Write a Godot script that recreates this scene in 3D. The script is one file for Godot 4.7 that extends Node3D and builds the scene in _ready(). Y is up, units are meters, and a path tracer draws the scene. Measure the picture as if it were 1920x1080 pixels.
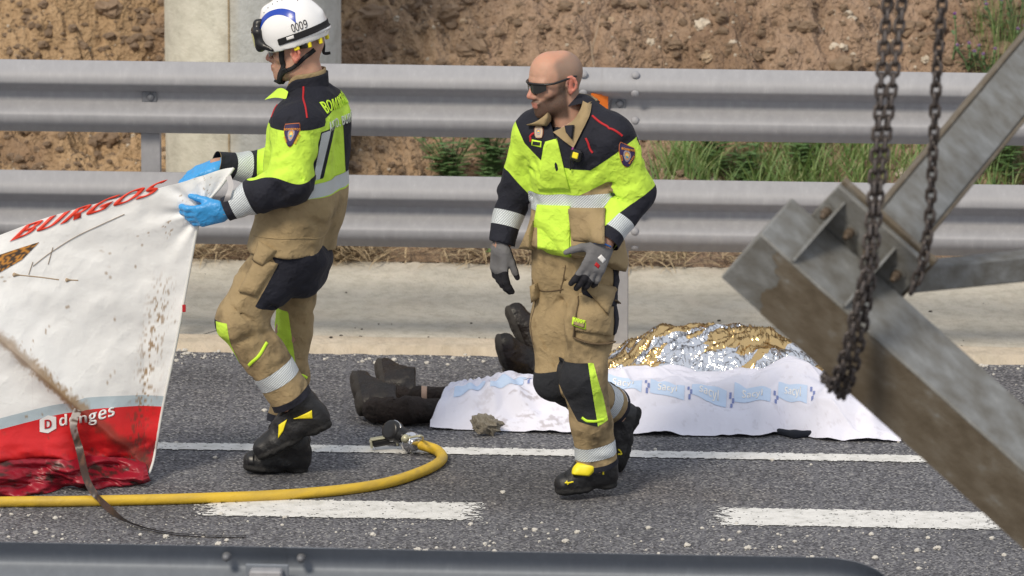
extends Node3D
# A roadside scene: two firefighters, a collapsed tent, covered bodies, crash barriers and a hanging steel frame. Metres, y up.
# The road runs along x, turned a little about the vertical: road_turn().

const TURN := -4.2   # degrees that the road is turned about y
var M := {}          # materials
var rng := RandomNumberGenerator.new()
var used_names := {}


# ---------------------------------------------------------------- naming and tags
func numbered(called: String) -> String:
	var n: int = used_names.get(called, 0)
	used_names[called] = n + 1
	return called if n == 0 else "%s_%03d" % [called, n]

func tag(o: Node, label := "", category := "", group := "", kind := "") -> void:
	if label: o.set_meta("label", label)
	if category: o.set_meta("category", category)
	if group: o.set_meta("group", group)
	if kind: o.set_meta("kind", kind)

func thing(called: String, label: String, category: String, at := Vector3.ZERO, group := "") -> Node3D:
	var o := Node3D.new()
	o.name = numbered(called)
	add_child(o)
	o.position = at
	tag(o, label, category, group)
	return o

func put(called: String, mesh: Mesh, material: Material, parent: Node = null) -> MeshInstance3D:
	var o := MeshInstance3D.new()
	o.name = numbered(called) if parent == null else called
	o.mesh = mesh
	if material: o.material_override = material
	(self if parent == null else parent).add_child(o, true)
	return o

# one object for each connected piece of a region
func put_pieces(called: String, s: Soup, region: String, lift: float, tint, material: Material, parent: Node) -> void:
	for r in s.pieces(region):
		put(called, s.mesh(r, lift, tint), material, parent)

func struct(called: String, mesh: Mesh, material: Material) -> MeshInstance3D:
	var o := put(called, mesh, material)
	tag(o, "", "", "", "structure")
	return o

func road(p: Vector3) -> Vector3:   # from road axes to world axes
	return p.rotated(Vector3.UP, deg_to_rad(TURN))


# ---------------------------------------------------------------- materials
func lin(r: float, g: float, b: float) -> Color:
	return Color(r, g, b).linear_to_srgb()

func noise(kind: int, freq: float, octaves := 3, sd := 1, gain := 0.5) -> FastNoiseLite:
	var n := FastNoiseLite.new()
	n.noise_type = kind
	n.frequency = freq
	n.seed = sd
	n.fractal_octaves = octaves
	n.fractal_gain = gain
	n.fractal_type = FastNoiseLite.FRACTAL_FBM if octaves > 1 else FastNoiseLite.FRACTAL_NONE
	return n

func ntex(n: FastNoiseLite, size := 512, ramp := [], normalize := true) -> NoiseTexture2D:
	var t := NoiseTexture2D.new()
	t.width = size
	t.height = size
	t.seamless = true
	t.normalize = normalize
	t.noise = n
	if ramp.size():
		var g := Gradient.new()
		var o := PackedFloat32Array()
		var c := PackedColorArray()
		for e in ramp:
			o.append(e[0])
			c.append(lin(e[1], e[2], e[3]))
		g.offsets = o
		g.colors = c
		t.color_ramp = g
	return t

func mat(r: float, g: float, b: float, rough := 0.8, metal := 0.0) -> StandardMaterial3D:
	var m := StandardMaterial3D.new()
	m.albedo_color = lin(r, g, b)
	m.roughness = rough
	m.metallic = metal
	m.cull_mode = BaseMaterial3D.CULL_DISABLED
	return m

func tri(m: StandardMaterial3D, scale: float, world := false, stretch := Vector3.ONE) -> StandardMaterial3D:
	m.uv1_triplanar = true
	m.uv1_world_triplanar = world
	m.uv1_scale = stretch * scale
	m.uv1_triplanar_sharpness = 4.0
	return m

func bump(m: StandardMaterial3D, t: Texture2D, cm: float) -> StandardMaterial3D:
	m.heightmap_enabled = true
	m.heightmap_texture = t
	m.heightmap_scale = cm
	return m


# ---------------------------------------------------------------- triangle soup with shared vertices
class Soup:
	var v := PackedVector3Array()
	var n := PackedVector3Array()
	var uv := PackedVector2Array()
	var c := PackedColorArray()
	var w := PackedVector2Array()   # how near each limb is
	var regions := {"": PackedInt32Array()}

	func weigh(f: Field) -> void:
		w.resize(v.size())
		for i in v.size():
			var d0 := 9.0
			var d1 := 9.0
			var d2 := 9.0
			for k in f.a.size():
				var e := f.one(k, v[i])
				if f.tagged[k] == 0: d0 = minf(d0, e)
				elif f.tagged[k] == 1: d1 = minf(d1, e)
				else: d2 = minf(d2, e)
			w[i] = Vector2(d1 - d0, d2 - d0)

	# the connected pieces of a region, as regions of their own; crumbs go to the largest
	func pieces(region: String) -> Array:
		var t: PackedInt32Array = regions.get(region, PackedInt32Array())
		var up := {}
		for i in range(0, t.size(), 3):
			for k in 3:
				if not up.has(t[i + k]): up[t[i + k]] = t[i + k]
			var a := root(up, t[i])
			up[root(up, t[i + 1])] = a
			up[root(up, t[i + 2])] = a
		var groups := {}
		for i in range(0, t.size(), 3):
			var r := root(up, t[i])
			var l: PackedInt32Array = groups.get(r, PackedInt32Array())
			l.append(t[i]); l.append(t[i + 1]); l.append(t[i + 2])
			groups[r] = l
		var big := []
		for r in groups:
			if groups[r].size() > 120:
				var called := region + "/" + str(big.size())
				regions[called] = groups[r]
				big.append(called)
		return big

	func root(up: Dictionary, i: int) -> int:
		while up[i] != i:
			up[i] = up[up[i]]
			i = up[i]
		return i

	func vert(p: Vector3) -> int:
		v.append(p)
		return v.size() - 1

	func tri(a: int, b: int, d: int) -> void:
		var t: PackedInt32Array = regions[""]
		t.append(a)
		t.append(b)
		t.append(d)
		regions[""] = t

	func grid(nu: int, nv: int, at: Callable, wrap := false) -> void:
		var base := v.size()
		for j in nv + 1:
			for i in nu + (0 if wrap else 1):
				v.append(at.call(float(i) / nu, float(j) / nv))
				uv.append(Vector2(float(i) / nu, 1.0 - float(j) / nv))
		var w := nu if wrap else nu + 1
		var t: PackedInt32Array = regions[""]
		for j in nv:
			for i in nu:
				var i2 := (i + 1) % w
				var a := base + j * w + i
				var b := base + j * w + i2
				var d := base + (j + 1) * w + i
				var e := base + (j + 1) * w + i2
				t.append_array([a, d, b, b, d, e])
		regions[""] = t

	func normals() -> void:
		n.resize(v.size())
		n.fill(Vector3.ZERO)
		for key in regions:
			var t: PackedInt32Array = regions[key]
			for i in range(0, t.size(), 3):
				var f := (v[t[i + 2]] - v[t[i]]).cross(v[t[i + 1]] - v[t[i]])
				n[t[i]] += f
				n[t[i + 1]] += f
				n[t[i + 2]] += f
		for i in n.size():
			n[i] = n[i].normalized()

	# cuts the triangles of the regions FROM along g = 0 and gives the part with g < 0 the name TO
	func cut(from: Array, to: String, g: Callable) -> void:
		var f := PackedFloat32Array()
		f.resize(v.size())
		for i in v.size():
			f[i] = g.call(v[i], n[i], w[i] if i < w.size() else Vector2.ZERO)
		var mids := {}
		var out: PackedInt32Array = regions.get(to, PackedInt32Array())
		for key in from:
			if not regions.has(key):
				continue
			var t: PackedInt32Array = regions[key]
			var keep := PackedInt32Array()
			for i in range(0, t.size(), 3):
				var a := t[i]
				var b := t[i + 1]
				var d := t[i + 2]
				var k := int(f[a] < 0.0) + int(f[b] < 0.0) + int(f[d] < 0.0)
				if k == 0:
					keep.append(a); keep.append(b); keep.append(d)
					continue
				if k == 3:
					out.append(a); out.append(b); out.append(d)
					continue
				var lone := k == 1
				for turn in 2:
					if (f[a] < 0.0) == lone and (f[b] < 0.0) != lone and (f[d] < 0.0) != lone:
						break
					var s := a
					a = b; b = d; d = s
				var ab := middle(a, b, f, mids)
				var ad := middle(a, d, f, mids)
				if lone:
					out.append_array([a, ab, ad])
					keep.append_array([ab, b, d, ab, d, ad])
				else:
					keep.append_array([a, ab, ad])
					out.append_array([ab, b, d, ab, d, ad])
			regions[key] = keep
		regions[to] = out

	func middle(a: int, b: int, f: PackedFloat32Array, mids: Dictionary) -> int:
		var key := mini(a, b) * 1000003 + maxi(a, b)
		if mids.has(key):
			return mids[key]
		var s := f[a] / (f[a] - f[b])
		v.append(v[a].lerp(v[b], s))
		n.append(n[a].lerp(n[b], s).normalized())
		if uv.size():
			uv.append(uv[a].lerp(uv[b], s))
		if w.size():
			w.append(w[a].lerp(w[b], s))
		mids[key] = v.size() - 1
		return v.size() - 1

	func mesh(region := "", lift := 0.0, tint = null, flat := false) -> ArrayMesh:
		var t: PackedInt32Array = regions[region]
		var to := {}
		var vv := PackedVector3Array()
		var nn := PackedVector3Array()
		var uu := PackedVector2Array()
		var cc := PackedColorArray()
		var ii := PackedInt32Array()
		for k in t:
			if flat or not to.has(k):
				to[k] = vv.size()
				vv.append(v[k] + n[k] * lift)
				nn.append(n[k])
				if uv.size(): uu.append(uv[k])
				if tint != null: cc.append(tint.call(v[k], n[k]))
				elif c.size() == v.size(): cc.append(c[k])
			ii.append(to[k])
		if flat:
			for i in range(0, vv.size(), 3):
				var f := (vv[i + 2] - vv[i]).cross(vv[i + 1] - vv[i]).normalized()
				nn[i] = f; nn[i + 1] = f; nn[i + 2] = f
		var a := []
		a.resize(Mesh.ARRAY_MAX)
		a[Mesh.ARRAY_VERTEX] = vv
		a[Mesh.ARRAY_NORMAL] = nn
		if uu.size(): a[Mesh.ARRAY_TEX_UV] = uu
		if cc.size(): a[Mesh.ARRAY_COLOR] = cc
		a[Mesh.ARRAY_INDEX] = ii
		var m := ArrayMesh.new()
		if vv.size():
			m.add_surface_from_arrays(Mesh.PRIMITIVE_TRIANGLES, a)
		return m


# ---------------------------------------------------------------- distance fields of tapered, flattened capsules
class Field:
	var a := PackedVector3Array()
	var ab := PackedVector3Array()
	var il := PackedFloat32Array()
	var r1 := PackedFloat32Array()
	var r2 := PackedFloat32Array()
	var kk := PackedFloat32Array()
	var fd := PackedVector3Array()
	var ff := PackedFloat32Array()
	var tagged := PackedInt32Array()
	var planes: Array[Plane] = []
	var pk := 0.004
	var ca := PackedVector3Array()   # creases
	var cb := PackedVector3Array()
	var cr := PackedFloat32Array()
	var cd := PackedFloat32Array()
	var rough: FastNoiseLite
	var rough_amp := 0.0
	var rough_scale := Vector3.ONE
	var live := PackedInt32Array()
	var live_c := PackedInt32Array()

	func add(p: Vector3, q: Vector3, ra: float, rb: float, k := 0.03, flat_dir := Vector3.ZERO, flat := 1.0, tg := 0) -> void:
		var d := q - p
		if flat != 1.0:
			d += flat_dir * (d.dot(flat_dir) * (flat - 1.0))
		a.append(p)
		ab.append(d)
		il.append(1.0 / maxf(d.length_squared(), 1e-9))
		r1.append(ra)
		r2.append(rb)
		kk.append(k)
		fd.append(flat_dir)
		ff.append(flat - 1.0)
		tagged.append(tg)
		live.append(live.size())

	func chain(points: Array, radii: Array, k := 0.03, tg := 0, flat_dir := Vector3.ZERO, flat := 1.0) -> void:
		for i in points.size() - 1:
			add(points[i], points[i + 1], radii[i], radii[i + 1], k, flat_dir, flat, tg)

	func crease(p: Vector3, q: Vector3, r: float, depth: float) -> void:
		ca.append(p)
		cb.append(q - p)
		cr.append(r)
		cd.append(depth)
		live_c.append(live_c.size())

	func one(i: int, p: Vector3) -> float:
		var d := p - a[i]
		if ff[i] != 0.0:
			d += fd[i] * (d.dot(fd[i]) * ff[i])
		var t := clampf(d.dot(ab[i]) * il[i], 0.0, 1.0)
		return (d - ab[i] * t).length() - lerpf(r1[i], r2[i], t)

	func near(p: Vector3, tg: int) -> float:
		var d := 9.0
		for i in a.size():
			if tagged[i] == tg:
				d = minf(d, one(i, p))
		return d

	func at(p: Vector3) -> float:
		var d := 9.0
		for i in live:
			var e := one(i, p)
			var k := kk[i]
			var h := k - absf(d - e)
			d = minf(d, e)
			if h > 0.0:
				d -= h * h / (4.0 * k)
		for pl in planes:
			d = maxf(d, pl.distance_to(p))
		if d < 0.06 and d > -0.06:
			for i in live_c:
				var e2 := p - ca[i]
				var l := cb[i].length_squared()
				var t := clampf(e2.dot(cb[i]) / l, 0.0, 1.0)
				var q := (e2 - cb[i] * t).length_squared() / (cr[i] * cr[i])
				if q < 4.0:
					d += cd[i] * exp(-q) * (1.0 - absf(2.0 * t - 1.0) ** 3)
			if rough_amp > 0.0:
				d += rough_amp * rough.get_noise_3dv(p * rough_scale)
		return d

	func whole() -> void:
		live.resize(a.size())
		for i in a.size(): live[i] = i
		live_c.resize(ca.size())
		for i in ca.size(): live_c[i] = i

	func grad(p: Vector3) -> Vector3:
		var h := 0.003
		return Vector3(at(p + Vector3(h, 0, 0)) - at(p - Vector3(h, 0, 0)), at(p + Vector3(0, h, 0)) - at(p - Vector3(0, h, 0)), at(p + Vector3(0, 0, h)) - at(p - Vector3(0, 0, h))).normalized()

	func snap(p: Vector3, off := 0.0) -> Vector3:
		for i in 5:
			var d := at(p) - off
			if absf(d) < 0.0004: break
			p -= grad(p) * clampf(d, -0.05, 0.05) * 0.9
		return p

	func drop(p: Vector3) -> Vector3:   # the foremost point at this x and y
		var q := Vector3(p.x, p.y, 0.75)
		for i in 80:
			var d := at(q)
			if d < 0.0004: return q
			q.z -= maxf(d * 0.8, 0.0006)
			if q.z < -0.75: break
		return snap(p)

	func cast(p: Vector3, dir: Vector3, off := 0.0) -> Vector3:   # first point met from p along dir
		var p0 := p
		for i in 60:
			var d := at(p) - off
			if d < 0.0004: break
			p += dir * maxf(d * 0.7, 0.0005)
		if (p - p0).length() > 0.30: return snap(p0 + dir * 0.12, off)
		return p

	func mesh(cell: float, into: Soup = null) -> Soup:
		var s := into if into else Soup.new()
		var lo := Vector3.ONE * 99.0
		var hi := Vector3.ONE * -99.0
		for i in a.size():
			var q := a[i] + (ab[i] - fd[i] * (ab[i].dot(fd[i]) * ff[i] / (1.0 + ff[i])) if ff[i] != 0.0 else ab[i])
			var r := maxf(r1[i], r2[i]) * (1.0 if ff[i] >= 0.0 else 1.0 / (1.0 + ff[i]))
			for e in [a[i], q]:
				lo = lo.min(e - Vector3.ONE * r)
				hi = hi.max(e + Vector3.ONE * r)
		lo -= Vector3.ONE * (0.03 + cell * 3.0)
		hi += Vector3.ONE * (0.03 + cell * 3.0)
		var bs := 4
		var nb := Vector3i(((hi - lo) / (cell * bs)).ceil())
		var nx := nb.x * bs
		var ny := nb.y * bs
		var nz := nb.z * bs
		var g := PackedFloat32Array()
		g.resize(nx * ny * nz)
		g.fill(1.0)
		var reach := cell * bs * 0.88
		var blocks := []
		for bz in nb.z:
			for by in nb.y:
				for bx in nb.x:
					var mid := lo + Vector3(bx + 0.5, by + 0.5, bz + 0.5) * (cell * bs)
					live.clear()
					var dm := 9.0
					for i in a.size():
						var e := one(i, mid)
						if e < reach * (1.0 + absf(ff[i])) + kk[i] + 0.03:
							live.append(i)
						dm = minf(dm, e)
					if live.is_empty():
						continue
					var inside := false
					live_c.clear()
					var d0 := at(mid)
					if absf(d0) > reach * 1.7 + 0.03:
						if d0 > 0.0: continue
						inside = true
					if not inside:
						for i in ca.size():
							var e3 := mid - ca[i]
							var t := clampf(e3.dot(cb[i]) / cb[i].length_squared(), 0.0, 1.0)
							if (e3 - cb[i] * t).length() < reach + cr[i] * 2.0:
								live_c.append(i)
						blocks.append(Vector3i(bx, by, bz) * bs)
					for z in bs:
						for y in bs:
							var row := ((bz * bs + z) * ny + by * bs + y) * nx + bx * bs
							for x in bs:
								g[row + x] = -1.0 if inside else at(lo + Vector3(bx * bs + x, by * bs + y, bz * bs + z) * cell)
		whole()
		var ids := {}
		var sx := 1
		var sy := nx
		var sz := nx * ny
		var off := PackedInt32Array([0, sx, sy, sx + sy, sz, sx + sz, sy + sz, sx + sy + sz])
		var pos := PackedVector3Array([Vector3(0, 0, 0), Vector3(1, 0, 0), Vector3(0, 1, 0), Vector3(1, 1, 0), Vector3(0, 0, 1), Vector3(1, 0, 1), Vector3(0, 1, 1), Vector3(1, 1, 1)])
		var edges := PackedInt32Array([0, 1, 2, 3, 4, 5, 6, 7, 0, 2, 1, 3, 4, 6, 5, 7, 0, 4, 1, 5, 2, 6, 3, 7])
		var base := s.v.size()
		for b in blocks:
			for z in range(b.z, mini(b.z + bs, nz - 1)):
				for y in range(b.y, mini(b.y + bs, ny - 1)):
					for x in range(b.x, mini(b.x + bs, nx - 1)):
						var at0: int = (z * ny + y) * nx + x
						var k := 0
						for o in off:
							if g[at0 + o] < 0.0: k += 1
						if k == 0 or k == 8: continue
						var sum := Vector3.ZERO
						var m := 0
						for e in range(0, 24, 2):
							var f1 := g[at0 + off[edges[e]]]
							var f2 := g[at0 + off[edges[e + 1]]]
							if (f1 < 0.0) != (f2 < 0.0):
								sum += pos[edges[e]].lerp(pos[edges[e + 1]], f1 / (f1 - f2))
								m += 1
						ids[at0] = s.v.size()
						s.v.append(lo + (Vector3(x, y, z) + sum / m) * cell)
		var t: PackedInt32Array = s.regions[""]
		var around := [[sx, sy, sz], [sy, sz, sx], [sz, sx, sy]]
		for at0 in ids:
			for w in around:
				var f1 := g[at0]
				var f2 := g[at0 + w[0]]
				if (f1 < 0.0) == (f2 < 0.0): continue
				var p = ids.get(at0 - w[1] - w[2])
				var q = ids.get(at0 - w[2])
				var r = ids.get(at0 - w[1])
				if p == null or q == null or r == null: continue
				if f1 < 0.0:
					t.append_array([p, at0 * 0 + r, q, q, r, ids[at0]])
				else:
					t.append_array([p, q, r, r, q, ids[at0]])
		s.regions[""] = t
		s.normals()
		return s


# ---------------------------------------------------------------- plain shapes
func box(size: Vector3, bevel := 0.004) -> ArrayMesh:
	var s := SurfaceTool.new()
	s.begin(Mesh.PRIMITIVE_TRIANGLES)
	add_box(s, Transform3D(), size, bevel)
	s.generate_normals()
	return s.commit()

func add_box(s: SurfaceTool, t: Transform3D, size: Vector3, bevel := 0.004) -> void:
	var h := size / 2.0
	var b := minf(bevel, minf(h.x, minf(h.y, h.z)) * 0.9)
	var ax := [Vector3.RIGHT, Vector3.UP, Vector3.BACK]
	s.set_smooth_group(-1)
	for i in 3:
		var n: Vector3 = ax[i]
		var u: Vector3 = ax[(i + 1) % 3]
		var w: Vector3 = ax[(i + 2) % 3]
		for sg in [-1.0, 1.0]:
			var o: Vector3 = n * h[i] * sg
			var eu := u * (h[(i + 1) % 3] - b)
			var ew := w * (h[(i + 2) % 3] - b)
			quad(s, t, o - eu - ew, o + eu - ew, o + eu + ew, o - eu + ew, sg > 0)
			var eu2 := u * h[(i + 1) % 3]
			for sd in [-1.0, 1.0]:   # bevel strip towards the next axis
				var p: Vector3 = o + eu * sd
				var q: Vector3 = n * (h[i] - b) * sg + eu2 * sd
				quad(s, t, p - ew, p + ew, q + ew, q - ew, sg * sd < 0)
	for x in [-1.0, 1.0]:
		for y in [-1.0, 1.0]:
			for z in [-1.0, 1.0]:
				var p := Vector3(h.x * x, (h.y - b) * y, (h.z - b) * z)
				var q := Vector3((h.x - b) * x, h.y * y, (h.z - b) * z)
				var r := Vector3((h.x - b) * x, (h.y - b) * y, h.z * z)
				var list := [p, r, q] if x * y * z > 0 else [p, q, r]
				for e in list:
					s.add_vertex(t * e)

func quad(s: SurfaceTool, t: Transform3D, a: Vector3, b: Vector3, c: Vector3, d: Vector3, flip := false) -> void:
	var l := [a, c, b, a, d, c] if flip else [a, b, c, a, c, d]
	for p in l:
		s.add_vertex(t * p)

func tube(points: PackedVector3Array, radii: PackedFloat32Array, sides := 10, caps := true) -> Soup:
	var s := Soup.new()
	var n := points.size()
	var up := Vector3.UP
	var t: PackedInt32Array = s.regions[""]
	for i in n:
		var d := (points[mini(i + 1, n - 1)] - points[maxi(i - 1, 0)]).normalized()
		if absf(d.dot(up)) > 0.95: up = Vector3.RIGHT if absf(d.x) < 0.9 else Vector3.BACK
		var u := up.cross(d).normalized()
		up = d.cross(u).normalized()
		for k in sides:
			var g := TAU * k / sides
			s.v.append(points[i] + (u * cos(g) + up * sin(g)) * radii[mini(i, radii.size() - 1)])
			s.uv.append(Vector2(float(k) / sides, float(i) / n))
		if i:
			for k in sides:
				var a := (i - 1) * sides + k
				var b := (i - 1) * sides + (k + 1) % sides
				t.append_array([a, b, a + sides, b, b + sides, a + sides])
	if caps:
		for e in [0, n - 1]:
			var c := s.v.size()
			s.v.append(points[e])
			s.uv.append(Vector2.ZERO)
			for k in sides:
				var a: int = e * sides + k
				var b: int = e * sides + (k + 1) % sides
				t.append_array([c, b, a] if e == 0 else [c, a, b])
	s.regions[""] = t
	s.normals()
	return s

func curve(points: Array, steps := 8) -> PackedVector3Array:   # Catmull-Rom through the points
	var out := PackedVector3Array()
	var n := points.size()
	for i in n - 1:
		for k in steps:
			var p: Vector3 = points[i]
			out.append(p.cubic_interpolate(points[i + 1], points[maxi(i - 1, 0)], points[mini(i + 2, n - 1)], float(k) / steps))
	out.append(points[n - 1])
	return out

func lathe(profile: Array, sides := 20) -> ArrayMesh:   # [radius, along x]
	var s := Soup.new()
	s.grid(sides, profile.size() - 1, func(u: float, w: float) -> Vector3:
		var e = profile[int(round(w * (profile.size() - 1)))]
		return Vector3(e[1], cos(u * TAU) * e[0], sin(u * TAU) * e[0]), true)
	s.normals()
	return s.mesh()

# a strip that lies on a field's surface along the points
func strip(f: Field, points: Array, width: float, thick: float, along := Vector3.ZERO) -> ArrayMesh:
	var c := curve(points, 8)
	var s := Soup.new()
	var n := c.size()
	var left := []
	var right := []
	for i in n: c[i] = f.snap(c[i])
	for k in 4:
		for i in range(1, n - 1): c[i] = (c[i - 1] + c[i] * 2.0 + c[i + 1]) * 0.25
	for i in n:
		var p := f.snap(c[i])
		var g := f.grad(p)
		var d := (c[mini(i + 1, n - 1)] - c[maxi(i - 1, 0)]).normalized()
		var w := (g.cross(d) if along == Vector3.ZERO else along).normalized() * width / 2.0
		left.append([f.snap(p - w), g])
		right.append([f.snap(p + w), g])
	s.grid(5, n - 1, func(u: float, v: float) -> Vector3:
		var i := int(round(v * (n - 1)))
		var k := int(round(u * 5))
		var e: Vector3 = (left[i][0] if k < 2 else right[i][0]) if k < 4 else right[i][0]
		if k == 0: return left[i][0] - left[i][1] * 0.002
		if k == 1: return left[i][0] + left[i][1] * thick
		if k == 2: return (left[i][0] + right[i][0]) * 0.5 + left[i][1] * thick
		if k == 3: return right[i][0] + right[i][1] * thick
		return e - right[i][1] * 0.002)
	s.normals()
	return s.mesh()

# a padded panel: four corners (a b / d c) laid on a field's surface, THICK high, its outline narrowed by shape(v)
func panel(f: Field, a: Vector3, b: Vector3, c: Vector3, d: Vector3, thick: float, nu := 12, nv := 12, shape = null, puff := 0.0, drop := true) -> Soup:
	var s := Soup.new()
	var out := f.grad(f.snap((a + b + c + d) * 0.25))
	var flat := (b - a + c - d).cross(a - d + b - c).normalized()
	if flat.dot(out) < 0.0: flat = -flat
	out = (out + flat).normalized()
	if drop: out = (f.grad(f.drop((a + b + c + d) * 0.25)) + Vector3(0, 0, 1.0)).normalized()
	a = f.drop(a) if drop else f.snap(a)
	b = f.drop(b) if drop else f.snap(b)
	c = f.drop(c) if drop else f.snap(c)
	d = f.drop(d) if drop else f.snap(d)
	s.grid(nu, nv, func(u: float, v: float) -> Vector3:
		var edge := u <= 0.0 or v <= 0.0 or u >= 1.0 or v >= 1.0
		var uu := clampf((u * nu - 1.0) / (nu - 2.0), 0.0, 1.0)
		var vv := clampf((v * nv - 1.0) / (nv - 2.0), 0.0, 1.0)
		var x := uu
		if shape != null:
			x = 0.5 + (uu - 0.5) * float(shape.call(vv))
		var p := d.lerp(c, x).lerp(a.lerp(b, x), vv)
		var h := -0.004 if edge else thick + puff * (1.0 - pow(absf(2.0 * uu - 1.0), 3.0)) * (1.0 - pow(absf(2.0 * vv - 1.0), 3.0))
		return f.cast(p + out * 0.07, -out, h))
	for i in s.uv.size():
		var q := s.uv[i]
		s.uv[i] = Vector2(clampf((q.x * nu - 1.0) / (nu - 2.0), 0.0, 1.0), clampf((q.y * nv - 1.0) / (nv - 2.0), 0.0, 1.0))
	s.normals()
	return s

# lettering: height of a capital in metres, centred on the origin of x
func letters(text: String, height: float, bold := true, depth := 0.002, slant := 0.0, widen := 1.0) -> Array:
	var t := TextMesh.new()
	var font := SystemFont.new()
	font.font_names = PackedStringArray(["Droid Sans"])
	font.font_weight = 700 if bold else 400
	t.font = font
	t.text = text
	t.font_size = 64
	t.pixel_size = height / 64.0 / 0.72
	t.depth = depth
	t.curve_step = 6.0
	var a := t.get_mesh_arrays()
	var v: PackedVector3Array = a[Mesh.ARRAY_VERTEX]
	for i in v.size():
		v[i].x = (v[i].x + v[i].y * slant) * widen
	a[Mesh.ARRAY_VERTEX] = v
	return a

func bent_letters(a: Array, place: Callable) -> ArrayMesh:
	var v: PackedVector3Array = a[Mesh.ARRAY_VERTEX]
	for i in v.size():
		v[i] = place.call(v[i])
	a[Mesh.ARRAY_VERTEX] = v
	a[Mesh.ARRAY_NORMAL] = null
	a[Mesh.ARRAY_TANGENT] = null
	var m := ArrayMesh.new()
	m.add_surface_from_arrays(Mesh.PRIMITIVE_TRIANGLES, a)
	var s := SurfaceTool.new()
	s.create_from(m, 0)
	s.deindex()
	s.set_smooth_group(-1)
	s.generate_normals()
	return s.commit()

# a sheet of surface points over the rectangle lo..hi, read between its nodes
class Sheet:
	var lo: Vector2
	var hi: Vector2
	var n: Vector2i
	var p := PackedVector3Array()
	func _init(a: Vector2, b: Vector2, count: Vector2i, at: Callable) -> void:
		lo = a
		hi = b
		n = count
		for j in n.y + 1:
			for i in n.x + 1:
				p.append(at.call(lerpf(lo.x, hi.x, float(i) / n.x), lerpf(lo.y, hi.y, float(j) / n.y)))
	func at(x: float, y: float) -> Vector3:
		var u := clampf((x - lo.x) / (hi.x - lo.x) * n.x, 0.0, n.x - 0.0001)
		var v := clampf((y - lo.y) / (hi.y - lo.y) * n.y, 0.0, n.y - 0.0001)
		var i := int(u)
		var j := int(v)
		var k := j * (n.x + 1) + i
		return p[k].lerp(p[k + 1], u - i).lerp(p[k + n.x + 1].lerp(p[k + n.x + 2], u - i), v - j)

func span(a: Array) -> Rect2:
	var v: PackedVector3Array = a[Mesh.ARRAY_VERTEX]
	var r := Rect2(v[0].x, v[0].y, 0, 0)
	for e in v: r = r.expand(Vector2(e.x, e.y))
	return r

func stone_mesh(sd: int, detail := 8) -> ArrayMesh:
	var n := noise(FastNoiseLite.TYPE_SIMPLEX, 0.9, 3, sd)
	var s := Soup.new()
	s.grid(detail * 2, detail, func(u: float, v: float) -> Vector3:
		var p := Vector3(cos(u * TAU) * sin(v * PI), cos(v * PI), sin(u * TAU) * sin(v * PI))
		return p * (0.5 + 0.28 * n.get_noise_3dv(p * 1.3) + 0.08 * n.get_noise_3dv(p * 4.0)), true)
	s.normals()
	return s.mesh("", 0.0, null, true)

func scatter(called: String, mesh: Mesh, material: Material, places: Array[Transform3D], parent: Node = null) -> MultiMeshInstance3D:
	var mm := MultiMesh.new()
	mm.transform_format = MultiMesh.TRANSFORM_3D
	mm.mesh = mesh
	mm.instance_count = places.size()
	for i in places.size():
		mm.set_instance_transform(i, places[i])
	var o := MultiMeshInstance3D.new()
	o.name = numbered(called) if parent == null else called
	o.multimesh = mm
	o.material_override = material
	(self if parent == null else parent).add_child(o, true)
	tag(o, "", "", "", "stuff")
	return o


# ---------------------------------------------------------------- camera, sky, light
func make_view() -> void:
	var cam := Camera3D.new()
	cam.name = "camera"
	add_child(cam)
	cam.position = Vector3(0, 7.5, 30.079)
	cam.rotation_degrees = Vector3(-12.3880, 0, 0)
	var lens := CameraAttributesPhysical.new()
	lens.frustum_focal_length = 329.289
	lens.frustum_focus_distance = 31.4
	lens.frustum_near = 0.5
	lens.frustum_far = 400.0
	lens.exposure_aperture = 5.6
	cam.attributes = lens
	cam.current = true
	var we := WorldEnvironment.new()
	we.name = "world_environment"
	var e := Environment.new()
	e.background_mode = Environment.BG_SKY
	var sky := Sky.new()
	var sm := ProceduralSkyMaterial.new()
	sm.sky_top_color = lin(0.72, 0.76, 0.84)
	sm.sky_horizon_color = lin(0.90, 0.90, 0.90)
	sm.sky_curve = 0.25
	sm.ground_bottom_color = lin(0.2, 0.19, 0.18)
	sm.ground_horizon_color = lin(0.5, 0.5, 0.5)
	sm.sky_energy_multiplier = 0.88
	sky.sky_material = sm
	e.sky = sky
	e.tonemap_mode = Environment.TONE_MAPPER_LINEAR
	e.tonemap_exposure = 1.2
	e.sdfgi_enabled = true
	e.ssao_enabled = true
	e.ssil_enabled = true
	we.environment = e
	add_child(we)
	var sun := DirectionalLight3D.new()
	sun.name = "sun"
	sun.light_color = Color(1.0, 0.95, 0.87)
	sun.light_energy = 0.72
	sun.light_angular_distance = 14.0
	sun.shadow_enabled = true
	add_child(sun)
	sun.rotation_degrees = Vector3(-44, -32, 0)


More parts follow.
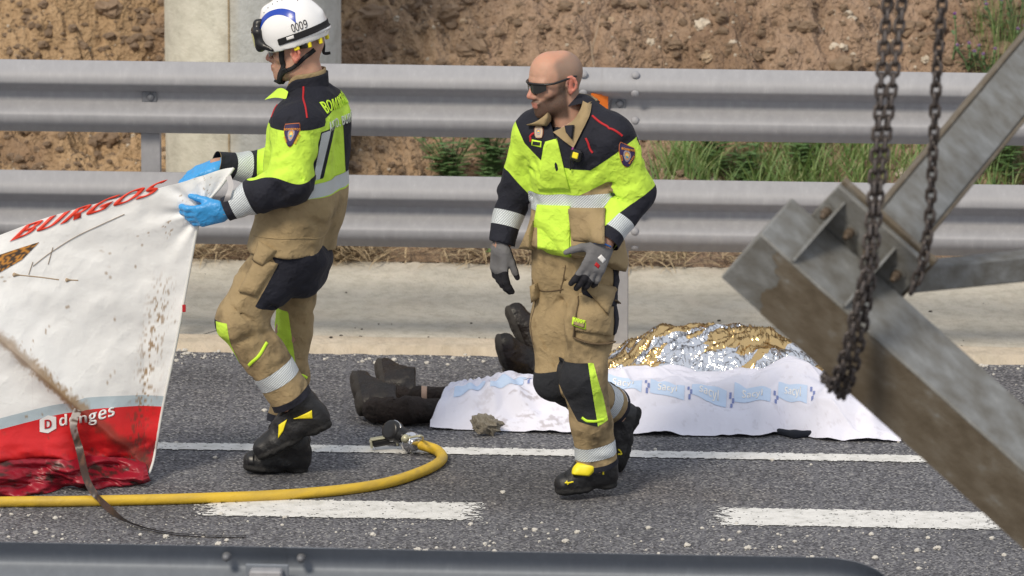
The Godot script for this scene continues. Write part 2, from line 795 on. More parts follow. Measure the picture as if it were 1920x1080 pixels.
# ---------------------------------------------------------------- shared materials
func make_materials() -> void:
	var grain := noise(FastNoiseLite.TYPE_CELLULAR, 0.055, 1, 3)
	grain.cellular_return_type = FastNoiseLite.RETURN_CELL_VALUE
	grain.cellular_jitter = 1.0
	var m := mat(1, 1, 1, 0.88)
	m.albedo_texture = ntex(grain, 1024, [[0.0, 0.04, 0.04, 0.046], [0.3, 0.085, 0.086, 0.099], [0.6, 0.138, 0.14, 0.16], [0.85, 0.21, 0.21, 0.225], [0.96, 0.28, 0.28, 0.285], [1.0, 0.42, 0.41, 0.40]])
	tri(m, 2.1, true)
	m.vertex_color_use_as_albedo = true
	var gh := noise(FastNoiseLite.TYPE_CELLULAR, 0.055, 1, 3)
	gh.cellular_return_type = FastNoiseLite.RETURN_DISTANCE2_SUB
	bump(m, ntex(gh, 1024), 0.3)
	M.asphalt = m
	m = mat(1, 1, 1, 0.8)
	m.albedo_texture = ntex(noise(FastNoiseLite.TYPE_SIMPLEX, 0.012, 5, 5, 0.65), 512, [[0.0, 0.5, 0.5, 0.48], [0.4, 0.66, 0.66, 0.65], [1.0, 0.78, 0.78, 0.77]])
	tri(m, 1.5, true)
	bump(m, M.asphalt.heightmap_texture, 0.2)
	M.paint = m
	m = mat(1, 1, 1, 0.9)
	m.albedo_texture = ntex(noise(FastNoiseLite.TYPE_SIMPLEX, 0.01, 6, 7, 0.66), 1024, [[0.0, 0.78, 0.77, 0.75], [0.35, 0.9, 0.9, 0.89], [0.6, 1, 1, 1], [1.0, 1.12, 1.12, 1.1]])
	tri(m, 0.9, true)
	m.vertex_color_use_as_albedo = true
	bump(m, ntex(noise(FastNoiseLite.TYPE_SIMPLEX, 0.03, 5, 8, 0.7), 1024), 0.5)
	M.concrete = m
	m = m.duplicate()
	m.heightmap_scale = 0.22
	M.pier = m
	m = mat(1, 1, 1, 0.95)
	m.albedo_texture = ntex(noise(FastNoiseLite.TYPE_SIMPLEX, 0.012, 6, 9, 0.7), 1024, [[0.0, 0.75, 0.72, 0.7], [0.4, 0.93, 0.92, 0.91], [0.65, 1.05, 1.04, 1.02], [1.0, 1.3, 1.28, 1.24]])
	tri(m, 1.3, true)
	m.vertex_color_use_as_albedo = true
	var dh := noise(FastNoiseLite.TYPE_CELLULAR, 0.022, 4, 10, 0.6)
	dh.cellular_return_type = FastNoiseLite.RETURN_DISTANCE
	bump(m, ntex(dh, 1024), 3.5)
	M.dirt = m
	m = mat(0.74, 0.74, 0.755, 0.6, 0.05)   # galvanised steel
	m.albedo_texture = ntex(noise(FastNoiseLite.TYPE_SIMPLEX, 0.011, 6, 11, 0.7), 1024, [[0.0, 0.39, 0.395, 0.42], [0.35, 0.43, 0.435, 0.46], [0.65, 0.455, 0.46, 0.485], [0.85, 0.49, 0.495, 0.52], [1.0, 0.66, 0.665, 0.68]])
	tri(m, 0.8, false, Vector3(1.5, 0.6, 1))
	bump(m, ntex(noise(FastNoiseLite.TYPE_SIMPLEX, 0.05, 4, 12, 0.6), 512), 0.03)
	M.galvanised = m
	m = m.duplicate()
	m.albedo_color = lin(0.46, 0.51, 0.57)
	m.roughness = 0.6
	m.metallic = 0.25
	M.dark_rail = m
	m = mat(0.2, 0.21, 0.235, 0.6, 0.4)
	M.bolt = m
	var weave := ntex(noise(FastNoiseLite.TYPE_SIMPLEX, 0.02, 4, 21, 0.55), 512)
	var fn := noise(FastNoiseLite.TYPE_SIMPLEX, 0.0075, 3, 22, 0.45)
	fn.fractal_type = FastNoiseLite.FRACTAL_RIDGED
	fn.domain_warp_enabled = true
	fn.domain_warp_amplitude = 25.0
	var fold := ntex(fn, 512)
	var cloth := func(r: float, g: float, b: float, cm := 0.5, rough := 0.85) -> StandardMaterial3D:
		var c := mat(r, g, b, rough)
		c.vertex_color_use_as_albedo = true
		tri(c, 1.5)
		bump(c, fold, cm * 1.6)
		c.rim_enabled = true
		c.rim = 0.05
		return c
	M.hivis = cloth.call(0.57, 0.85, 0.075)
	M.khaki = cloth.call(0.335, 0.25, 0.135)
	M.navy = cloth.call(0.008, 0.0095, 0.020)
	M.knee = cloth.call(0.016, 0.018, 0.024, 0.4)
	M.glove_grey = cloth.call(0.16, 0.16, 0.17, 0.3)
	M.glove_black = cloth.call(0.012, 0.012, 0.018, 0.3)
	M.boot = cloth.call(0.012, 0.0125, 0.015, 0.35, 0.5)
	M.sole = cloth.call(0.014, 0.014, 0.015, 0.5, 0.8)
	M.mud_boot = cloth.call(0.014, 0.0085, 0.006, 0.5, 0.45)
	M.mud_cloth = cloth.call(0.018, 0.0105, 0.008, 1.2, 0.85)
	for k in [M.boot, M.sole, M.mud_boot, M.mud_cloth]: k.rim_enabled = false
	M.red_pipe = mat(0.45, 0.012, 0.018, 0.7)
	M.nitrile = cloth.call(0.045, 0.32, 0.72, 0.5, 0.4)
	M.shirt = mat(0.006, 0.009, 0.018, 0.9)
	# silver tape with fine slanting lines
	var im := Image.create(64, 64, false, Image.FORMAT_RGB8)
	for y in 64:
		for x in 64:
			var k := 0.5 + 0.5 * sin(TAU * float(x + y) / 16.0)
			im.set_pixel(x, y, lin(0.40, 0.45, 0.49).lerp(lin(0.75, 0.80, 0.84), smoothstep(0.25, 0.6, k)))
	m = mat(1, 1, 1, 0.4, 0.15)
	m.albedo_texture = ImageTexture.create_from_image(im)
	tri(m, 24.0)
	bump(m, weave, 0.15)
	M.tape = m
	m = mat(1, 1, 1, 0.55)   # skin, tinted by vertex colours
	m.vertex_color_use_as_albedo = true
	m.subsurf_scatter_enabled = true
	m.subsurf_scatter_strength = 0.12
	tri(m, 9.0)
	bump(m, weave, 0.03)
	M.skin = m
	M.black_plastic = mat(0.012, 0.012, 0.014, 0.35)
	M.webbing = mat(0.012, 0.012, 0.015, 0.85)
	M.yellow = mat(0.85, 0.72, 0.02, 0.5)
	M.lime_print = mat(0.62, 0.95, 0.05, 0.7)
	M.grey_print = mat(0.62, 0.68, 0.62, 0.4, 0.2)
	M.white_gloss = mat(0.82, 0.83, 0.85, 0.22)
	M.blue_gloss = mat(0.015, 0.06, 0.42, 0.25)
	M.white_print = mat(0.85, 0.85, 0.86, 0.6)
	M.black_print = mat(0.012, 0.012, 0.014, 0.6)
	M.orange = mat(0.85, 0.2, 0.02, 0.4)
	M.lens = mat(0.01, 0.011, 0.012, 0.08)
	M.lens.clearcoat_enabled = true
	M.clear_lens = mat(0.62, 0.62, 0.25, 0.1)
	M.chrome = mat(0.72, 0.72, 0.74, 0.18, 1.0)
	M.brass_paint = mat(0.5, 0.49, 0.36, 0.4, 0.3)
	m = mat(1, 1, 1, 0.85)
	m.albedo_texture = ntex(noise(FastNoiseLite.TYPE_SIMPLEX, 0.02, 5, 31, 0.7), 256, [[0.0, 0.24, 0.2, 0.15], [0.5, 0.5, 0.45, 0.36], [1.0, 0.75, 0.7, 0.6]])
	tri(m, 3.0)
	bump(m, weave, 1.0)
	M.rock = m
	M.pebble = mat(0.55, 0.53, 0.49, 0.85)
	M.dirt_stone = mat(0.48, 0.42, 0.34, 0.9)
	M.clod = tri(mat(0.40, 0.285, 0.195, 0.95), 2.0)
	bump(M.clod, M.dirt.heightmap_texture, 0.7)
	M.straw = mat(0.40, 0.31, 0.19, 0.9)
	M.dark_bit = mat(0.05, 0.045, 0.04, 0.9)


# ---------------------------------------------------------------- ground
func bank_height(x: float, z: float) -> float:   # the foot of the bank rises behind the apron
	var d := -4.42 - z
	if d < 0.0: return 0.0
	var h := 0.02 + 0.30 * d + 0.5 * maxf(d - 0.55, 0.0) * smoothstep(0.5, 1.4, d)
	return minf(h, 4.5)

var clump: FastNoiseLite
var crack: FastNoiseLite
func bank_point(x: float, z: float) -> Vector3:
	var d := -4.42 - z
	var k := smoothstep(0.05, 0.5, d)
	var p := Vector3(x, 0, z)
	var h := bank_height(x, z)
	var a := clump.get_noise_2d(x * 1.0, z * 0.8)
	var b := crack.get_noise_2d(x, z)
	var c := crack.get_noise_2d(x * 3.1 + 40.0, z * 3.1)
	h += k * (0.20 * a + 0.17 * (b + 0.6) + 0.06 * c + 0.03 * clump.get_noise_2d(x * 9.0, z * 9.0))
	p.y = h
	p.z -= k * 0.05 * crack.get_noise_2d(x * 1.7 + 9.0, z * 1.7 - 30.0)
	return p

func make_ground() -> void:
	clump = noise(FastNoiseLite.TYPE_SIMPLEX, 0.9, 4, 41, 0.55)
	crack = noise(FastNoiseLite.TYPE_CELLULAR, 5.0, 3, 42, 0.55)
	crack.cellular_return_type = FastNoiseLite.RETURN_DISTANCE
	crack.domain_warp_enabled = true
	crack.domain_warp_amplitude = 0.22
	crack.domain_warp_frequency = 3.0
	var turn := Basis(Vector3.UP, deg_to_rad(TURN))
	# far ground beyond all that is seen
	var s := Soup.new()
	s.grid(8, 8, func(u: float, v: float) -> Vector3: return Vector3((u - 0.5) * 600.0, -0.35, -(v - 0.5) * 600.0))
	s.normals()
	var land := struct("ground", s.mesh("", 0.0, func(_p: Vector3, _n: Vector3) -> Color: return Color(0.26, 0.2, 0.13)), M.dirt)
	land.basis = turn
	# road
	s = Soup.new()
	var zs := PackedFloat32Array()
	for i in 61: zs.append(lerpf(9.0, -2.86, float(i) / 60.0))
	var patch := noise(FastNoiseLite.TYPE_SIMPLEX, 0.8, 4, 43)
	s.grid(240, 60, func(u: float, v: float) -> Vector3:
		var x := lerpf(-6.0, 6.0, u)
		if u == 0.0: x = -60.0
		if u == 1.0: x = 60.0
		return Vector3(x, 0.0, zs[int(round(v * 60))]))
	s.normals()
	var r := struct("road", s.mesh("", 0.0, func(p: Vector3, _n: Vector3) -> Color:
		var k := 1.0 + 0.30 * patch.get_noise_2d(p.x, p.z * 2.0)
		var dust := smoothstep(-2.3, -2.7, p.z + 0.12 * patch.get_noise_2d(p.x * 4.0, p.z)) * 0.9
		dust += 0.35 * smoothstep(0.15, 0.5, patch.get_noise_2d(p.x * 1.5 + 30.0, p.z * 1.5))
		var mud := smoothstep(0.55, 0.1, Vector2((p.x + 0.02) * 0.45, p.z + 0.42).length()) * 0.35
		k *= 1.0 - mud
		return Color(k + dust * 0.55, k * (1.0 - 0.04 * mud) + dust * 0.42, k * (1.0 - 0.12 * mud) + dust * 0.28)), M.asphalt)
	r.basis = turn
	# painted markings, worn at their edges
	var worn := noise(FastNoiseLite.TYPE_SIMPLEX, 40.0, 3, 44, 0.6)
	var stripes := [["edge_line", -14.0, 14.0, -0.968, 0.062, 0.0], ["lane_dash", -1.22, -0.13, 0.035, 0.142, 0.07], ["lane_dash", 0.80, 1.93, 0.04, 0.142, 0.07], ["lane_dash", -3.25, -2.15, 0.035, 0.142, 0.07], ["lane_dash", 2.85, 3.95, 0.04, 0.142, 0.07]]
	for e in stripes:
		s = Soup.new()
		var x0: float = e[1]
		var x1: float = e[2]
		if e[0] == "edge_line":
			x0 = -3.2
			x1 = 3.2
		var t: PackedInt32Array = s.regions[""]
		var nx := int((x1 - x0 + 0.16) / 0.006)
		var nz := int((e[4] * 2.0 + 0.06) / 0.006)
		var ids := {}
		for i in nx:
			for j in nz:
				var x := x0 - 0.08 + i * 0.006
				var z: float = e[3] - e[4] - 0.03 + j * 0.006
				var inx := minf(x - x0, x1 - x)
				var inz: float = e[4] - absf(z - e[3])
				var soft: float = 0.10 if e[5] > 0.0 else 0.02
				var edge := minf(inx / soft * 0.02, inz) if e[5] > 0.0 else inz
				var keep := edge / 0.02 + worn.get_noise_2d(x * 0.5, z) * (1.0 if e[5] > 0.0 else 0.7)
				if keep < 0.25 or worn.get_noise_2d(x * 0.45 + 50.0, z * 0.8) > 0.66: continue
				var q := []
				for o in [[0, 0], [1, 0], [1, 1], [0, 1]]:
					var key: int = (i + o[0]) * 4096 + j + o[1]
					if not ids.has(key):
						ids[key] = s.vert(Vector3(x + o[0] * 0.006, 0.004, z + o[1] * 0.006))
					q.append(ids[key])
				t.append_array([q[0], q[1], q[2], q[0], q[2], q[3]])
		if e[0] == "edge_line":   # plain runs beyond the frame
			for g in [[-60.0, -3.28], [3.28, 60.0]]:
				var b := s.v.size()
				for o in [[0, -1], [1, -1], [1, 1], [0, 1]]:
					s.vert(Vector3(g[o[0]], 0.004, e[3] + o[1] * e[4]))
				t.append_array([b, b + 1, b + 2, b, b + 2, b + 3])
		s.regions[""] = t
		s.n.resize(s.v.size())
		s.n.fill(Vector3.UP)
		var o := struct(e[0], s.mesh(), M.paint)
		o.basis = turn
	# concrete apron behind the road edge
	s = Soup.new()
	var side := noise(FastNoiseLite.TYPE_SIMPLEX, 2.2, 4, 45)
	s.grid(300, 50, func(u: float, v: float) -> Vector3:
		var x := lerpf(-5.0, 5.0, u)
		if u == 0.0: x = -60.0
		if u == 1.0: x = 60.0
		var z := lerpf(-2.69, -4.46, v)
		if v == 0.0: z += 0.035 * side.get_noise_1d(x * 3.0)
		if v == 1.0: z += 0.06 + 0.10 * side.get_noise_1d(x * 2.0 + 70.0)
		var y := (0.012 if v > 0.0 else -0.012) + 0.022 * smoothstep(-2.68, -2.74, z) - 0.055 * smoothstep(-2.85, -3.15, z) + 0.05 * smoothstep(-3.3, -4.4, z)
		return Vector3(x, y + 0.004 * side.get_noise_2d(x, z * 3.0), z))
	s.normals()
	var apron := struct("concrete_apron", s.mesh("", 0.0, func(p: Vector3, _n: Vector3) -> Color:
		var k := 0.95 + 0.13 * side.get_noise_2d(p.x * 0.6, p.z * 1.4)
		var sand := smoothstep(-3.12, -2.95, p.z + 0.09 * side.get_noise_2d(p.x * 1.3, 5.0)) * 0.75 + 0.25 * smoothstep(-4.2, -4.45, p.z)
		sand = clampf(sand + 0.25 * side.get_noise_2d(p.x * 1.1 + 20.0, p.z), 0.0, 1.0)
		return Color(0.55, 0.515, 0.44).lerp(Color(0.57, 0.48, 0.37), sand) * k), M.concrete)
	apron.basis = turn
	# a slanting crack in it
	var cr := []
	for i in 14:
		var f := i / 13.0
		cr.append(Vector3(lerpf(-1.62, -1.28, f) + 0.02 * side.get_noise_1d(i * 3.1), 0.02, lerpf(-2.78, -3.42, f)))
	var ck := put("apron_crack", ribbon(cr, 0.012, 0.022), M.dark_bit)
	ck.basis = turn
	tag(ck, "", "", "", "structure")
	# dirt bank: a fine part in view, coarse wings and a crest beyond it
	s = Soup.new()
	var nxb := 420
	var nzb := 190
	s.grid(nxb, nzb, func(u: float, v: float) -> Vector3:
		var z := -4.32 - 2.08 * v
		var p := bank_point(lerpf(-2.9, 3.3, u), z)
		if v == 0.0: p.y = -0.05
		return p)
	s.normals()
	var shade := noise(FastNoiseLite.TYPE_SIMPLEX, 0.7, 4, 46)
	var bank_tint := func(p: Vector3, _n: Vector3) -> Color:
		var w := 0.5 + 0.9 * shade.get_noise_2d(p.x, p.z)
		var left := smoothstep(-0.3, -1.4, p.x)
		var c := Color(0.37, 0.262, 0.185).lerp(Color(0.44, 0.305, 0.18), left)
		c = c.lerp(Color(0.25, 0.165, 0.11), smoothstep(0.5, 0.85, w) * 0.75)
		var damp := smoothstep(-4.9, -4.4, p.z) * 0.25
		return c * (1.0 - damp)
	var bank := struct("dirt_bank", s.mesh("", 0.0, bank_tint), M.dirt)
	bank.basis = turn
	for e in [[-60.0, -2.9, -4.40, -60.0], [3.3, 60.0, -4.40, -60.0], [-2.9, 3.3, -6.4, -60.0]]:
		s = Soup.new()
		s.grid(40, 60, func(u: float, v: float) -> Vector3:
			var x := lerpf(e[0], e[1], u)
			var z := lerpf(e[2], e[3], v * v)
			var p := bank_point(x, z)
			return p)
		s.normals()
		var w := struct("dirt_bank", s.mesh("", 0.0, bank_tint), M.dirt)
		w.basis = turn

func ribbon(points: Array, width: float, y := -1.0) -> ArrayMesh:   # a flat strip
	var s := Soup.new()
	var n := points.size()
	s.grid(1, n - 1, func(u: float, v: float) -> Vector3:
		var i := int(round(v * (n - 1)))
		var d: Vector3 = points[mini(i + 1, n - 1)] - points[maxi(i - 1, 0)]
		var w := d.cross(Vector3.UP).normalized() * width * (0.4 + 0.6 * sin(PI * clampf(v, 0.08, 0.92)))
		var p: Vector3 = points[i]
		return Vector3(p.x, y if y > -1.0 else p.y, p.z) + w * (u - 0.5))
	s.normals()
	return s.mesh()


# ---------------------------------------------------------------- pier and crash barriers
func make_pier() -> void:
	var o := thing("bridge_pier", "round pale concrete bridge pier behind the barrier with a rusty vertical seam", "pier", road(Vector3(-1.545, 0, -5.02)))
	var n := noise(FastNoiseLite.TYPE_SIMPLEX, 1.2, 5, 51, 0.6)
	var s := Soup.new()
	s.grid(64, 90, func(u: float, v: float) -> Vector3:
		var g := -u * TAU
		return Vector3(cos(g) * 0.40, v * 5.2 - 0.2, sin(g) * 0.40), true)
	s.normals()
	put("column", s.mesh("", 0.0, func(p: Vector3, _n: Vector3) -> Color:
		var seam := exp(-pow((p.x + 0.095 + 0.012 * n.get_noise_1d(p.y * 2.0)) / 0.014, 2.0)) if p.z > 0.0 else 0.0
		var k := 0.93 + 0.2 * n.get_noise_3d(p.x * 1.5, p.y * 0.8, p.z * 1.5)
		var line := exp(-pow((p.y - 1.98 + p.x * 0.2) / 0.018, 2.0)) * 0.25
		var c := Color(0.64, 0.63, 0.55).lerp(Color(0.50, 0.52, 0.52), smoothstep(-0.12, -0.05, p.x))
		return (c * k * (1.0 - line)).lerp(Color(0.3, 0.22, 0.13), seam * 0.55)), M.pier, o)
	var seam := []
	for i in 30:
		seam.append(Vector3(-0.095 + 0.004 * n.get_noise_1d(i * 4.0), -0.2 + i * 0.18, 0.3887))
	var t := tube(PackedVector3Array(seam), PackedFloat32Array([0.005]), 6)
	put("seam", t.mesh("", 0.0, func(_p: Vector3, _n: Vector3) -> Color: return Color(0.36, 0.28, 0.18)), M.concrete, o)

func rail_profile() -> PackedVector3Array:   # height and depth of a double-wave beam
	return curve([Vector3(0, 0, 0.018), Vector3(0, 0.012, 0.034), Vector3(0, 0.045, 0.072), Vector3(0, 0.075, 0.083), Vector3(0, 0.098, 0.074), Vector3(0, 0.128, 0.02), Vector3(0, 0.142, 0.003), Vector3(0, 0.168, 0.003), Vector3(0, 0.182, 0.02), Vector3(0, 0.212, 0.074), Vector3(0, 0.235, 0.083), Vector3(0, 0.265, 0.072), Vector3(0, 0.298, 0.034), Vector3(0, 0.31, 0.018)], 4)

func rail_mesh(x0: float, x1: float, face: float, end_round := 0.0) -> ArrayMesh:
	var pr := rail_profile()
	var loop := PackedVector3Array(pr)
	for i in pr.size():
		loop.append(pr[pr.size() - 1 - i] - Vector3(0, 0, 0.004))
	var s := Soup.new()
	var nu := 60
	s.grid(nu, loop.size() - 1, func(u: float, v: float) -> Vector3:
		var p := loop[int(round(v * (loop.size() - 1)))]
		var x := lerpf(x0, x1, u if end_round == 0.0 else 1.0 - pow(1.0 - u, 3.0))
		var y := p.y
		var z := p.z
		if end_round > 0.0:
			var k := clampf((x - x1 + end_round) / end_round, 0.0, 1.0)
			y = 0.155 + (y - 0.155) * sqrt(maxf(1.0 - k * k * 0.9, 0.0))
			z += 0.10 * k * k
		return Vector3(x, y, z * face))
	s.normals()
	return s.mesh()

func bolt_mesh(r: float, h: float) -> ArrayMesh:   # a domed bolt head along z
	var s := Soup.new()
	s.grid(14, 5, func(u: float, v: float) -> Vector3:
		var a := v * PI / 2.0
		return Vector3(cos(u * TAU) * r * cos(a), sin(u * TAU) * r * cos(a), sin(a) * h), true)
	s.normals()
	return s.mesh()

func make_far_barrier() -> void:
	var o := thing("crash_barrier", "tall double galvanised crash barrier along the far side of the road", "barrier", road(Vector3(0, 0, -2.833)))
	o.rotation_degrees.y = TURN
	for e in [["beam", 0.925], ["beam", 0.445]]:
		var b := put(e[0], rail_mesh(-24.0, 0.30, 1.0), M.galvanised, o)
		b.position.y = e[1]
		var b2 := put(e[0], rail_mesh(0.18, 24.0, 1.0), M.galvanised, o)
		b2.position = Vector3(0, e[1], 0.006)
	var bolt := bolt_mesh(0.017, 0.012)
	for k in range(-4, 6):
		var x := -1.755 + k * 2.0
		var post := CSGPolygon3D.new()
		post.name = "post"
		post.polygon = PackedVector2Array([Vector2(-0.04, 0), Vector2(0.04, 0), Vector2(0.04, 0.06), Vector2(0.035, 0.06), Vector2(0.035, 0.005), Vector2(-0.035, 0.005), Vector2(-0.035, 0.06), Vector2(-0.04, 0.06)])
		post.depth = 1.45
		post.rotation_degrees = Vector3(-90, 0, 0)
		post.position = Vector3(x, 1.2, -0.012)
		post.rotation_degrees = Vector3(-90, 0, 0)
		post.material = M.galvanised
		o.add_child(post, true)
		for y in [1.08, 0.60]:
			var pl := put("washer_plate", box(Vector3(0.062, 0.042, 0.005), 0.001), M.bolt, o)
			pl.position = Vector3(x, y, 0.0125)
			var bb := put("bolt", bolt, M.bolt, o)
			bb.position = Vector3(x + 0.006, y, 0.015)
	var head := bolt_mesh(0.018, 0.011)
	for y in [0.925, 0.445]:
		for e in [[0.29, 0.062], [0.212, 0.08], [0.098, 0.08], [0.02, 0.045]]:
			for x in [0.32, 0.10]:
				var bb := put("bolt", head, M.galvanised, o)
				bb.position = Vector3(x, y + e[0], e[1] + 0.004)
				bb.rotation_degrees.x = -40.0 if e[0] > 0.25 else (25.0 if e[0] > 0.2 else (-25.0 if e[0] > 0.09 else 40.0))
	# orange reflector held in the wave of the upper beam
	var rs := Soup.new()
	rs.grid(1, 1, func(u: float, v: float) -> Vector3: return Vector3(lerpf(-0.035, 0.035, u), lerpf(-0.055 + 0.012 * (1.0 - u), 0.05 - 0.012 * u, v), lerpf(0.075, 0.035, u)))
	rs.normals()
	var arrow := put("reflector", rs.mesh(), M.orange, o)
	arrow.position = Vector3(0.168, 1.085, 0.006)
	var back := put("reflector_frame", box(Vector3(0.074, 0.11, 0.006), 0.002), M.orange, o)
	back.position = Vector3(0.168, 1.0825, 0.052)
	back.rotation_degrees.y = 30

func make_near_barrier() -> void:
	var o := thing("crash_barrier", "dark grey crash barrier seen from behind along the bottom edge of the picture", "barrier", road(Vector3(0, 0, 3.6)))
	o.rotation_degrees.y = TURN
	var top := Vector3(-0.606, 0.751, 3.6).y
	var b := put("beam", rail_mesh(-14.0, -0.33, -1.0), M.dark_rail, o)
	b.position.y = top - 0.31
	b = put("beam", rail_mesh(-0.52, Vector3(1.563, 0.681, 3.6).x, -1.0, 0.24), M.dark_rail, o)
	b.position = Vector3(0, top - 0.31, 0.006)
	var x := Vector3(-0.585, 0.714, 3.7).x
	for k in range(-4, 1):
		var p := put("post", box(Vector3(0.112, 0.93, 0.06), 0.006), M.galvanised, o)
		p.position = Vector3(x + k * 2.0, top - 0.065 - 0.465, 0.045)
		var sp := put("spacer", box(Vector3(0.15, 0.2, 0.012), 0.003), M.dark_rail, o)
		sp.position = Vector3(x + k * 2.0, top - 0.155, 0.010)
	var bolt := bolt_mesh(0.017, 0.02)
	for e in [[-0.145, 0.042], [0.115, 0.042], [-0.145, 0.25], [0.115, 0.25]]:
		var bb := put("bolt", bolt, M.bolt, o)
		bb.position = Vector3(x + e[0], top - e[1], -0.035)
		var stem := put("nut", lathe([[0.0, 0.02], [0.014, 0.02], [0.014, 0.0], [0.0, 0.0]], 6), M.bolt, o)
		stem.position = bb.position + Vector3(0, 0, 0.004)
		stem.rotation_degrees.y = -90

# ---------------------------------------------------------------- people
class Outline:   # a convex outline in x and y; d() is negative inside
	var p := PackedVector2Array()
	var sg := 1.0
	func _init(points: Array) -> void:
		var area := 0.0
		for e in points: p.append(Vector2(e.x, e.y))
		for i in p.size(): area += p[i].cross(p[(i + 1) % p.size()])
		sg = signf(area)
	func d(q: Vector3) -> float:
		var m := -9.0
		var o := Vector2(q.x, q.y)
		for i in p.size():
			var e := p[(i + 1) % p.size()] - p[i]
			m = maxf(m, -sg * e.cross(o - p[i]) / e.length())
		return m

func slab(p: Vector3, a: Vector3, b: Vector3, n := Vector3.ZERO) -> float:   # negative between the planes through a and b across ab
	var u := (b - a) if n == Vector3.ZERO else n
	u = u.normalized()
	return maxf((a - p).dot(u), (p - b).dot(u))

func grime(sd: int, amount: float, low := -1.0, dust := Color(0.35, 0.26, 0.17)) -> Callable:
	var n := noise(FastNoiseLite.TYPE_SIMPLEX, 6.0, 4, sd, 0.6)
	return func(p: Vector3, _n: Vector3) -> Color:
		var k := 1.0 + amount * n.get_noise_3dv(p)
		var q := clampf(n.get_noise_3dv(p * 1.7 + Vector3(9, 4, 1)) * 2.2 - 0.5, 0.0, 1.0) * amount
		var c := Color(k, k, k)
		return c.lerp(Color(k * 0.72, k * 0.68, k * 0.62), q)

func creases(f: Field, a: Vector3, b: Vector3, r: float, count: int, sd: int, depth := 0.008, tilt := 0.5) -> void:
	var g := RandomNumberGenerator.new()
	g.seed = sd
	var ax := (b - a).normalized()
	var u := ax.cross(Vector3.BACK if absf(ax.z) < 0.8 else Vector3.UP).normalized()
	var w := ax.cross(u)
	for i in count:
		var c := a.lerp(b, g.randf())
		var t := g.randf() * TAU
		var l := r * g.randf_range(0.5, 1.0)
		var out := u * cos(t) + w * sin(t)
		var side := (w * cos(t) - u * sin(t)) * l + ax * (l * g.randf_range(-tilt, tilt))
		f.crease(c + out * r - side, c + out * r + side, g.randf_range(0.009, 0.017), depth * g.randf_range(0.7, 1.6))

# five fingers and a palm: F the way the fingers point, N out of the back of the hand, T the side of the thumb
func hand_field(f: Field, wrist: Vector3, fwd: Vector3, back: Vector3, thumb_side: Vector3, curl: Array, spread := 0.12, thumb_out := 0.75, size := 1.0) -> void:
	fwd = fwd.normalized()
	var s := (thumb_side - fwd * thumb_side.dot(fwd)).normalized()
	var n := (back - fwd * back.dot(fwd) - s * back.dot(s)).normalized()
	var k := size
	f.add(wrist - fwd * 0.03 * k, wrist + fwd * 0.015 * k, 0.031 * k, 0.030 * k, 0.02, n, 1.25)
	var len := [0.96, 1.04, 1.0, 0.82]
	var rad := [0.0105, 0.0108, 0.0102, 0.0092]
	for i in 4:
		var o := (1.5 - i) * 0.0205 * k
		var base := wrist + fwd * (0.092 - 0.004 * absf(i - 1.2)) * k + s * o
		f.add(wrist + fwd * 0.012 * k + s * o * 0.75, base, 0.0185 * k, 0.0145 * k, 0.018, n, 1.15)
		var d := (fwd + s * (1.5 - i) * spread).normalized()
		var p := base
		var ax := d.cross(n).normalized()
		var seg := [0.044, 0.029, 0.023]
		var c: float = curl[i]
		for j in 3:
			d = d.rotated(ax, -c * [0.75, 1.0, 0.75][j])
			var q: Vector3 = p + d * seg[j] * len[i] * k
			f.add(p, q, (rad[i] + 0.0022 - j * 0.0008) * k, (rad[i] + 0.0014 - j * 0.001) * k, 0.006)
			p = q
	var tb := wrist + fwd * 0.022 * k + s * 0.027 * k - n * 0.008 * k
	var td := (fwd * (1.25 - thumb_out) + s * thumb_out - n * 0.35).normalized()
	var t1 := tb + td * 0.042 * k
	var td2 := (td + fwd * 0.35 - n * 0.1).normalized()
	var t2 := t1 + td2 * 0.034 * k
	f.add(tb, t1, 0.0195 * k, 0.0145 * k, 0.016)
	f.add(t1, t2, 0.0142 * k, 0.0125 * k, 0.006)
	f.add(t2, t2 + (td2 + fwd * 0.15 - n * 0.12).normalized() * 0.026 * k, 0.0125 * k, 0.0095 * k, 0.005)

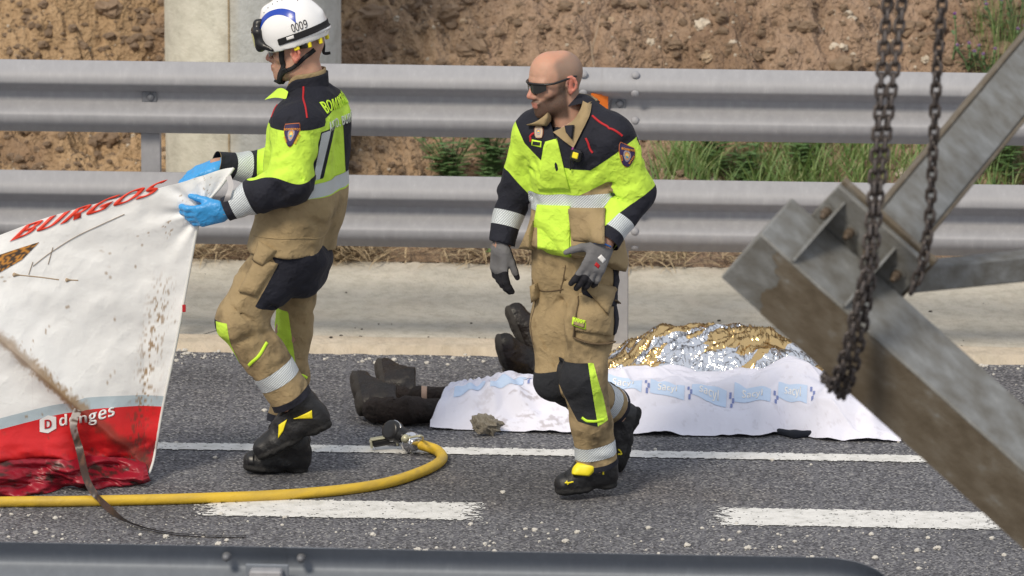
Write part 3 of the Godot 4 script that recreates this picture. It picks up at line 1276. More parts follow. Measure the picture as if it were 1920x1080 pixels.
# x to the face, y up, z to the right ear
func head_field() -> Field:
	var f := Field.new()
	f.add(Vector3(-0.026, 0.028, 0), Vector3(0.020, 0.034, 0), 0.077, 0.076, 0.02, Vector3.BACK, 1.10)
	f.add(Vector3(0.030, -0.005, 0), Vector3(0.042, -0.075, 0), 0.062, 0.041, 0.03, Vector3.BACK, 1.10)
	for z in [-1.0, 1.0]:
		f.add(Vector3(-0.006, -0.045, 0.046 * z), Vector3(0.010, -0.075, 0.040 * z), 0.018, 0.017, 0.03)
		f.add(Vector3(0.010, -0.075, 0.040 * z), Vector3(0.068, -0.100, 0.012 * z), 0.019, 0.017, 0.025)
		f.add(Vector3(0.058, -0.028, 0.038 * z), Vector3(0.064, -0.024, 0.032 * z), 0.018, 0.016, 0.02)
		f.add(Vector3(0.084, 0.013, 0.012 * z), Vector3(0.074, 0.012, 0.045 * z), 0.013, 0.011, 0.015)
		f.add(Vector3(0.077, -0.004, 0.031 * z), Vector3(0.077, -0.004, 0.033 * z), 0.0135, 0.0135, 0.006)
		f.add(Vector3(0.101, -0.041, 0.010 * z), Vector3(0.094, -0.040, 0.013 * z), 0.0085, 0.007, 0.007)
		var ring := []
		for i in 9:
			var a := deg_to_rad(-70.0 + i * 37.0)
			ring.append(Vector3(-0.017 - cos(a) * 0.0 - sin(a) * 0.0 + cos(a) * -0.017, -0.008 + sin(a) * 0.027 + 0.004, (0.081 + 0.010 * maxf(cos(a), -0.2)) * z))
		for i in 8: f.add(ring[i], ring[i + 1], 0.0052, 0.0052, 0.004)
		f.add(Vector3(-0.012, -0.030, 0.078 * z), Vector3(-0.014, -0.036, 0.079 * z), 0.0085, 0.007, 0.006)
		f.add(Vector3(-0.020, 0.008, 0.074 * z), Vector3(-0.018, -0.020, 0.073 * z), 0.012, 0.010, 0.005)
	f.add(Vector3(0.070, -0.104, 0), Vector3(0.076, -0.106, 0), 0.018, 0.016, 0.02)
	f.add(Vector3(0.088, 0.004, 0), Vector3(0.112, -0.036, 0), 0.0088, 0.0115, 0.010)
	f.add(Vector3(0.068, -0.068, 0), Vector3(0.072, -0.070, 0), 0.028, 0.026, 0.02)
	for z in [-1.0, 1.0]:
		f.crease(Vector3(0.096, -0.044, 0.020 * z), Vector3(0.084, -0.068, 0.032 * z), 0.005, 0.0012)
		f.crease(Vector3(0.09, 0.046, -0.03), Vector3(0.09, 0.046, 0.03), 0.004, 0.0012)
		f.crease(Vector3(0.094, 0.034, -0.03), Vector3(0.094, 0.034, 0.03), 0.004, 0.0012)
	f.add(Vector3(0.098, -0.0645, -0.010), Vector3(0.098, -0.0645, 0.010), 0.0052, 0.0052, 0.007)
	f.add(Vector3(0.091, -0.066, -0.022), Vector3(0.091, -0.066, 0.022), 0.005, 0.005, 0.008)
	f.add(Vector3(0.0955, -0.0765, -0.010), Vector3(0.0955, -0.0765, 0.010), 0.0058, 0.0058, 0.007)
	f.crease(Vector3(0.104, -0.0705, -0.013), Vector3(0.104, -0.0705, 0.013), 0.003, 0.0022)
	return f

func ring_collar(c: Vector3, up: Vector3, front: Vector3, r: float, h: float, flare: float, gap: float, wave := 0.0, inset := 0.0) -> Soup:
	var side := up.cross(front).normalized()
	var fr := side.cross(up).normalized()
	var s := Soup.new()
	s.grid(48, 9, func(u: float, v: float) -> Vector3:
		var a := lerpf(gap, TAU - gap, u)
		var w := clampf((v * 9.0 - 0.0) / 4.0, 0.0, 1.0) if v < 0.5 else clampf((9.0 - v * 9.0) / 4.0, 0.0, 1.0)
		var th := 0.0035 if v < 0.5 else -0.0035
		var open := 1.0 - pow(absf(cos(a * 0.5)), 1.0)
		var rr := r + flare * w + th - inset + wave * 0.004 * sin(a * 7.0) * w
		var low: float = pow(maxf(cos(a), 0.0), 2.0)
		return c + (fr * cos(a) * 1.08 + side * sin(a)) * rr + up * (h * w * (1.0 - 0.25 * low) - 0.055 * low + 0.012))
	s.normals()
	return s

func boot_field(f: Field, heel: Vector3, toe: Vector3, up: Vector3, shaft: Vector3, shaft_r := 0.062) -> Dictionary:
	var x := (toe - heel).normalized()
	var y := (up - x * up.dot(x)).normalized()
	var z := x.cross(y)
	var L := (toe - heel).length()
	var at := func(a: float, b: float, c: float) -> Vector3: return heel + x * a * L + y * b + z * c
	var a1: Vector3 = at.call(0.15, 0.055, 0.0)
	f.add(a1, at.call(0.42, 0.058, 0.0), 0.046, 0.047, 0.03)
	f.add(at.call(0.42, 0.060, 0.0), at.call(0.72, 0.045, 0.0), 0.050, 0.048, 0.03)
	f.add(at.call(0.72, 0.046, 0.0), at.call(0.86, 0.045, 0.0), 0.049, 0.044, 0.02)
	f.add(at.call(0.20, 0.07, 0.0), at.call(0.22, 0.12, 0.0), 0.052, 0.055, 0.04)
	f.add(at.call(0.22, 0.12, 0.0), shaft, 0.056, shaft_r, 0.04)
	f.add(at.call(0.28, 0.15, 0.0), at.call(0.50, 0.102, 0.0), 0.050, 0.040, 0.03)
	f.add(at.call(0.36, 0.115, 0.0), at.call(0.6, 0.078, 0.0), 0.042, 0.038, 0.03)
	f.add(at.call(0.17, 0.016, 0.0), at.call(0.40, 0.018, 0.0), 0.050, 0.043, 0.006, y, 2.3, 1)
	f.add(at.call(0.40, 0.020, 0.0), at.call(0.70, 0.018, 0.0), 0.043, 0.054, 0.006, y, 2.4, 1)
	f.add(at.call(0.70, 0.018, 0.0), at.call(0.84, 0.020, 0.0), 0.054, 0.049, 0.006, y, 2.4, 1)
	f.planes = [Plane(-y, -heel.dot(y))]
	f.crease(at.call(0.63, 0.095, -0.05), at.call(0.63, 0.095, 0.05), 0.012, 0.006)
	f.crease(at.call(0.55, 0.105, -0.05), at.call(0.57, 0.11, 0.05), 0.012, 0.006)
	f.crease(at.call(0.3, 0.16, 0.08), at.call(0.42, 0.14, -0.06), 0.014, 0.007)
	f.crease(at.call(0.02, 0.12, 0.06), at.call(0.02, 0.13, -0.06), 0.014, 0.007)
	for i in 9:   # cleats
		var u := 0.06 + i * 0.107
		if i == 4: continue
		f.crease(at.call(u, 0.0, 0.075), at.call(u, 0.0, 0.02), 0.010, 0.02)
		f.crease(at.call(u, 0.0, -0.075), at.call(u, 0.0, -0.02), 0.010, 0.02)
	f.crease(at.call(0.37, 0.0, 0.09), at.call(0.37, 0.0, -0.09), 0.022, 0.022)
	f.rough = noise(FastNoiseLite.TYPE_SIMPLEX, 14.0, 3, 77)
	f.rough_amp = 0.0035
	return {"x": x, "y": y, "z": z, "at": at}

func make_boot(parent: Node3D, heel: Vector3, toe: Vector3, up: Vector3, shaft: Vector3, sd: int, shaft_r := 0.062, cell := 0.006) -> Array:
	var f := Field.new()
	var fr := boot_field(f, heel, toe, up, shaft, shaft_r)
	var top: Vector3 = (shaft - (fr.at as Callable).call(0.22, 0.12, 0.0)).normalized()
	f.planes.append(Plane(top, shaft.dot(top)))
	var s := f.mesh(cell)
	s.cut([""], "sole", func(p: Vector3, _n: Vector3, w: Vector2) -> float: return (p - heel).dot(fr.y) - 0.033)
	var b := put("boot", s.mesh("", 0.0, grime(sd, 0.5)), M.boot, parent)
	put("sole", s.mesh("sole", 0.0, grime(sd + 1, 0.5)), M.sole, b)
	return [b, f, fr]

func badge_texture(shield: bool) -> ImageTexture:
	var im := Image.create(96, 96, false, Image.FORMAT_RGB8)
	var n := noise(FastNoiseLite.TYPE_SIMPLEX, 0.13, 2, 60)
	for y in 96:
		for x in 96:
			var u := (x + 0.5) / 96.0 * 2.0 - 1.0
			var v := (y + 0.5) / 96.0 * 2.0 - 1.0
			var edge := maxf(absf(u), absf(v))
			var r := Vector2(u * 1.05, v + 0.02).length()
			var c := lin(0.035, 0.022, 0.09)
			if edge > 0.93: c = lin(0.45, 0.12, 0.04)
			elif edge > 0.86: c = lin(0.02, 0.015, 0.05)
			elif r < 0.24: c = lin(0.1, 0.35, 0.5) if v > 0.0 else lin(0.75, 0.6, 0.2)
			elif r < 0.34: c = lin(0.7, 0.3, 0.06)
			elif r < 0.52: c = lin(0.45, 0.46, 0.5) if n.get_noise_2d(x * 2.0, y * 2.0) > -0.1 else lin(0.16, 0.1, 0.16)
			elif not shield: c = lin(0.55, 0.42, 0.3)
			im.set_pixel(x, y, c)
	return ImageTexture.create_from_image(im)

func lettering_on(f: Field, parent: Node3D, called: String, text: String, height: float, centre: Vector3, right: Vector3, up: Vector3, dir: Vector3, m: Material, bold := true, widen := 1.0, arc := 0.0) -> MeshInstance3D:
	var a := letters(text, height, bold, 0.001, 0.0, widen)
	var r := span(a)
	var sheet := Sheet.new(r.position, r.end, Vector2i(28, 5), func(x: float, y: float) -> Vector3:
		return f.cast(centre + right * x + up * y - dir * 0.12, dir, 0.0026))
	return put(called, bent_letters(a, func(v: Vector3) -> Vector3: return sheet.at(v.x, v.y) - dir * (v.z + 0.0005)), m, parent)

func shield_badge(f: Field, parent: Node3D, c: Vector3, right: Vector3, up: Vector3, size: float, text := true) -> void:
	var out := f.grad(f.snap(c))
	right = (right - out * right.dot(out)).normalized()
	up = (up - out * up.dot(out)).normalized()
	var w := right * size * 0.5
	var h := up * size * 0.55
	var s := panel(f, c - w + h, c + w + h, c + w - h, c - w - h, 0.003, 14, 16, func(v: float) -> float: return 0.08 + 0.92 * pow(clampf(v / 0.60, 0.0, 1.0), 0.5) - 0.14 * smoothstep(0.86, 1.0, v), 0.0, false)
	var m := mat(1, 1, 1, 0.7)
	m.albedo_texture = badge_texture(true)
	var b := put("shield_badge", s.mesh(), m, parent)
	if text:
		var fr := {"f": f}
		var lt := mat(0.75, 0.3, 0.04, 0.7)
		var sheet := Sheet.new(Vector2(-size, -size) * 0.6, Vector2(size, size) * 0.6, Vector2i(12, 12), func(x: float, y: float) -> Vector3: return f.cast(c + right * x + up * y + out * 0.07, -out, 0.0045))
		var pl := func(a: Array) -> ArrayMesh: return bent_letters(a, func(v: Vector3) -> Vector3: return sheet.at(v.x, v.y) + out * v.z)
		var a1 := letters("BOMBEROS", size * 0.10, true, 0.0008)
		var v1: PackedVector3Array = a1[Mesh.ARRAY_VERTEX]
		for i in v1.size(): v1[i].y += size * 0.33
		a1[Mesh.ARRAY_VERTEX] = v1
		put("badge_lettering", (pl as Callable).call(a1), lt, parent)
		for sd in [-1.0, 1.0]:
			var a2 := letters("AYTO" if sd < 0 else "BURGOS", size * 0.085, true, 0.0008)
			var v2: PackedVector3Array = a2[Mesh.ARRAY_VERTEX]
			for i in v2.size():
				var q := Vector2(v2[i].x, v2[i].y).rotated(-sd * -1.15 if sd > 0 else -1.15)
				v2[i] = Vector3(q.x + sd * size * 0.27, q.y - size * 0.12, v2[i].z)
			a2[Mesh.ARRAY_VERTEX] = v2
			put("badge_lettering", (pl as Callable).call(a2), lt, parent)

func skin_tint(shaved: bool) -> Callable:
	var n := noise(FastNoiseLite.TYPE_SIMPLEX, 30.0, 3, 88)
	return func(p: Vector3, _n: Vector3) -> Color:
		var k := 1.0 + 0.10 * n.get_noise_3dv(p)
		var c := Color(0.52, 0.30, 0.215) * k
		c = c.lerp(Color(0.55, 0.275, 0.18), smoothstep(0.05, 0.1, p.y) * 0.7)
		var ear := smoothstep(0.072, 0.080, absf(p.z)) * smoothstep(0.01, -0.01, p.x) * smoothstep(-0.06, -0.045, p.y) * smoothstep(0.05, 0.03, p.y)
		c = c.lerp(Color(0.55, 0.17, 0.13), ear * 0.75)
		c = c.lerp(Color(0.5, 0.2, 0.15), smoothstep(0.098, 0.112, p.x) * 0.6)
		var lip := smoothstep(0.092, 0.097, p.x) * smoothstep(-0.084, -0.080, p.y) * smoothstep(-0.058, -0.062, p.y) * smoothstep(0.024, 0.018, absf(p.z))
		c = c.lerp(Color(0.42, 0.15, 0.12), lip * 0.8)
		var grit := 0.75 + 0.5 * n.get_noise_3dv(p * 6.0)
		if shaved:
			var hair := smoothstep(0.038, 0.018, p.x + 0.006 * n.get_noise_3dv(p)) * smoothstep(0.098, 0.075, p.y + p.x * 0.25) * smoothstep(-0.055, -0.03, p.y - p.x * 0.3) * (1.0 - ear)
			c = c.lerp(Color(0.21, 0.16, 0.125), hair * 0.72)
			var line := -0.016 - clampf(p.x, 0.0, 0.09) * 0.46
			var beard := smoothstep(line + 0.005, line - 0.010, p.y) * smoothstep(-0.012, 0.004, p.x) * (1.0 - lip) * (1.0 - ear)
			beard *= 1.0 - smoothstep(-0.118, -0.14, p.y) * 0.8
			beard = maxf(beard, 0.85 * smoothstep(0.080, 0.090, p.x) * smoothstep(-0.046, -0.052, p.y) * smoothstep(-0.066, -0.060, p.y) * smoothstep(0.034, 0.026, absf(p.z)))
			c = c.lerp(Color(0.05, 0.031, 0.023), clampf(beard * (0.86 + 0.14 * grit), 0.0, 1.0) * 0.92)
			var burn := smoothstep(0.018, 0.008, absf(p.x - 0.012)) * smoothstep(-0.06, -0.03, p.y) * smoothstep(0.01, -0.015, p.y)
			c = c.lerp(Color(0.08, 0.055, 0.045), burn * 0.8 * grit)
		else:
			var stub := smoothstep(-0.05, -0.07, p.y) * smoothstep(-0.01, 0.02, p.x) * (1.0 - lip)
			c = c.lerp(Color(0.22, 0.13, 0.10), stub * 0.45 * grit)
			c = c.lerp(Color(0.2, 0.14, 0.1), smoothstep(0.0, 0.03, p.y) * smoothstep(-0.01, -0.03, p.x) * 0.6)
		return c

func figure(parent: Node3D, head: Field, place: Transform3D, shaved: bool, neck_to: Vector3, limbs: Array) -> MeshInstance3D:
	# head and neck on a fine grid, the figure under the clothes on a coarse one, in one mesh
	var inv := place.affine_inverse()
	var nb := inv * neck_to
	head.add(Vector3(-0.020, -0.045, 0), nb, 0.055, 0.064, 0.03)
	for z in [-1.0, 1.0]:
		head.add(Vector3(-0.03, -0.03, 0.05 * z), nb + Vector3(0.05, 0, 0.02 * z), 0.014, 0.014, 0.02)
	var s := head.mesh(0.0042)
	var tints := skin_tint(shaved)
	for i in s.v.size():
		s.c.append(tints.call(s.v[i], s.n[i]))
	for i in s.v.size():
		s.v[i] = place * s.v[i]
	var inner := Field.new()
	for l in limbs:
		inner.chain(l[0], l[1], 0.05)
	inner.mesh(0.026, s)
	while s.c.size() < s.v.size(): s.c.append(Color(0.45, 0.26, 0.19))
	return put("body", s.mesh(), M.skin, parent)

func frame_of(forward: Vector3, up: Vector3, at: Vector3, size: float) -> Transform3D:
	var x := forward.normalized()
	var z := x.cross(up).normalized()
	return Transform3D(Basis(x * size, z.cross(x) * size, z * size), at)

func sunglasses(parent: Node3D, head: Field, place: Transform3D) -> void:
	var g := Node3D.new()
	g.name = "sunglasses"
	parent.add_child(g, true)
	g.transform = place
	for z in [-1.0, 1.0]:
		var s := Soup.new()
		var face := func(u: float, v: float) -> Vector3:
			var a := lerpf(0.006, 0.064, u)
			var h := lerpf(-0.025 + 0.012 * pow(absf(u - 0.4) * 1.7, 2.0), 0.012 - 0.003 * u, v)
			return Vector3(0.109 - a * a * 8.5, h, a * z)
		s.grid(10, 6, face)
		s.normals()
		put("lens", s.mesh(), M.lens, g)
		var rim := PackedVector3Array()
		for i in 12: rim.append((face as Callable).call(i / 11.0, 1.0) + Vector3(0.0015, 0.001, 0))
		rim.append(Vector3(0.050, 0.010, 0.079 * z))
		rim.append(Vector3(0.0, 0.017, 0.082 * z))
		rim.append(Vector3(-0.03, 0.021, 0.080 * z))
		rim.append(Vector3(-0.045, 0.019, 0.075 * z))
		var rr := PackedFloat32Array()
		for i in rim.size(): rr.append(0.0034 if i < 11 else 0.0042)
		put("temple", tube(curve(rim, 2), PackedFloat32Array([0.0042]), 6).mesh(), M.black_plastic, g)
	put("bridge", tube(PackedVector3Array([Vector3(0.109, 0.008, -0.009), Vector3(0.1115, 0.010, 0), Vector3(0.109, 0.008, 0.009)]), PackedFloat32Array([0.004]), 6).mesh(), M.black_plastic, g)

# ---------------------------------------------------------------- the firefighter in the helmet
func make_helmet_firefighter() -> void:
	var o := thing("person", "firefighter in a white helmet and lime jacket, seen from behind, dragging the tent", "person", Vector3(-0.885, 0, -0.635))
	var F := Vector3(-0.94, 0, -0.34)
	var L := Vector3(-0.34, 0, 0.94)
	var chest := Vector3(0.078, 1.381, 0)
	var waist := Vector3(0.053, 1.111, 0)
	var hem := Vector3(0.008, 0.944, 0)
	# jacket
	var j := Field.new()
	for s in [-1.0, 1.0]:
		j.add(chest + L * s * 0.085, waist + L * s * 0.08, 0.138, 0.142, 0.05)
		j.add(waist + L * s * 0.08, hem + L * s * 0.085 - Vector3(0, 0.03, 0), 0.138, 0.148, 0.05)
	j.add(chest + L * 0.13 + Vector3(0.01, 0.06, 0), chest - L * 0.13 + Vector3(0.01, 0.06, 0), 0.098, 0.098, 0.06)
	j.add(Vector3(0.1, 1.478, 0) + L * 0.10, Vector3(0.1, 1.478, 0) - L * 0.10, 0.07, 0.07, 0.06)
	j.add(Vector3(0.1, 1.521, 0) + L * 0.02, Vector3(0.1, 1.521, 0) - L * 0.02, 0.078, 0.078, 0.05)
	var ln := [Vector3(0.037, 1.459, 0.2), Vector3(0.015, 1.24, 0.26), Vector3(-0.243, 1.125, 0.24)]
	j.chain([ln[0], ln[1]], [0.088, 0.083], 0.05, 1)
	j.chain([ln[1], ln[1].lerp(ln[2], 0.5), ln[2]], [0.083, 0.068, 0.052], 0.04, 1)
	var lf := [Vector3(0.12, 1.377, -0.18), Vector3(-0.069, 1.181, -0.22), Vector3(-0.293, 1.234, -0.13)]
	j.chain(lf, [0.085, 0.075, 0.050], 0.05, 2)
	var cn: Vector3 = (ln[2] - ln[1]).normalized()
	var cf: Vector3 = (lf[2] - lf[1]).normalized()
	j.planes = [Plane(-Vector3(0.10, 0.995, 0).normalized(), -(Vector3(0.018, 0.918, 0).dot(Vector3(0.10, 0.995, 0).normalized())))]
	creases(j, ln[0], ln[1], 0.085, 7, 5, 0.009)
	creases(j, (ln[0] as Vector3).lerp(ln[1], 0.75), (ln[1] as Vector3).lerp(ln[2], 0.3), 0.085, 9, 6, 0.012, 0.8)
	creases(j, (ln[1] as Vector3).lerp(ln[2], 0.3), ln[2], 0.062, 5, 7, 0.006)
	creases(j, waist + L * 0.08 + Vector3(0, 0.06, 0), hem + L * 0.08, 0.155, 12, 8, 0.011, 0.5)
	creases(j, chest + L * 0.1, waist + L * 0.1, 0.14, 7, 9, 0.009, 0.9)
	creases(j, lf[1], lf[2], 0.06, 5, 10, 0.007)
	j.rough = noise(FastNoiseLite.TYPE_SIMPLEX, 6.0, 2, 61, 0.4)
	j.rough_amp = 0.0085
	j.rough_scale = Vector3(1.0, 0.75, 1.0)
	var s := j.mesh(0.0082)
	s.weigh(j)
	s.cut([""], "drop", func(p: Vector3, _n: Vector3, w: Vector2) -> float: return minf(maxf(((ln[2] as Vector3) - p).dot(cn), maxf(w.x, w.x - w.y)), maxf(((lf[2] as Vector3) - p).dot(cf), maxf(w.y, w.y - w.x))) if p.x < 0.02 else 1.0)
	var belt0 := Vector3(0.123, 1.161, 0).y
	var belt1 := Vector3(0.124, 1.217, 0).y
	s.cut([""], "hem", func(p: Vector3, _n: Vector3, w: Vector2) -> float: return maxf(p.y + 0.02 * (p.x + 0.02) - belt0, -minf(w.x, w.y)))
	s.cut([""], "belt", func(p: Vector3, _n: Vector3, w: Vector2) -> float: return maxf(absf(p.y - (belt0 + belt1) * 0.5 - (p.x - 0.1) * 0.02) - (belt1 - belt0) * 0.5, -minf(w.x, w.y)))
	var sl := Vector3(-0.017, 1.257, 0.25).y
	s.cut([""], "sleeve", func(p: Vector3, _n: Vector3, w: Vector2) -> float: return maxf(minf(maxf(p.y - sl + 0.012 * sin(p.x * 30.0), 0.14 - p.z), maxf(p.x - Vector3(-0.131, 1.243, -0.15).x, p.z + 0.02)), minf(w.x, w.y)))
	s.cut(["sleeve"], "cuff_band", func(p: Vector3, _n: Vector3, w: Vector2) -> float: return minf(maxf(slab(p, Vector3(-0.138, 1.155, 0.22), Vector3(-0.21, 1.131, 0.22), cn), 0.05 - p.z), maxf(slab(p, Vector3(-0.156, 1.212, -0.15), Vector3(-0.22, 1.221, -0.14), cf), p.z + 0.02)))
	s.cut(["sleeve"], "cuff_edge", func(p: Vector3, _n: Vector3, w: Vector2) -> float: return (Vector3(-0.255, 1.114, 0.2) - p).dot(cn) if w.x < w.y else (Vector3(-0.291, 1.234, -0.13) - p).dot(cf))
	var y0 := Vector3(0.04, 1.448, 0).y
	var bk0 := Vector3(0.15, 1.473, 0)
	var bk1 := Vector3(0.235, 1.523, 0)
	s.cut([""], "yoke", func(p: Vector3, _n: Vector3, w: Vector2) -> float:
		var low := y0 if p.x < bk0.x else lerpf(bk0.y, bk1.y, (p.x - bk0.x) / (bk1.x - bk0.x))
		if p.z < -0.02 and p.x < 0.0: low = y0 + 0.02
		return low - p.y)
	# two silver strips edged in navy run up the back from the belt
	for e in [["back_strip_edge", [Vector3(0.119, 1.429, 0.1), Vector3(0.186, 1.429, 0.1), Vector3(0.141, 1.235, 0.1), Vector3(0.086, 1.235, 0.1)]], ["back_strip_edge", [Vector3(0.216, 1.435, 0), Vector3(0.273, 1.435, 0), Vector3(0.272, 1.208, 0), Vector3(0.225, 1.208, 0)]], ["back_strip", [Vector3(0.136, 1.424, 0.1), Vector3(0.171, 1.424, 0.1), Vector3(0.126, 1.235, 0.1), Vector3(0.101, 1.235, 0.1)]]]:
		var o2 := Outline.new(e[1])
		s.cut(["", "back_strip_edge"] if e[0] == "back_strip" else [""], e[0], func(p: Vector3, _n: Vector3, w: Vector2) -> float: return maxf(maxf(o2.d(p), -0.15 - p.z), -w.x - 0.02))
	var jk := put("jacket", s.mesh("", 0.0, grime(62, 0.22)), M.hivis, o)
	put_pieces("yoke", s, "yoke", 0.0008, grime(63, 0.3), M.navy, jk)
	put_pieces("sleeve", s, "sleeve", 0.0008, grime(64, 0.3), M.navy, jk)
	put_pieces("hem_panel", s, "hem", 0.0, grime(65, 0.5), M.khaki, jk)
	put_pieces("reflective_belt", s, "belt", 0.0015, null, M.tape, jk)
	put_pieces("cuff_band", s, "cuff_band", 0.0015, null, M.tape, jk)
	put_pieces("cuff_edge", s, "cuff_edge", 0.001, grime(66, 0.2), M.khaki, jk)
	put_pieces("strip_edge", s, "back_strip_edge", 0.001, grime(67, 0.2), M.navy, jk)
	put_pieces("back_strip", s, "back_strip", 0.0018, null, M.tape, jk)
	for e in [[Vector3(0.056, 1.605, 0.07), Vector3(0.062, 1.567, 0.16), Vector3(0.081, 1.533, 0.25), Vector3(0.09, 1.503, 0.28)], [Vector3(-0.053, 1.529, 0.12), Vector3(-0.062, 1.507, 0.15), Vector3(-0.074, 1.483, 0.18)]]:
		put("red_piping", strip(j, e, 0.007, 0.004), M.red_pipe, jk)
	shield_badge(j, jk, Vector3(0.013, 1.438, 0.33), Vector3.RIGHT, Vector3.UP, 0.088)
	lettering_on(j, jk, "back_lettering", "BOMBEROS", 0.044, Vector3(0.163, 1.51, 0) , -L, Vector3(0.0, 1, 0.0), F, M.lime_print, true, 0.86)
	lettering_on(j, jk, "back_lettering", "AYTO. BURGOS", 0.036, Vector3(0.171, 1.437, 0), -L, Vector3.UP, F, M.grey_print, true, 0.86)
	put("hem_seam", strip(j, [Vector3(-0.148, 1.002, 0.15), Vector3(-0.039, 1.004, 0.28), Vector3(0.086, 0.991, 0.25), Vector3(0.188, 0.977, 0.1)], 0.004, 0.002), M.khaki.duplicate(), jk)
	# collar
	var neck := Vector3(0.079, 1.574, 0)
	var cu := Vector3(-0.16, 1, 0)
	put("collar", ring_collar(neck + Vector3(0, -0.02, 0), cu, F, 0.076, 0.052, 0.005, 0.35).mesh("", 0.0, grime(68, 0.2)), M.navy, jk)
	put("collar_lining", ring_collar(neck + Vector3(0, -0.012, 0), cu, F, 0.073, 0.060, 0.004, 0.30, 0.0, 0.003).mesh("", 0.0, grime(69, 0.2)), M.khaki, jk)
	var flap := Soup.new()
	var f4 := [Vector3(-0.043, 1.565, 0.02), Vector3(0.002, 1.568, 0.1), Vector3(-0.006, 1.542, 0.12), Vector3(-0.093, 1.526, 0.05)]
	flap.grid(6, 4, func(u: float, v: float) -> Vector3: return (f4[3] as Vector3).lerp(f4[2], u).lerp((f4[0] as Vector3).lerp(f4[1], u), v) + Vector3(0, 0.008 * sin(u * PI), 0))
	flap.normals()
	put("collar_flap", flap.mesh("", 0.0, grime(70, 0.2)), M.hivis, jk)
	# trousers
	var t := Field.new()
	var hipn := Vector3(-0.013, 0.924, 0.085)
	var kn := Vector3(-0.193, 0.654, 0.14)
	var an := Vector3(0.011, 0.315, 0.1)
	var hipf := Vector3(0.039, 0.887, -0.085)
	var kf := Vector3(0.011, 0.548, -0.12)
	var af := Vector3(-0.023, 0.185, -0.1)
	t.add(Vector3(0.012, 0.97, 0) + L * 0.07, Vector3(0.007, 0.884, 0) + L * 0.07, 0.115, 0.118, 0.05)
	t.add(Vector3(0.012, 0.97, 0) - L * 0.07, Vector3(0.02, 0.884, 0) - L * 0.07, 0.115, 0.116, 0.05)
	t.add(Vector3(0.039, 0.875, 0.06), Vector3(0.03, 0.829, 0.05), 0.112, 0.105, 0.05)
	t.add(Vector3(0.057, 0.849, -0.06), Vector3(0.057, 0.808, -0.05), 0.098, 0.094, 0.05)
	t.chain([hipn, hipn.lerp(kn, 0.5), kn], [0.122, 0.104, 0.094], 0.035, 1)
	t.chain([kn, kn.lerp(an, 0.45), an], [0.093, 0.086, 0.084], 0.03, 1)
	t.chain([hipf, kf], [0.100, 0.070], 0.03, 2)
	t.chain([kf, kf.lerp(af, 0.45), af], [0.070, 0.073, 0.072], 0.03, 2)
	var tn := (an - kn).normalized()
	var tf := (af - kf).normalized()
	creases(t, hipn.lerp(kn, 0.75), kn.lerp(an, 0.3), 0.098, 16, 12, 0.013, 0.9)
	creases(t, kn.lerp(an, 0.5), an, 0.090, 8, 13, 0.010, 0.6)
	creases(t, hipn, kn, 0.115, 7, 14, 0.009)
	creases(t, kf.lerp(hipf, 0.3), kf.lerp(af, 0.4), 0.079, 10, 15, 0.010, 0.8)
	creases(t, kf.lerp(af, 0.4), af, 0.078, 7, 16, 0.010, 0.6)
	t.rough = noise(FastNoiseLite.TYPE_SIMPLEX, 6.0, 2, 71, 0.4)
	t.rough_amp = 0.009
	t.planes = []
	var ts := Soup.new()
	# each leg ends in a plane of its own: cut off on the mesh
	ts = t.mesh(0.0088)
	ts.weigh(t)
	ts.cut([""], "drop", func(p: Vector3, _n: Vector3, w: Vector2) -> float: return minf(maxf((an - p).dot(tn), (w.x - w.y)), maxf((af - p).dot(tf), -(w.x - w.y))) if p.y < 0.45 else 1.0)
	var navy := Outline.new([Vector3(-0.089, 1.057, 0), Vector3(-0.041, 0.888, 0), Vector3(-0.134, 0.725, 0), Vector3(-0.066, 0.703, 0), Vector3(0.248, 0.719, 0), Vector3(0.25, 1.057, 0)].slice(0, 0) + [Vector3(-0.041, 0.888, 0), Vector3(-0.134, 0.725, 0), Vector3(-0.066, 0.703, 0), Vector3(0.291, 0.725, 0), Vector3(0.292, 0.992, 0), Vector3(0.017, 0.992, 0)])
	var navy2 := Outline.new([Vector3(-0.096, 1.003, 0), Vector3(-0.096, 0.977, 0), Vector3(-0.027, 0.862, 0), Vector3(0.038, 0.992, 0)])
	ts.cut([""], "seat", func(p: Vector3, _n: Vector3, w: Vector2) -> float: return minf(navy.d(p), navy2.d(p)))
	var k1 := Outline.new([Vector3(-0.329, 0.671, 0), Vector3(-0.266, 0.66, 0), Vector3(-0.208, 0.422, 0), Vector3(-0.221, 0.394, 0), Vector3(-0.316, 0.514, 0)])
	var st1 := Outline.new([Vector3(-0.287, 0.66, 0), Vector3(-0.242, 0.66, 0), Vector3(-0.228, 0.562, 0), Vector3(-0.254, 0.514, 0), Vector3(-0.281, 0.584, 0)])
	var st1b := Outline.new([Vector3(-0.228, 0.564, 0), Vector3(-0.176, 0.431, 0), Vector3(-0.2, 0.403, 0), Vector3(-0.256, 0.514, 0)])
	var st2 := Outline.new([Vector3(-0.066, 0.656, 0), Vector3(-0.007, 0.649, 0), Vector3(0.022, 0.42, 0), Vector3(-0.023, 0.457, 0), Vector3(-0.067, 0.54, 0)])
	var k2 := Outline.new([Vector3(-0.123, 0.677, 0), Vector3(-0.062, 0.656, 0), Vector3(-0.063, 0.536, 0), Vector3(-0.103, 0.558, 0)])
	ts.cut([""], "knee_stripe", func(p: Vector3, _n: Vector3, w: Vector2) -> float: return minf(maxf(minf(st1.d(p), st1b.d(p)), (w.x - w.y)), maxf(st2.d(p), -(w.x - w.y))))
	ts.cut([""], "knee_patch", func(p: Vector3, _n: Vector3, w: Vector2) -> float: return minf(maxf(k1.d(p), (w.x - w.y)), maxf(k2.d(p), -(w.x - w.y))))
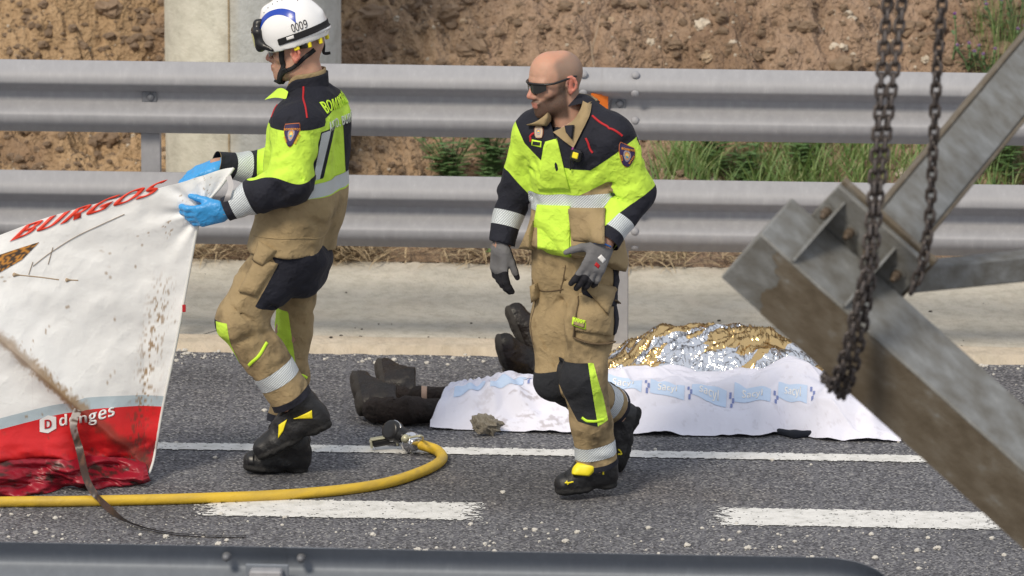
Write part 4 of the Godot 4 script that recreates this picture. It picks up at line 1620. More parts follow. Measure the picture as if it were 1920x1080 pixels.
	ts.cut([""], "shin_band", func(p: Vector3, _n: Vector3, w: Vector2) -> float: return maxf(slab(p, Vector3(-0.079, 0.45, 0.1), Vector3(-0.052, 0.393, 0.1), tn), (w.x - w.y)))
	ts.cut([""], "ankle_edge", func(p: Vector3, _n: Vector3, w: Vector2) -> float: return minf(maxf((an - tn * 0.028 - p).dot(tn), (w.x - w.y)), maxf((af - tf * 0.03 - p).dot(tf), -(w.x - w.y))) if p.y < 0.5 else 1.0)
	var tr := put("trousers", ts.mesh("", 0.0, grime(72, 0.75)), M.khaki, o)
	put_pieces("seat_panel", ts, "seat", 0.0012, grime(73, 0.2), M.navy, tr)
	put_pieces("knee_stripe", ts, "knee_stripe", 0.001, grime(74, 0.3), M.hivis, tr)
	put_pieces("knee_patch", ts, "knee_patch", 0.001, grime(75, 0.3), M.knee, tr)
	put_pieces("shin_band", ts, "shin_band", 0.0015, null, M.tape, tr)
	put_pieces("ankle_edge", ts, "ankle_edge", 0.001, grime(76, 0.3), M.navy, tr)
	put("lime_piping", strip(t, [Vector3(-0.179, 0.469, 0.22), Vector3(-0.116, 0.528, 0.26), Vector3(-0.066, 0.579, 0.24)], 0.012, 0.003), M.lime_print, tr)
	put("lime_piping", strip(t, [Vector3(0.026, 0.422, 0), Vector3(0.056, 0.405, 0), Vector3(0.084, 0.372, -0.05)], 0.010, 0.003), M.lime_print, tr)
	put("thigh_pocket", panel(t, Vector3(-0.183, 0.957, 0.24), Vector3(-0.036, 0.897, 0.26), Vector3(-0.124, 0.772, 0.3), Vector3(-0.235, 0.808, 0.25), 0.016, 12, 12, null, 0.012).mesh("", 0.0, grime(77, 0.3)), M.khaki, tr)
	put("pocket_flap", panel(t, Vector3(-0.162, 1.017, 0.22), Vector3(-0.032, 0.95, 0.25), Vector3(-0.088, 0.888, 0.29), Vector3(-0.191, 0.959, 0.25), 0.030, 12, 8, null, 0.008).mesh("", 0.0, grime(78, 0.3)), M.khaki, tr)
	# boots
	var b := make_boot(o, Vector3(0.185, 0.219, 0.1), Vector3(-0.127, 0.059, 0.09), Vector3(-0.155, 0.293, 0.08) - Vector3(-0.127, 0.059, 0.09), Vector3(0.022, 0.328, 0.1), 80, 0.072)
	put("yellow_patch", panel(b[1], Vector3(0.03, 0.26, 0.2), Vector3(0.09, 0.291, 0.2), Vector3(0.092, 0.258, 0.2), Vector3(0.015, 0.254, 0.2), 0.003, 8, 6).mesh(), M.yellow, b[0])
	put("yellow_patch", panel(b[1], Vector3(-0.042, 0.226, 0.12), Vector3(-0.008, 0.251, 0.18), Vector3(-0.025, 0.201, 0.2), Vector3(-0.045, 0.173, 0.18), 0.004, 8, 6).mesh(), M.yellow, b[0])
	var b2 := make_boot(o, Vector3(0.061, -0.016, -0.03), Vector3(-0.185, 0.01, 0.03), Vector3.UP, Vector3(-0.04, 0.187, -0.09), 81, 0.062)
	put("toe_cap", panel(b2[1], Vector3(-0.17, 0.083, 0.08), Vector3(-0.143, 0.086, 0.1), Vector3(-0.144, 0.048, 0.1), Vector3(-0.17, 0.044, 0.08), 0.003, 6, 6).mesh(), M.black_plastic, b2[0])
	# gloves
	var gn := Field.new()
	hand_field(gn, Vector3(-0.253, 1.118, 0.25), Vector3(-0.93, -0.22, -0.1), Vector3(0.0, -0.35, 0.94), Vector3(-0.2, 0.95, 0.3), [0.42, 0.5, 0.55, 0.6], 0.05, 0.45, 1.08)
	put("glove", gn.mesh(0.0042).mesh("", 0.0, grime(82, 0.25)), M.nitrile, o)
	var gf := Field.new()
	hand_field(gf, Vector3(-0.281, 1.227, -0.13), Vector3(-0.86, -0.30, 0.05), Vector3(-0.1, 0.85, 0.5), Vector3(0.0, -0.3, 0.95), [0.2, 0.24, 0.28, 0.34], 0.04, 0.25, 1.05)
	put("glove", gf.mesh(0.0042).mesh("", 0.0, grime(83, 0.25)), M.nitrile, o)
	# head
	var hd := head_field()
	var hp := frame_of(Vector3(-0.965, -0.06, -0.25), Vector3(-0.06, 1, 0), Vector3(0.036, 1.725, 0), 1.08)
	figure(o, hd, hp, false, Vector3(0.104, 1.51, 0), [
		[[chest + Vector3(0, 0.05, 0), waist, hem], [0.11, 0.11, 0.11]], [[chest + L * 0.12, ln[0], ln[1], ln[2], Vector3(-0.291, 1.112, 0.24)], [0.06, 0.05, 0.045, 0.03, 0.02]], [[chest - L * 0.12, lf[0], lf[1], lf[2]], [0.06, 0.05, 0.045, 0.03]],
		[[hem, hipn, kn, an, Vector3(0.078, 0.232, 0.1), Vector3(-0.05, 0.131, 0.09)], [0.08, 0.075, 0.065, 0.045, 0.025, 0.015]], [[hem, hipf, kf, af, Vector3(-0.012, 0.047, -0.05), Vector3(-0.117, 0.037, 0)], [0.08, 0.07, 0.065, 0.045, 0.025, 0.015]]])
	sunglasses(o, hd, hp)
	make_helmet(o, hd, hp)

func make_helmet(parent: Node3D, head: Field, hp: Transform3D) -> void:
	var f := Field.new()   # in the head's own axes
	f.add(Vector3(-0.024, 0.060, 0), Vector3(0.020, 0.062, 0), 0.112, 0.110, 0.03)
	f.add(Vector3(-0.015, 0.085, 0), Vector3(0.012, 0.085, 0), 0.092, 0.090, 0.04)
	f.add(Vector3(0.0, 0.118, 0), Vector3(-0.01, 0.118, 0), 0.062, 0.062, 0.05)
	f.chain([Vector3(0.118, 0.080, 0), Vector3(0.085, 0.150, 0), Vector3(0.02, 0.178, 0), Vector3(-0.06, 0.160, 0), Vector3(-0.115, 0.110, 0)], [0.010, 0.012, 0.012, 0.012, 0.010], 0.03)
	f.add(Vector3(0.06, 0.030, 0), Vector3(0.085, 0.026, 0), 0.085, 0.066, 0.02, Vector3.UP, 6.0)
	f.add(Vector3(-0.05, 0.042, 0), Vector3(-0.07, 0.048, 0), 0.088, 0.078, 0.02, Vector3.UP, 7.0)
	for z in [-1.0, 1.0]:
		f.add(Vector3(0.035, 0.022, 0.085 * z), Vector3(-0.01, 0.012, 0.090 * z), 0.03, 0.03, 0.02, Vector3.BACK, 2.0)
	f.planes = [Plane(Vector3(-0.10, -1, 0).normalized(), -(Vector3(0.02, 0.006, 0).dot(Vector3(0.10, 1, 0).normalized())))]
	f.pk = 0.01
	var s := f.mesh(0.005)
	var h := put("helmet", null, null, parent)
	var tilt := Transform3D(Basis(Vector3.BACK, deg_to_rad(-9.0)).scaled(Vector3.ONE * 0.965), Vector3(0.002, 0.008, 0.0))
	h.transform = hp * tilt
	s.cut([""], "stripe", func(p: Vector3, _n: Vector3, w: Vector2) -> float:
		var r := Vector2(p.x - 0.022, p.y - 0.052).length()
		return maxf(absf(r - 0.100) - 0.0095 - 0.05 * maxf(0.03 - p.x, 0.0), maxf(0.03 - absf(p.z), maxf(0.085 - p.y, -p.x - 0.052))))
	s.cut(["", "stripe"], "band", func(p: Vector3, _n: Vector3, w: Vector2) -> float: return maxf(absf(p.y - 0.048 + 0.14 * (p.x + 0.02)) - 0.0125, p.x - 0.032))
	s.cut([""], "rim", func(p: Vector3, _n: Vector3, w: Vector2) -> float: return maxf(p.y - 0.0245 + 0.12 * p.x, maxf(p.x - 0.03, -0.5)) if p.x < -0.01 else 1.0)
	put("shell", s.mesh(), M.white_gloss, h)
	put("blue_stripe", s.mesh("stripe", 0.0006), M.blue_gloss, h)
	put("rubber_band", s.mesh("band", 0.0035), M.webbing, h)
	put("lower_rim", s.mesh("rim", 0.0008), M.white_gloss, h)
	# number, vents, labels
	var left := Vector3(0, 0, 1)
	var nd := Vector3(-1, 0.12, 0).normalized()
	var up2 := Vector3(0.12, 1, 0).normalized()
	for z in [-1.0, 1.0]:
		lettering_on(f, h, "number", "0009", 0.030, Vector3(-0.062, 0.088, 0.10 * z), nd * -z, up2, Vector3(0, 0, -z), M.black_print, false, 0.66)
		put("white_label", panel(f, Vector3(-0.006, 0.056, 0.1 * z), Vector3(-0.034, 0.060, 0.1 * z), Vector3(-0.034, 0.049, 0.1 * z), Vector3(-0.006, 0.045, 0.1 * z), 0.0045, 6, 6, null, 0.0, false).mesh(), M.white_print, h)
	for i in 8:
		var t := lerpf(0.075, -0.05, i / 7.0)
		var c := f.snap(Vector3(t, 0.175 - t * t * 6.0, -0.035))
		var v := put("vent", box(Vector3(0.003, 0.009, 0.002), 0.0005), M.bolt, h)
		v.position = c
	# goggles pushed up on the brow
	var g := Field.new()
	for z in [-1.0, 1.0]:
		g.add(Vector3(0.150, 0.026, 0.0), Vector3(0.122, 0.026, 0.068 * z), 0.011, 0.010, 0.01)
		g.add(Vector3(0.150, 0.088, 0.0), Vector3(0.122, 0.088, 0.068 * z), 0.012, 0.012, 0.01)
		g.add(Vector3(0.122, 0.026, 0.068 * z), Vector3(0.122, 0.088, 0.068 * z), 0.012, 0.012, 0.01)
		g.add(Vector3(0.116, 0.030, 0.070 * z), Vector3(0.112, 0.086, 0.070 * z), 0.016, 0.016, 0.015)
		g.add(Vector3(0.114, 0.040, 0.074 * z), Vector3(0.066, 0.014, 0.092 * z), 0.016, 0.008, 0.015)
		g.add(Vector3(0.124, 0.098, 0.05 * z), Vector3(0.116, 0.118, 0.05 * z), 0.014, 0.012, 0.02)
		g.add(Vector3(0.116, 0.118, 0.05 * z), Vector3(0.100, 0.122, 0.05 * z), 0.012, 0.010, 0.02)
	var gg := put("goggles", g.mesh(0.005).mesh(), M.black_plastic, h)
	var ls := Soup.new()
	ls.grid(16, 4, func(u: float, v: float) -> Vector3:
		var a := (u - 0.5) * 2.0
		return Vector3(0.161 - 0.028 * a * a, lerpf(0.032, 0.084, v), a * 0.070))
	ls.normals()
	put("goggle_lens", ls.mesh(), M.clear_lens, gg)
	# cradle, chin strap
	for z in [-1.0, 1.0]:
		var c1 := put("cradle_clip", box(Vector3(0.022, 0.016, 0.012), 0.003), M.yellow, h)
		c1.position = Vector3(-0.030, 0.004, 0.094 * z)
		c1.rotation_degrees = Vector3(0, 0, -8)
		var c2 := put("cradle_clip", box(Vector3(0.018, 0.028, 0.014), 0.003), M.yellow, h)
		c2.position = Vector3(-0.076, 0.010, 0.080 * z)
		var c4 := put("cradle_clip", box(Vector3(0.014, 0.032, 0.014), 0.003), M.yellow, h)
		c4.position = Vector3(-0.112, 0.014, 0.044 * z)
		var c3 := put("cradle", box(Vector3(0.04, 0.020, 0.012), 0.003), M.black_plastic, h)
		c3.position = Vector3(-0.054, 0.008, 0.086 * z)
		c3.rotation_degrees.y = 22.0 * z
		var up := [Vector3(0.040, 0.012, 0.078 * z), Vector3(0.044, -0.03, 0.068 * z), Vector3(0.046, -0.066, 0.052 * z), Vector3(0.066, -0.110, 0.022 * z), Vector3(0.070, -0.122, 0.0)]
		var s1_ := put("chin_strap", strip(head, up, 0.019, 0.007), M.webbing, h)
		s1_.transform = tilt.affine_inverse()
		var back := [Vector3(-0.088, 0.0, 0.056 * z), Vector3(-0.045, -0.030, 0.075 * z), Vector3(0.0, -0.060, 0.07 * z), Vector3(0.040, -0.080, 0.05 * z), Vector3(0.062, -0.104, 0.026 * z)]
		var s2_ := put("neck_strap", strip(head, back, 0.015, 0.007), M.webbing, h)
		s2_.transform = tilt.affine_inverse()
		var bk := put("buckle", box(Vector3(0.020, 0.018, 0.008), 0.002), M.black_plastic, h)
		bk.position = head.snap(Vector3(0.028, -0.072, 0.06 * z), 0.010)
		bk.rotation_degrees = Vector3(12 * z, 15 * z, -25)
		bk.transform = tilt.affine_inverse() * bk.transform
	var s3_ := put("chin_pad", strip(head, [Vector3(0.055, -0.118, -0.03), Vector3(0.085, -0.118, 0), Vector3(0.055, -0.118, 0.03)], 0.024, 0.008), M.webbing, h)
	s3_.transform = tilt.affine_inverse()
	var tail := put("nape_strap", tube(curve([Vector3(-0.098, 0.015, 0.03), Vector3(-0.100, -0.02, 0.02), Vector3(-0.094, -0.048, 0.02), Vector3(-0.118, -0.052, 0.022)], 5), PackedFloat32Array([0.006]), 6).mesh(), M.webbing, h)
	tail.position.x = 0.0


# ---------------------------------------------------------------- the bareheaded firefighter
func make_bald_firefighter() -> void:
	var o := thing("person", "bareheaded bearded firefighter in sunglasses and lime jacket walking past the white sheet", "person", Vector3(0.306, 0, -0.279))
	var F := Vector3(-0.5, 0, 0.866)
	var L := Vector3(0.866, 0, 0.5)
	var chest := Vector3(-0.059, 1.398, 0)
	var waist := Vector3(-0.048, 1.164, 0)
	var hem := Vector3(-0.054, 0.96, 0)
	var j := Field.new()
	for s in [-1.0, 1.0]:
		j.add(chest + L * s * 0.085, waist + L * s * 0.068, 0.122, 0.108, 0.05)
		j.add(waist + L * s * 0.068, hem + L * s * 0.074 + F * 0.02, 0.108, 0.148, 0.05)
		j.add(chest + L * s * 0.07 + F * 0.02, chest + L * s * 0.06 + F * 0.03 - Vector3(0, 0.06, 0), 0.118, 0.11, 0.05)
	j.add(chest + L * 0.125 + Vector3(0, 0.055, 0), chest - L * 0.125 + Vector3(0, 0.055, 0), 0.088, 0.088, 0.06)
	j.add(Vector3(-0.072, 1.499, 0) + L * 0.10, Vector3(-0.072, 1.499, 0) - L * 0.10, 0.066, 0.066, 0.05)
	j.add(Vector3(-0.072, 1.537, 0) + L * 0.03, Vector3(-0.072, 1.537, 0) - L * 0.03, 0.072, 0.072, 0.05)
	var lr := [Vector3(-0.231, 1.435, -0.06), Vector3(-0.297, 1.188, -0.12), Vector3(-0.346, 1.001, -0.06)]
	var ll := [Vector3(0.098, 1.455, 0.1), Vector3(0.174, 1.229, 0.08), Vector3(0.056, 1.063, 0.2)]
	j.chain([lr[0], lr[1]], [0.074, 0.066], 0.05, 1)
	j.chain([lr[1], lr[2]], [0.066, 0.050], 0.03, 1)
	j.chain([ll[0], ll[1]], [0.082, 0.074], 0.05, 2)
	j.chain([ll[1], ll[2]], [0.074, 0.055], 0.03, 2)
	var cr: Vector3 = (lr[2] - lr[1]).normalized()
	var cl: Vector3 = (ll[2] - ll[1]).normalized()
	var hn := (Vector3(0, 1, 0) + L * 0.06).normalized()
	j.planes = [Plane(cr, (lr[2] as Vector3).dot(cr)), Plane(-hn, -(Vector3(-0.054, 0.92, 0).dot(hn)))]
	creases(j, lr[0], lr[1], 0.076, 7, 21, 0.009, 0.7)
	creases(j, (lr[0] as Vector3).lerp(lr[1], 0.7), (lr[1] as Vector3).lerp(lr[2], 0.4), 0.068, 8, 22, 0.010, 0.8)
	creases(j, ll[0], ll[1], 0.080, 7, 23, 0.010, 0.7)
	creases(j, (ll[0] as Vector3).lerp(ll[1], 0.7), (ll[1] as Vector3).lerp(ll[2], 0.4), 0.075, 9, 24, 0.012, 0.8)
	creases(j, chest, waist, 0.17, 12, 25, 0.010, 0.8)
	creases(j, waist, hem, 0.17, 12, 26, 0.010, 0.5)
	for e in [[Vector3(0.022, 1.386, 0.2), Vector3(-0.098, 1.301, 0.25)], [Vector3(0.037, 1.343, 0.2), Vector3(-0.067, 1.265, 0.25)], [Vector3(-0.243, 1.377, 0.05), Vector3(-0.198, 1.263, 0.12)], [Vector3(-0.015, 1.369, 0.22), Vector3(-0.026, 1.269, 0.25)], [Vector3(-0.16, 1.376, 0.15), Vector3(-0.15, 1.242, 0.17)]]:
		j.crease(j.snap(e[0]), j.snap(e[1]), 0.014, 0.011)
	j.rough = noise(FastNoiseLite.TYPE_SIMPLEX, 6.0, 2, 161, 0.4)
	j.rough_amp = 0.008
	var s := j.mesh(0.0081)
	s.weigh(j)
	s.cut([""], "drop", func(p: Vector3, _n: Vector3, w: Vector2) -> float: return maxf((ll[2] - p).dot(cl), w.y) if p.y < 1.15 and p.z > 0.06 else 1.0)
	var front := func(p: Vector3) -> float: return -((p - chest).dot(F)) + 0.0
	var vee := Outline.new([Vector3(-0.169, 1.552, 0.1), Vector3(-0.031, 1.586, 0.1), Vector3(-0.064, 1.51, 0.1), Vector3(-0.139, 1.455, 0.1)])
	s.cut([""], "drop", func(p: Vector3, _n: Vector3, _w: Vector2) -> float: return maxf(vee.d(p), 0.01 - p.z))
	# belt line falls a little to the middle
	var b_mid := Vector3(-0.098, 1.193, 0.2).y
	var bh := 0.034
	var plack := Outline.new([Vector3(-0.202, 1.376, 0.15), Vector3(-0.108, 1.376, 0.15), Vector3(-0.081, 1.216, 0.15), Vector3(-0.074, 0.993, 0.15), Vector3(-0.072, 0.907, 0.15), Vector3(-0.206, 0.907, 0.15), Vector3(-0.208, 1.216, 0.15)])
	s.cut([""], "belt", func(p: Vector3, _n: Vector3, w: Vector2) -> float: return maxf(absf(p.y - b_mid - 0.012 * sin((p.x + 0.1) * 9.0)) - bh, -minf(w.x, w.y)))
	var wedge := Outline.new([Vector3(-0.069, 1.22, 0.2), Vector3(0.064, 1.288, 0.2), Vector3(0.12, 1.288, 0.2), Vector3(0.12, 1.22, 0.2)])
	s.cut([""], "hem", func(p: Vector3, _n: Vector3, w: Vector2) -> float:
		if minf(w.x, w.y) < 0.0: return 1.0
		var wd := maxf(wedge.d(p), front.call(p))
		return minf(wd, maxf(p.y - b_mid, minf(plack.d(p) * -1.0, 9.0) if (front.call(p) as float) < 0.0 else -1.0)))
	var s1 := Outline.new([Vector3(-0.431, 1.345, 0), Vector3(-0.321, 1.29, 0), Vector3(-0.231, 1.191, 0), Vector3(-0.222, 0.874, 0), Vector3(-0.474, 0.874, 0)])
	var s2 := Outline.new([Vector3(0.107, 1.17, 0.1), Vector3(0.232, 1.274, 0.1), Vector3(0.403, 1.302, 0.1), Vector3(0.406, 0.725, 0.1), Vector3(-0.055, 0.725, 0.1), Vector3(-0.055, 1.067, 0.1)])
	s.cut(["", "hem", "belt"], "sleeve", func(p: Vector3, _n: Vector3, w: Vector2) -> float: return maxf(minf(maxf(s1.d(p), w.x - w.y), maxf(s2.d(p), w.y - w.x)), minf(w.x, w.y)))
	s.cut(["sleeve"], "cuff_band", func(p: Vector3, _n: Vector3, w: Vector2) -> float: return minf(maxf(slab(p, Vector3(-0.318, 1.119, -0.09), Vector3(-0.331, 1.065, -0.07), cr), w.x - w.y), maxf(slab(p, Vector3(0.123, 1.129, 0.14), Vector3(0.088, 1.082, 0.17), cl), w.y - w.x)))
	var yl := [Vector3(-0.369, 1.526, 0), Vector3(-0.295, 1.496, 0), Vector3(-0.256, 1.418, 0), Vector3(-0.189, 1.358, 0), Vector3(-0.185, 1.426, 0), Vector3(-0.139, 1.452, 0), Vector3(-0.135, 1.345, 0), Vector3(-0.001, 1.337, 0), Vector3(0.141, 1.439, 0), Vector3(0.258, 1.505, 0)]
	s.cut([""], "yoke", func(p: Vector3, _n: Vector3, w: Vector2) -> float:
		var low := 0.0
		if (front.call(p) as float) > 0.03: low = Vector3(-0.222, 1.426, 0).y
		else:
			low = (yl[0] as Vector3).y
			for i in yl.size() - 1:
				if p.x >= yl[i].x and p.x < yl[i + 1].x:
					low = lerpf(yl[i].y, yl[i + 1].y, (p.x - yl[i].x) / (yl[i + 1].x - yl[i].x))
		return low - p.y)
	var jk := put("jacket", s.mesh("", 0.0, grime(162, 0.3)), M.hivis, o)
	put_pieces("yoke", s, "yoke", 0.0008, grime(163, 0.3), M.navy, jk)
	put_pieces("sleeve", s, "sleeve", 0.0008, grime(164, 0.3), M.navy, jk)
	put_pieces("hem_panel", s, "hem", 0.0, grime(165, 0.6), M.khaki, jk)
	put_pieces("reflective_belt", s, "belt", 0.0015, null, M.tape, jk)
	put_pieces("cuff_band", s, "cuff_band", 0.0015, null, M.tape, jk)
	for e in [[Vector3(0.002, 1.573, 0.14), Vector3(0.047, 1.559, 0.2), Vector3(0.092, 1.527, 0.2), Vector3(0.134, 1.487, 0.2)], [Vector3(-0.047, 1.506, 0.25), Vector3(-0.026, 1.463, 0.25), Vector3(-0.001, 1.413, 0.25)], [Vector3(-0.243, 1.493, 0.1), Vector3(-0.266, 1.476, 0.1), Vector3(-0.27, 1.45, 0.1)]]:
		put("red_piping", strip(j, e, 0.008, 0.004), M.red_pipe, jk)
	put("placket", panel(j, Vector3(-0.177, 1.437, 0.2), Vector3(-0.13, 1.453, 0.24), Vector3(-0.082, 1.254, 0.3), Vector3(-0.204, 1.237, 0.22), 0.007, 8, 20).mesh("", 0.0, grime(166, 0.3)), M.hivis, jk)
	put("placket_tail", panel(j, Vector3(-0.206, 1.173, 0.22), Vector3(-0.078, 1.186, 0.3), Vector3(-0.071, 0.982, 0.3), Vector3(-0.204, 0.965, 0.22), 0.011, 10, 14, null, 0.006).mesh("", 0.0, grime(167, 0.3)), M.hivis, jk)
	put("chest_pocket", panel(j, Vector3(-0.094, 1.178, 0.3), Vector3(0.059, 1.186, 0.3), Vector3(0.055, 1.063, 0.3), Vector3(-0.069, 1.059, 0.3), 0.010, 12, 10, null, 0.012).mesh("", 0.0, grime(168, 0.35)), M.khaki, jk)
	put("hip_pocket", panel(j, Vector3(-0.252, 1.099, 0.05), Vector3(-0.216, 1.112, 0.15), Vector3(-0.214, 0.997, 0.15), Vector3(-0.256, 0.984, 0.05), 0.016, 8, 10, null, 0.012).mesh("", 0.0, grime(169, 0.35)), M.khaki, jk)
	shield_badge(j, jk, Vector3(0.147, 1.394, 0.18), Vector3(0.85, -0.25, -0.5), Vector3(0.25, 1, 0), 0.082)
	var star := mat(1, 1, 1, 0.6)
	star.albedo_texture = badge_texture(false)
	var st := panel(j, Vector3(-0.219, 1.49, 0.15), Vector3(-0.181, 1.494, 0.2), Vector3(-0.183, 1.447, 0.2), Vector3(-0.217, 1.443, 0.15), 0.005, 12, 12, func(v: float) -> float: return 0.35 + 0.65 * sqrt(maxf(1.0 - pow(absf(2.0 * v - 1.0), 2.5), 0.0)))
	put("chest_badge", st.mesh(), star, jk)
	put("name_tag", panel(j, Vector3(-0.227, 1.439, 0.15), Vector3(-0.19, 1.437, 0.2), Vector3(-0.192, 1.413, 0.2), Vector3(-0.229, 1.416, 0.15), 0.004, 8, 6).mesh(), M.lime_print, jk)
	put("name_tag_inset", panel(j, Vector3(-0.223, 1.433, 0.15), Vector3(-0.194, 1.433, 0.2), Vector3(-0.196, 1.42, 0.2), Vector3(-0.225, 1.419, 0.15), 0.0055, 8, 6).mesh(), M.black_print, jk)
	lettering_on(j, jk, "tag_number", "0007", 0.010, Vector3(-0.209, 1.427, 0.2), Vector3(0.93, -0.28, 0.2).normalized(), Vector3(0.2, 0.97, 0), -F, M.lime_print)
	# radio microphone, pens and cord at the chest
	var mic := put("torch", box(Vector3(0.044, 0.046, 0.03), 0.008), M.black_plastic, jk)
	mic.position = j.snap(Vector3(-0.082, 1.402, 0.25), 0.014)
	mic.rotation_degrees = Vector3(-8, -20, -12)
	var lamp := put("torch_face", box(Vector3(0.024, 0.024, 0.006), 0.004), M.yellow, jk)
	lamp.transform = mic.transform * Transform3D(Basis(), Vector3(0, 0, 0.016))
	for e in [[1049, Color(0.75, 0.1, 0.55)], [1055, Color(0.6, 0.3, 0.5)]]:
		var pen := put("pen", tube(PackedVector3Array([Vector3(0, 0.022, 0), Vector3(0, -0.022, 0)]), PackedFloat32Array([0.0042]), 8).mesh(), mat(e[1].r * 0.6, e[1].g * 0.2, e[1].b * 0.6, 0.4), jk)
		pen.position = j.snap(Vector3(Vector3(-0.121, 1.419, 0.25).x + (e[0] - 1049) * 0.0021, Vector3(-0.121, 1.419, 0.25).y, 0.25), 0.007)
		pen.rotation_degrees.z = -6
	put("cord", tube(curve([j.snap(Vector3(-0.115, 1.402, 0.25), 0.014), j.snap(Vector3(-0.126, 1.37, 0.25), 0.014), j.snap(Vector3(-0.113, 1.339, 0.25), 0.014), j.snap(Vector3(-0.096, 1.375, 0.25), 0.014)], 5), PackedFloat32Array([0.0022]), 5).mesh(), M.black_plastic, jk)
	# open collar
	var ca := ring_collar(Vector3(-0.08, 1.511, 0), Vector3(0.10, 1, 0), F, 0.082, 0.066, 0.020, 1.15, 1.0)
	put("collar", ca.mesh("", 0.0, grime(170, 0.2)), M.navy, jk)
	put("collar_lining", ring_collar(Vector3(-0.08, 1.516, 0), Vector3(0.10, 1, 0), F, 0.078, 0.069, 0.020, 1.10, 1.0, 0.004).mesh("", 0.0, grime(171, 0.25)), M.khaki, jk)
	var outer_edge := curve([Vector3(0.005, 1.585, 0.03), Vector3(-0.004, 1.548, 0.1), Vector3(-0.034, 1.492, 0.17), Vector3(-0.067, 1.43, 0.2)], 6)
	var inner_edge := curve([Vector3(-0.029, 1.596, 0.04), Vector3(-0.042, 1.563, 0.11), Vector3(-0.077, 1.519, 0.17), Vector3(-0.146, 1.477, 0.2)], 6)
	var lap := Soup.new()
	lap.grid(8, outer_edge.size() - 1, func(u: float, v: float) -> Vector3:
		var i := int(round(v * (outer_edge.size() - 1)))
		var q := inner_edge[i].lerp(outer_edge[i], u)
		var z := j.drop(q).z
		q.z = maxf(z, lerpf(inner_edge[i].z, outer_edge[i].z, u) - 0.03) if v < 0.4 else z
		q.z += 0.016 + 0.014 * sin(u * PI) * (1.0 - 0.5 * v)
		return q)
	for k in 3:
		var old := lap.v.duplicate()
		for i in range(9, lap.v.size() - 9): lap.v[i].z = (old[i - 9].z + old[i + 9].z + old[i].z * 2.0) * 0.25
	lap.normals()
	put("lapel", lap.mesh("", 0.0, grime(174, 0.3)), M.khaki, jk)
	put("lapel", panel(j, Vector3(-0.256, 1.548, 0.12), Vector3(-0.152, 1.549, 0.15), Vector3(-0.157, 1.494, 0.2), Vector3(-0.252, 1.484, 0.12), 0.026, 12, 10, func(v: float) -> float: return 0.75 + 0.25 * sin(v * PI), 0.010).mesh("", 0.0, grime(172, 0.3)), M.khaki, jk)
	put("lapel_patch", panel(j, Vector3(-0.091, 1.501, 0.3), Vector3(-0.058, 1.507, 0.3), Vector3(-0.066, 1.457, 0.3), Vector3(-0.087, 1.478, 0.3), 0.036, 8, 8).mesh("", 0.0, grime(173, 0.2)), M.navy, jk)
	var sh := Field.new()
	sh.add(Vector3(-0.093, 1.42, 0.035), Vector3(-0.089, 1.355, 0.05), 0.074, 0.085, 0.02)
	sh.add(Vector3(-0.068, 1.458, -0.01), Vector3(-0.076, 1.366, 0), 0.070, 0.09, 0.04)
	put("undershirt", sh.mesh(0.012).mesh(), M.shirt, o)
	# trousers
	var t := Field.new()
	var hl := Vector3(0.005, 0.913, -0.02)
	var kl := Vector3(-0.025, 0.504, 0.12)
	var al := Vector3(0.033, 0.13, 0.06)
	var hr := Vector3(-0.125, 0.902, -0.07)
	var kr := Vector3(-0.138, 0.461, 0)
	var ar := Vector3(0.098, 0.278, -0.32)
	t.add(Vector3(-0.063, 0.982, 0) + L * 0.06, Vector3(-0.059, 0.907, 0) + L * 0.062, 0.108, 0.112, 0.05)
	t.add(Vector3(-0.063, 0.982, 0) - L * 0.06, Vector3(-0.059, 0.907, 0) - L * 0.062, 0.108, 0.112, 0.05)
	t.chain([hl, hl.lerp(kl, 0.5), kl], [0.112, 0.112, 0.087], 0.04, 1)
	t.chain([kl, kl.lerp(al, 0.5), al], [0.090, 0.078, 0.080], 0.03, 1)
	t.chain([hr, hr.lerp(kr, 0.5), kr], [0.102, 0.096, 0.076], 0.04, 2)
	t.chain([kr, kr.lerp(ar, 0.5), ar], [0.080, 0.082, 0.080], 0.03, 2)
	var tl := (al - kl).normalized()
	var tr := (ar - kr).normalized()
	creases(t, hl, hl.lerp(kl, 0.4), 0.12, 9, 31, 0.010, 0.8)
	creases(t, hl.lerp(kl, 0.8), kl.lerp(al, 0.3), 0.09, 9, 32, 0.009, 0.6)
	creases(t, kl.lerp(al, 0.45), al, 0.080, 10, 33, 0.011, 0.4)
	creases(t, hr, hr.lerp(kr, 0.5), 0.11, 9, 34, 0.010, 0.8)
	creases(t, hr.lerp(kr, 0.7), kr.lerp(ar, 0.5), 0.085, 9, 35, 0.010, 0.8)
	t.crease(Vector3(-0.093, 0.946, 0.13), Vector3(-0.118, 0.815, 0.12), 0.018, 0.018)
	t.crease(Vector3(-0.113, 0.811, 0.1), Vector3(-0.105, 0.536, 0.12), 0.022, 0.016)
	t.rough = noise(FastNoiseLite.TYPE_SIMPLEX, 6.0, 2, 171, 0.4)
	t.rough_amp = 0.008
	var ts := t.mesh(0.0088)
	ts.weigh(t)
	ts.cut([""], "drop", func(p: Vector3, _n: Vector3, w: Vector2) -> float: return minf(maxf((al - p).dot(tl), (w.x - w.y)), maxf((ar - p).dot(tr), -(w.x - w.y))) if p.y < 0.5 else 1.0)
	var k1 := Outline.new([Vector3(-0.13, 0.571, 0.15), Vector3(-0.009, 0.573, 0.15), Vector3(0.031, 0.313, 0.15), Vector3(-0.048, 0.333, 0.15), Vector3(-0.138, 0.5, 0.15)])
	var k1s := Outline.new([Vector3(-0.009, 0.573, 0.15), Vector3(0.022, 0.573, 0.15), Vector3(0.05, 0.436, 0.15), Vector3(0.077, 0.337, 0.15), Vector3(0.031, 0.313, 0.15)])
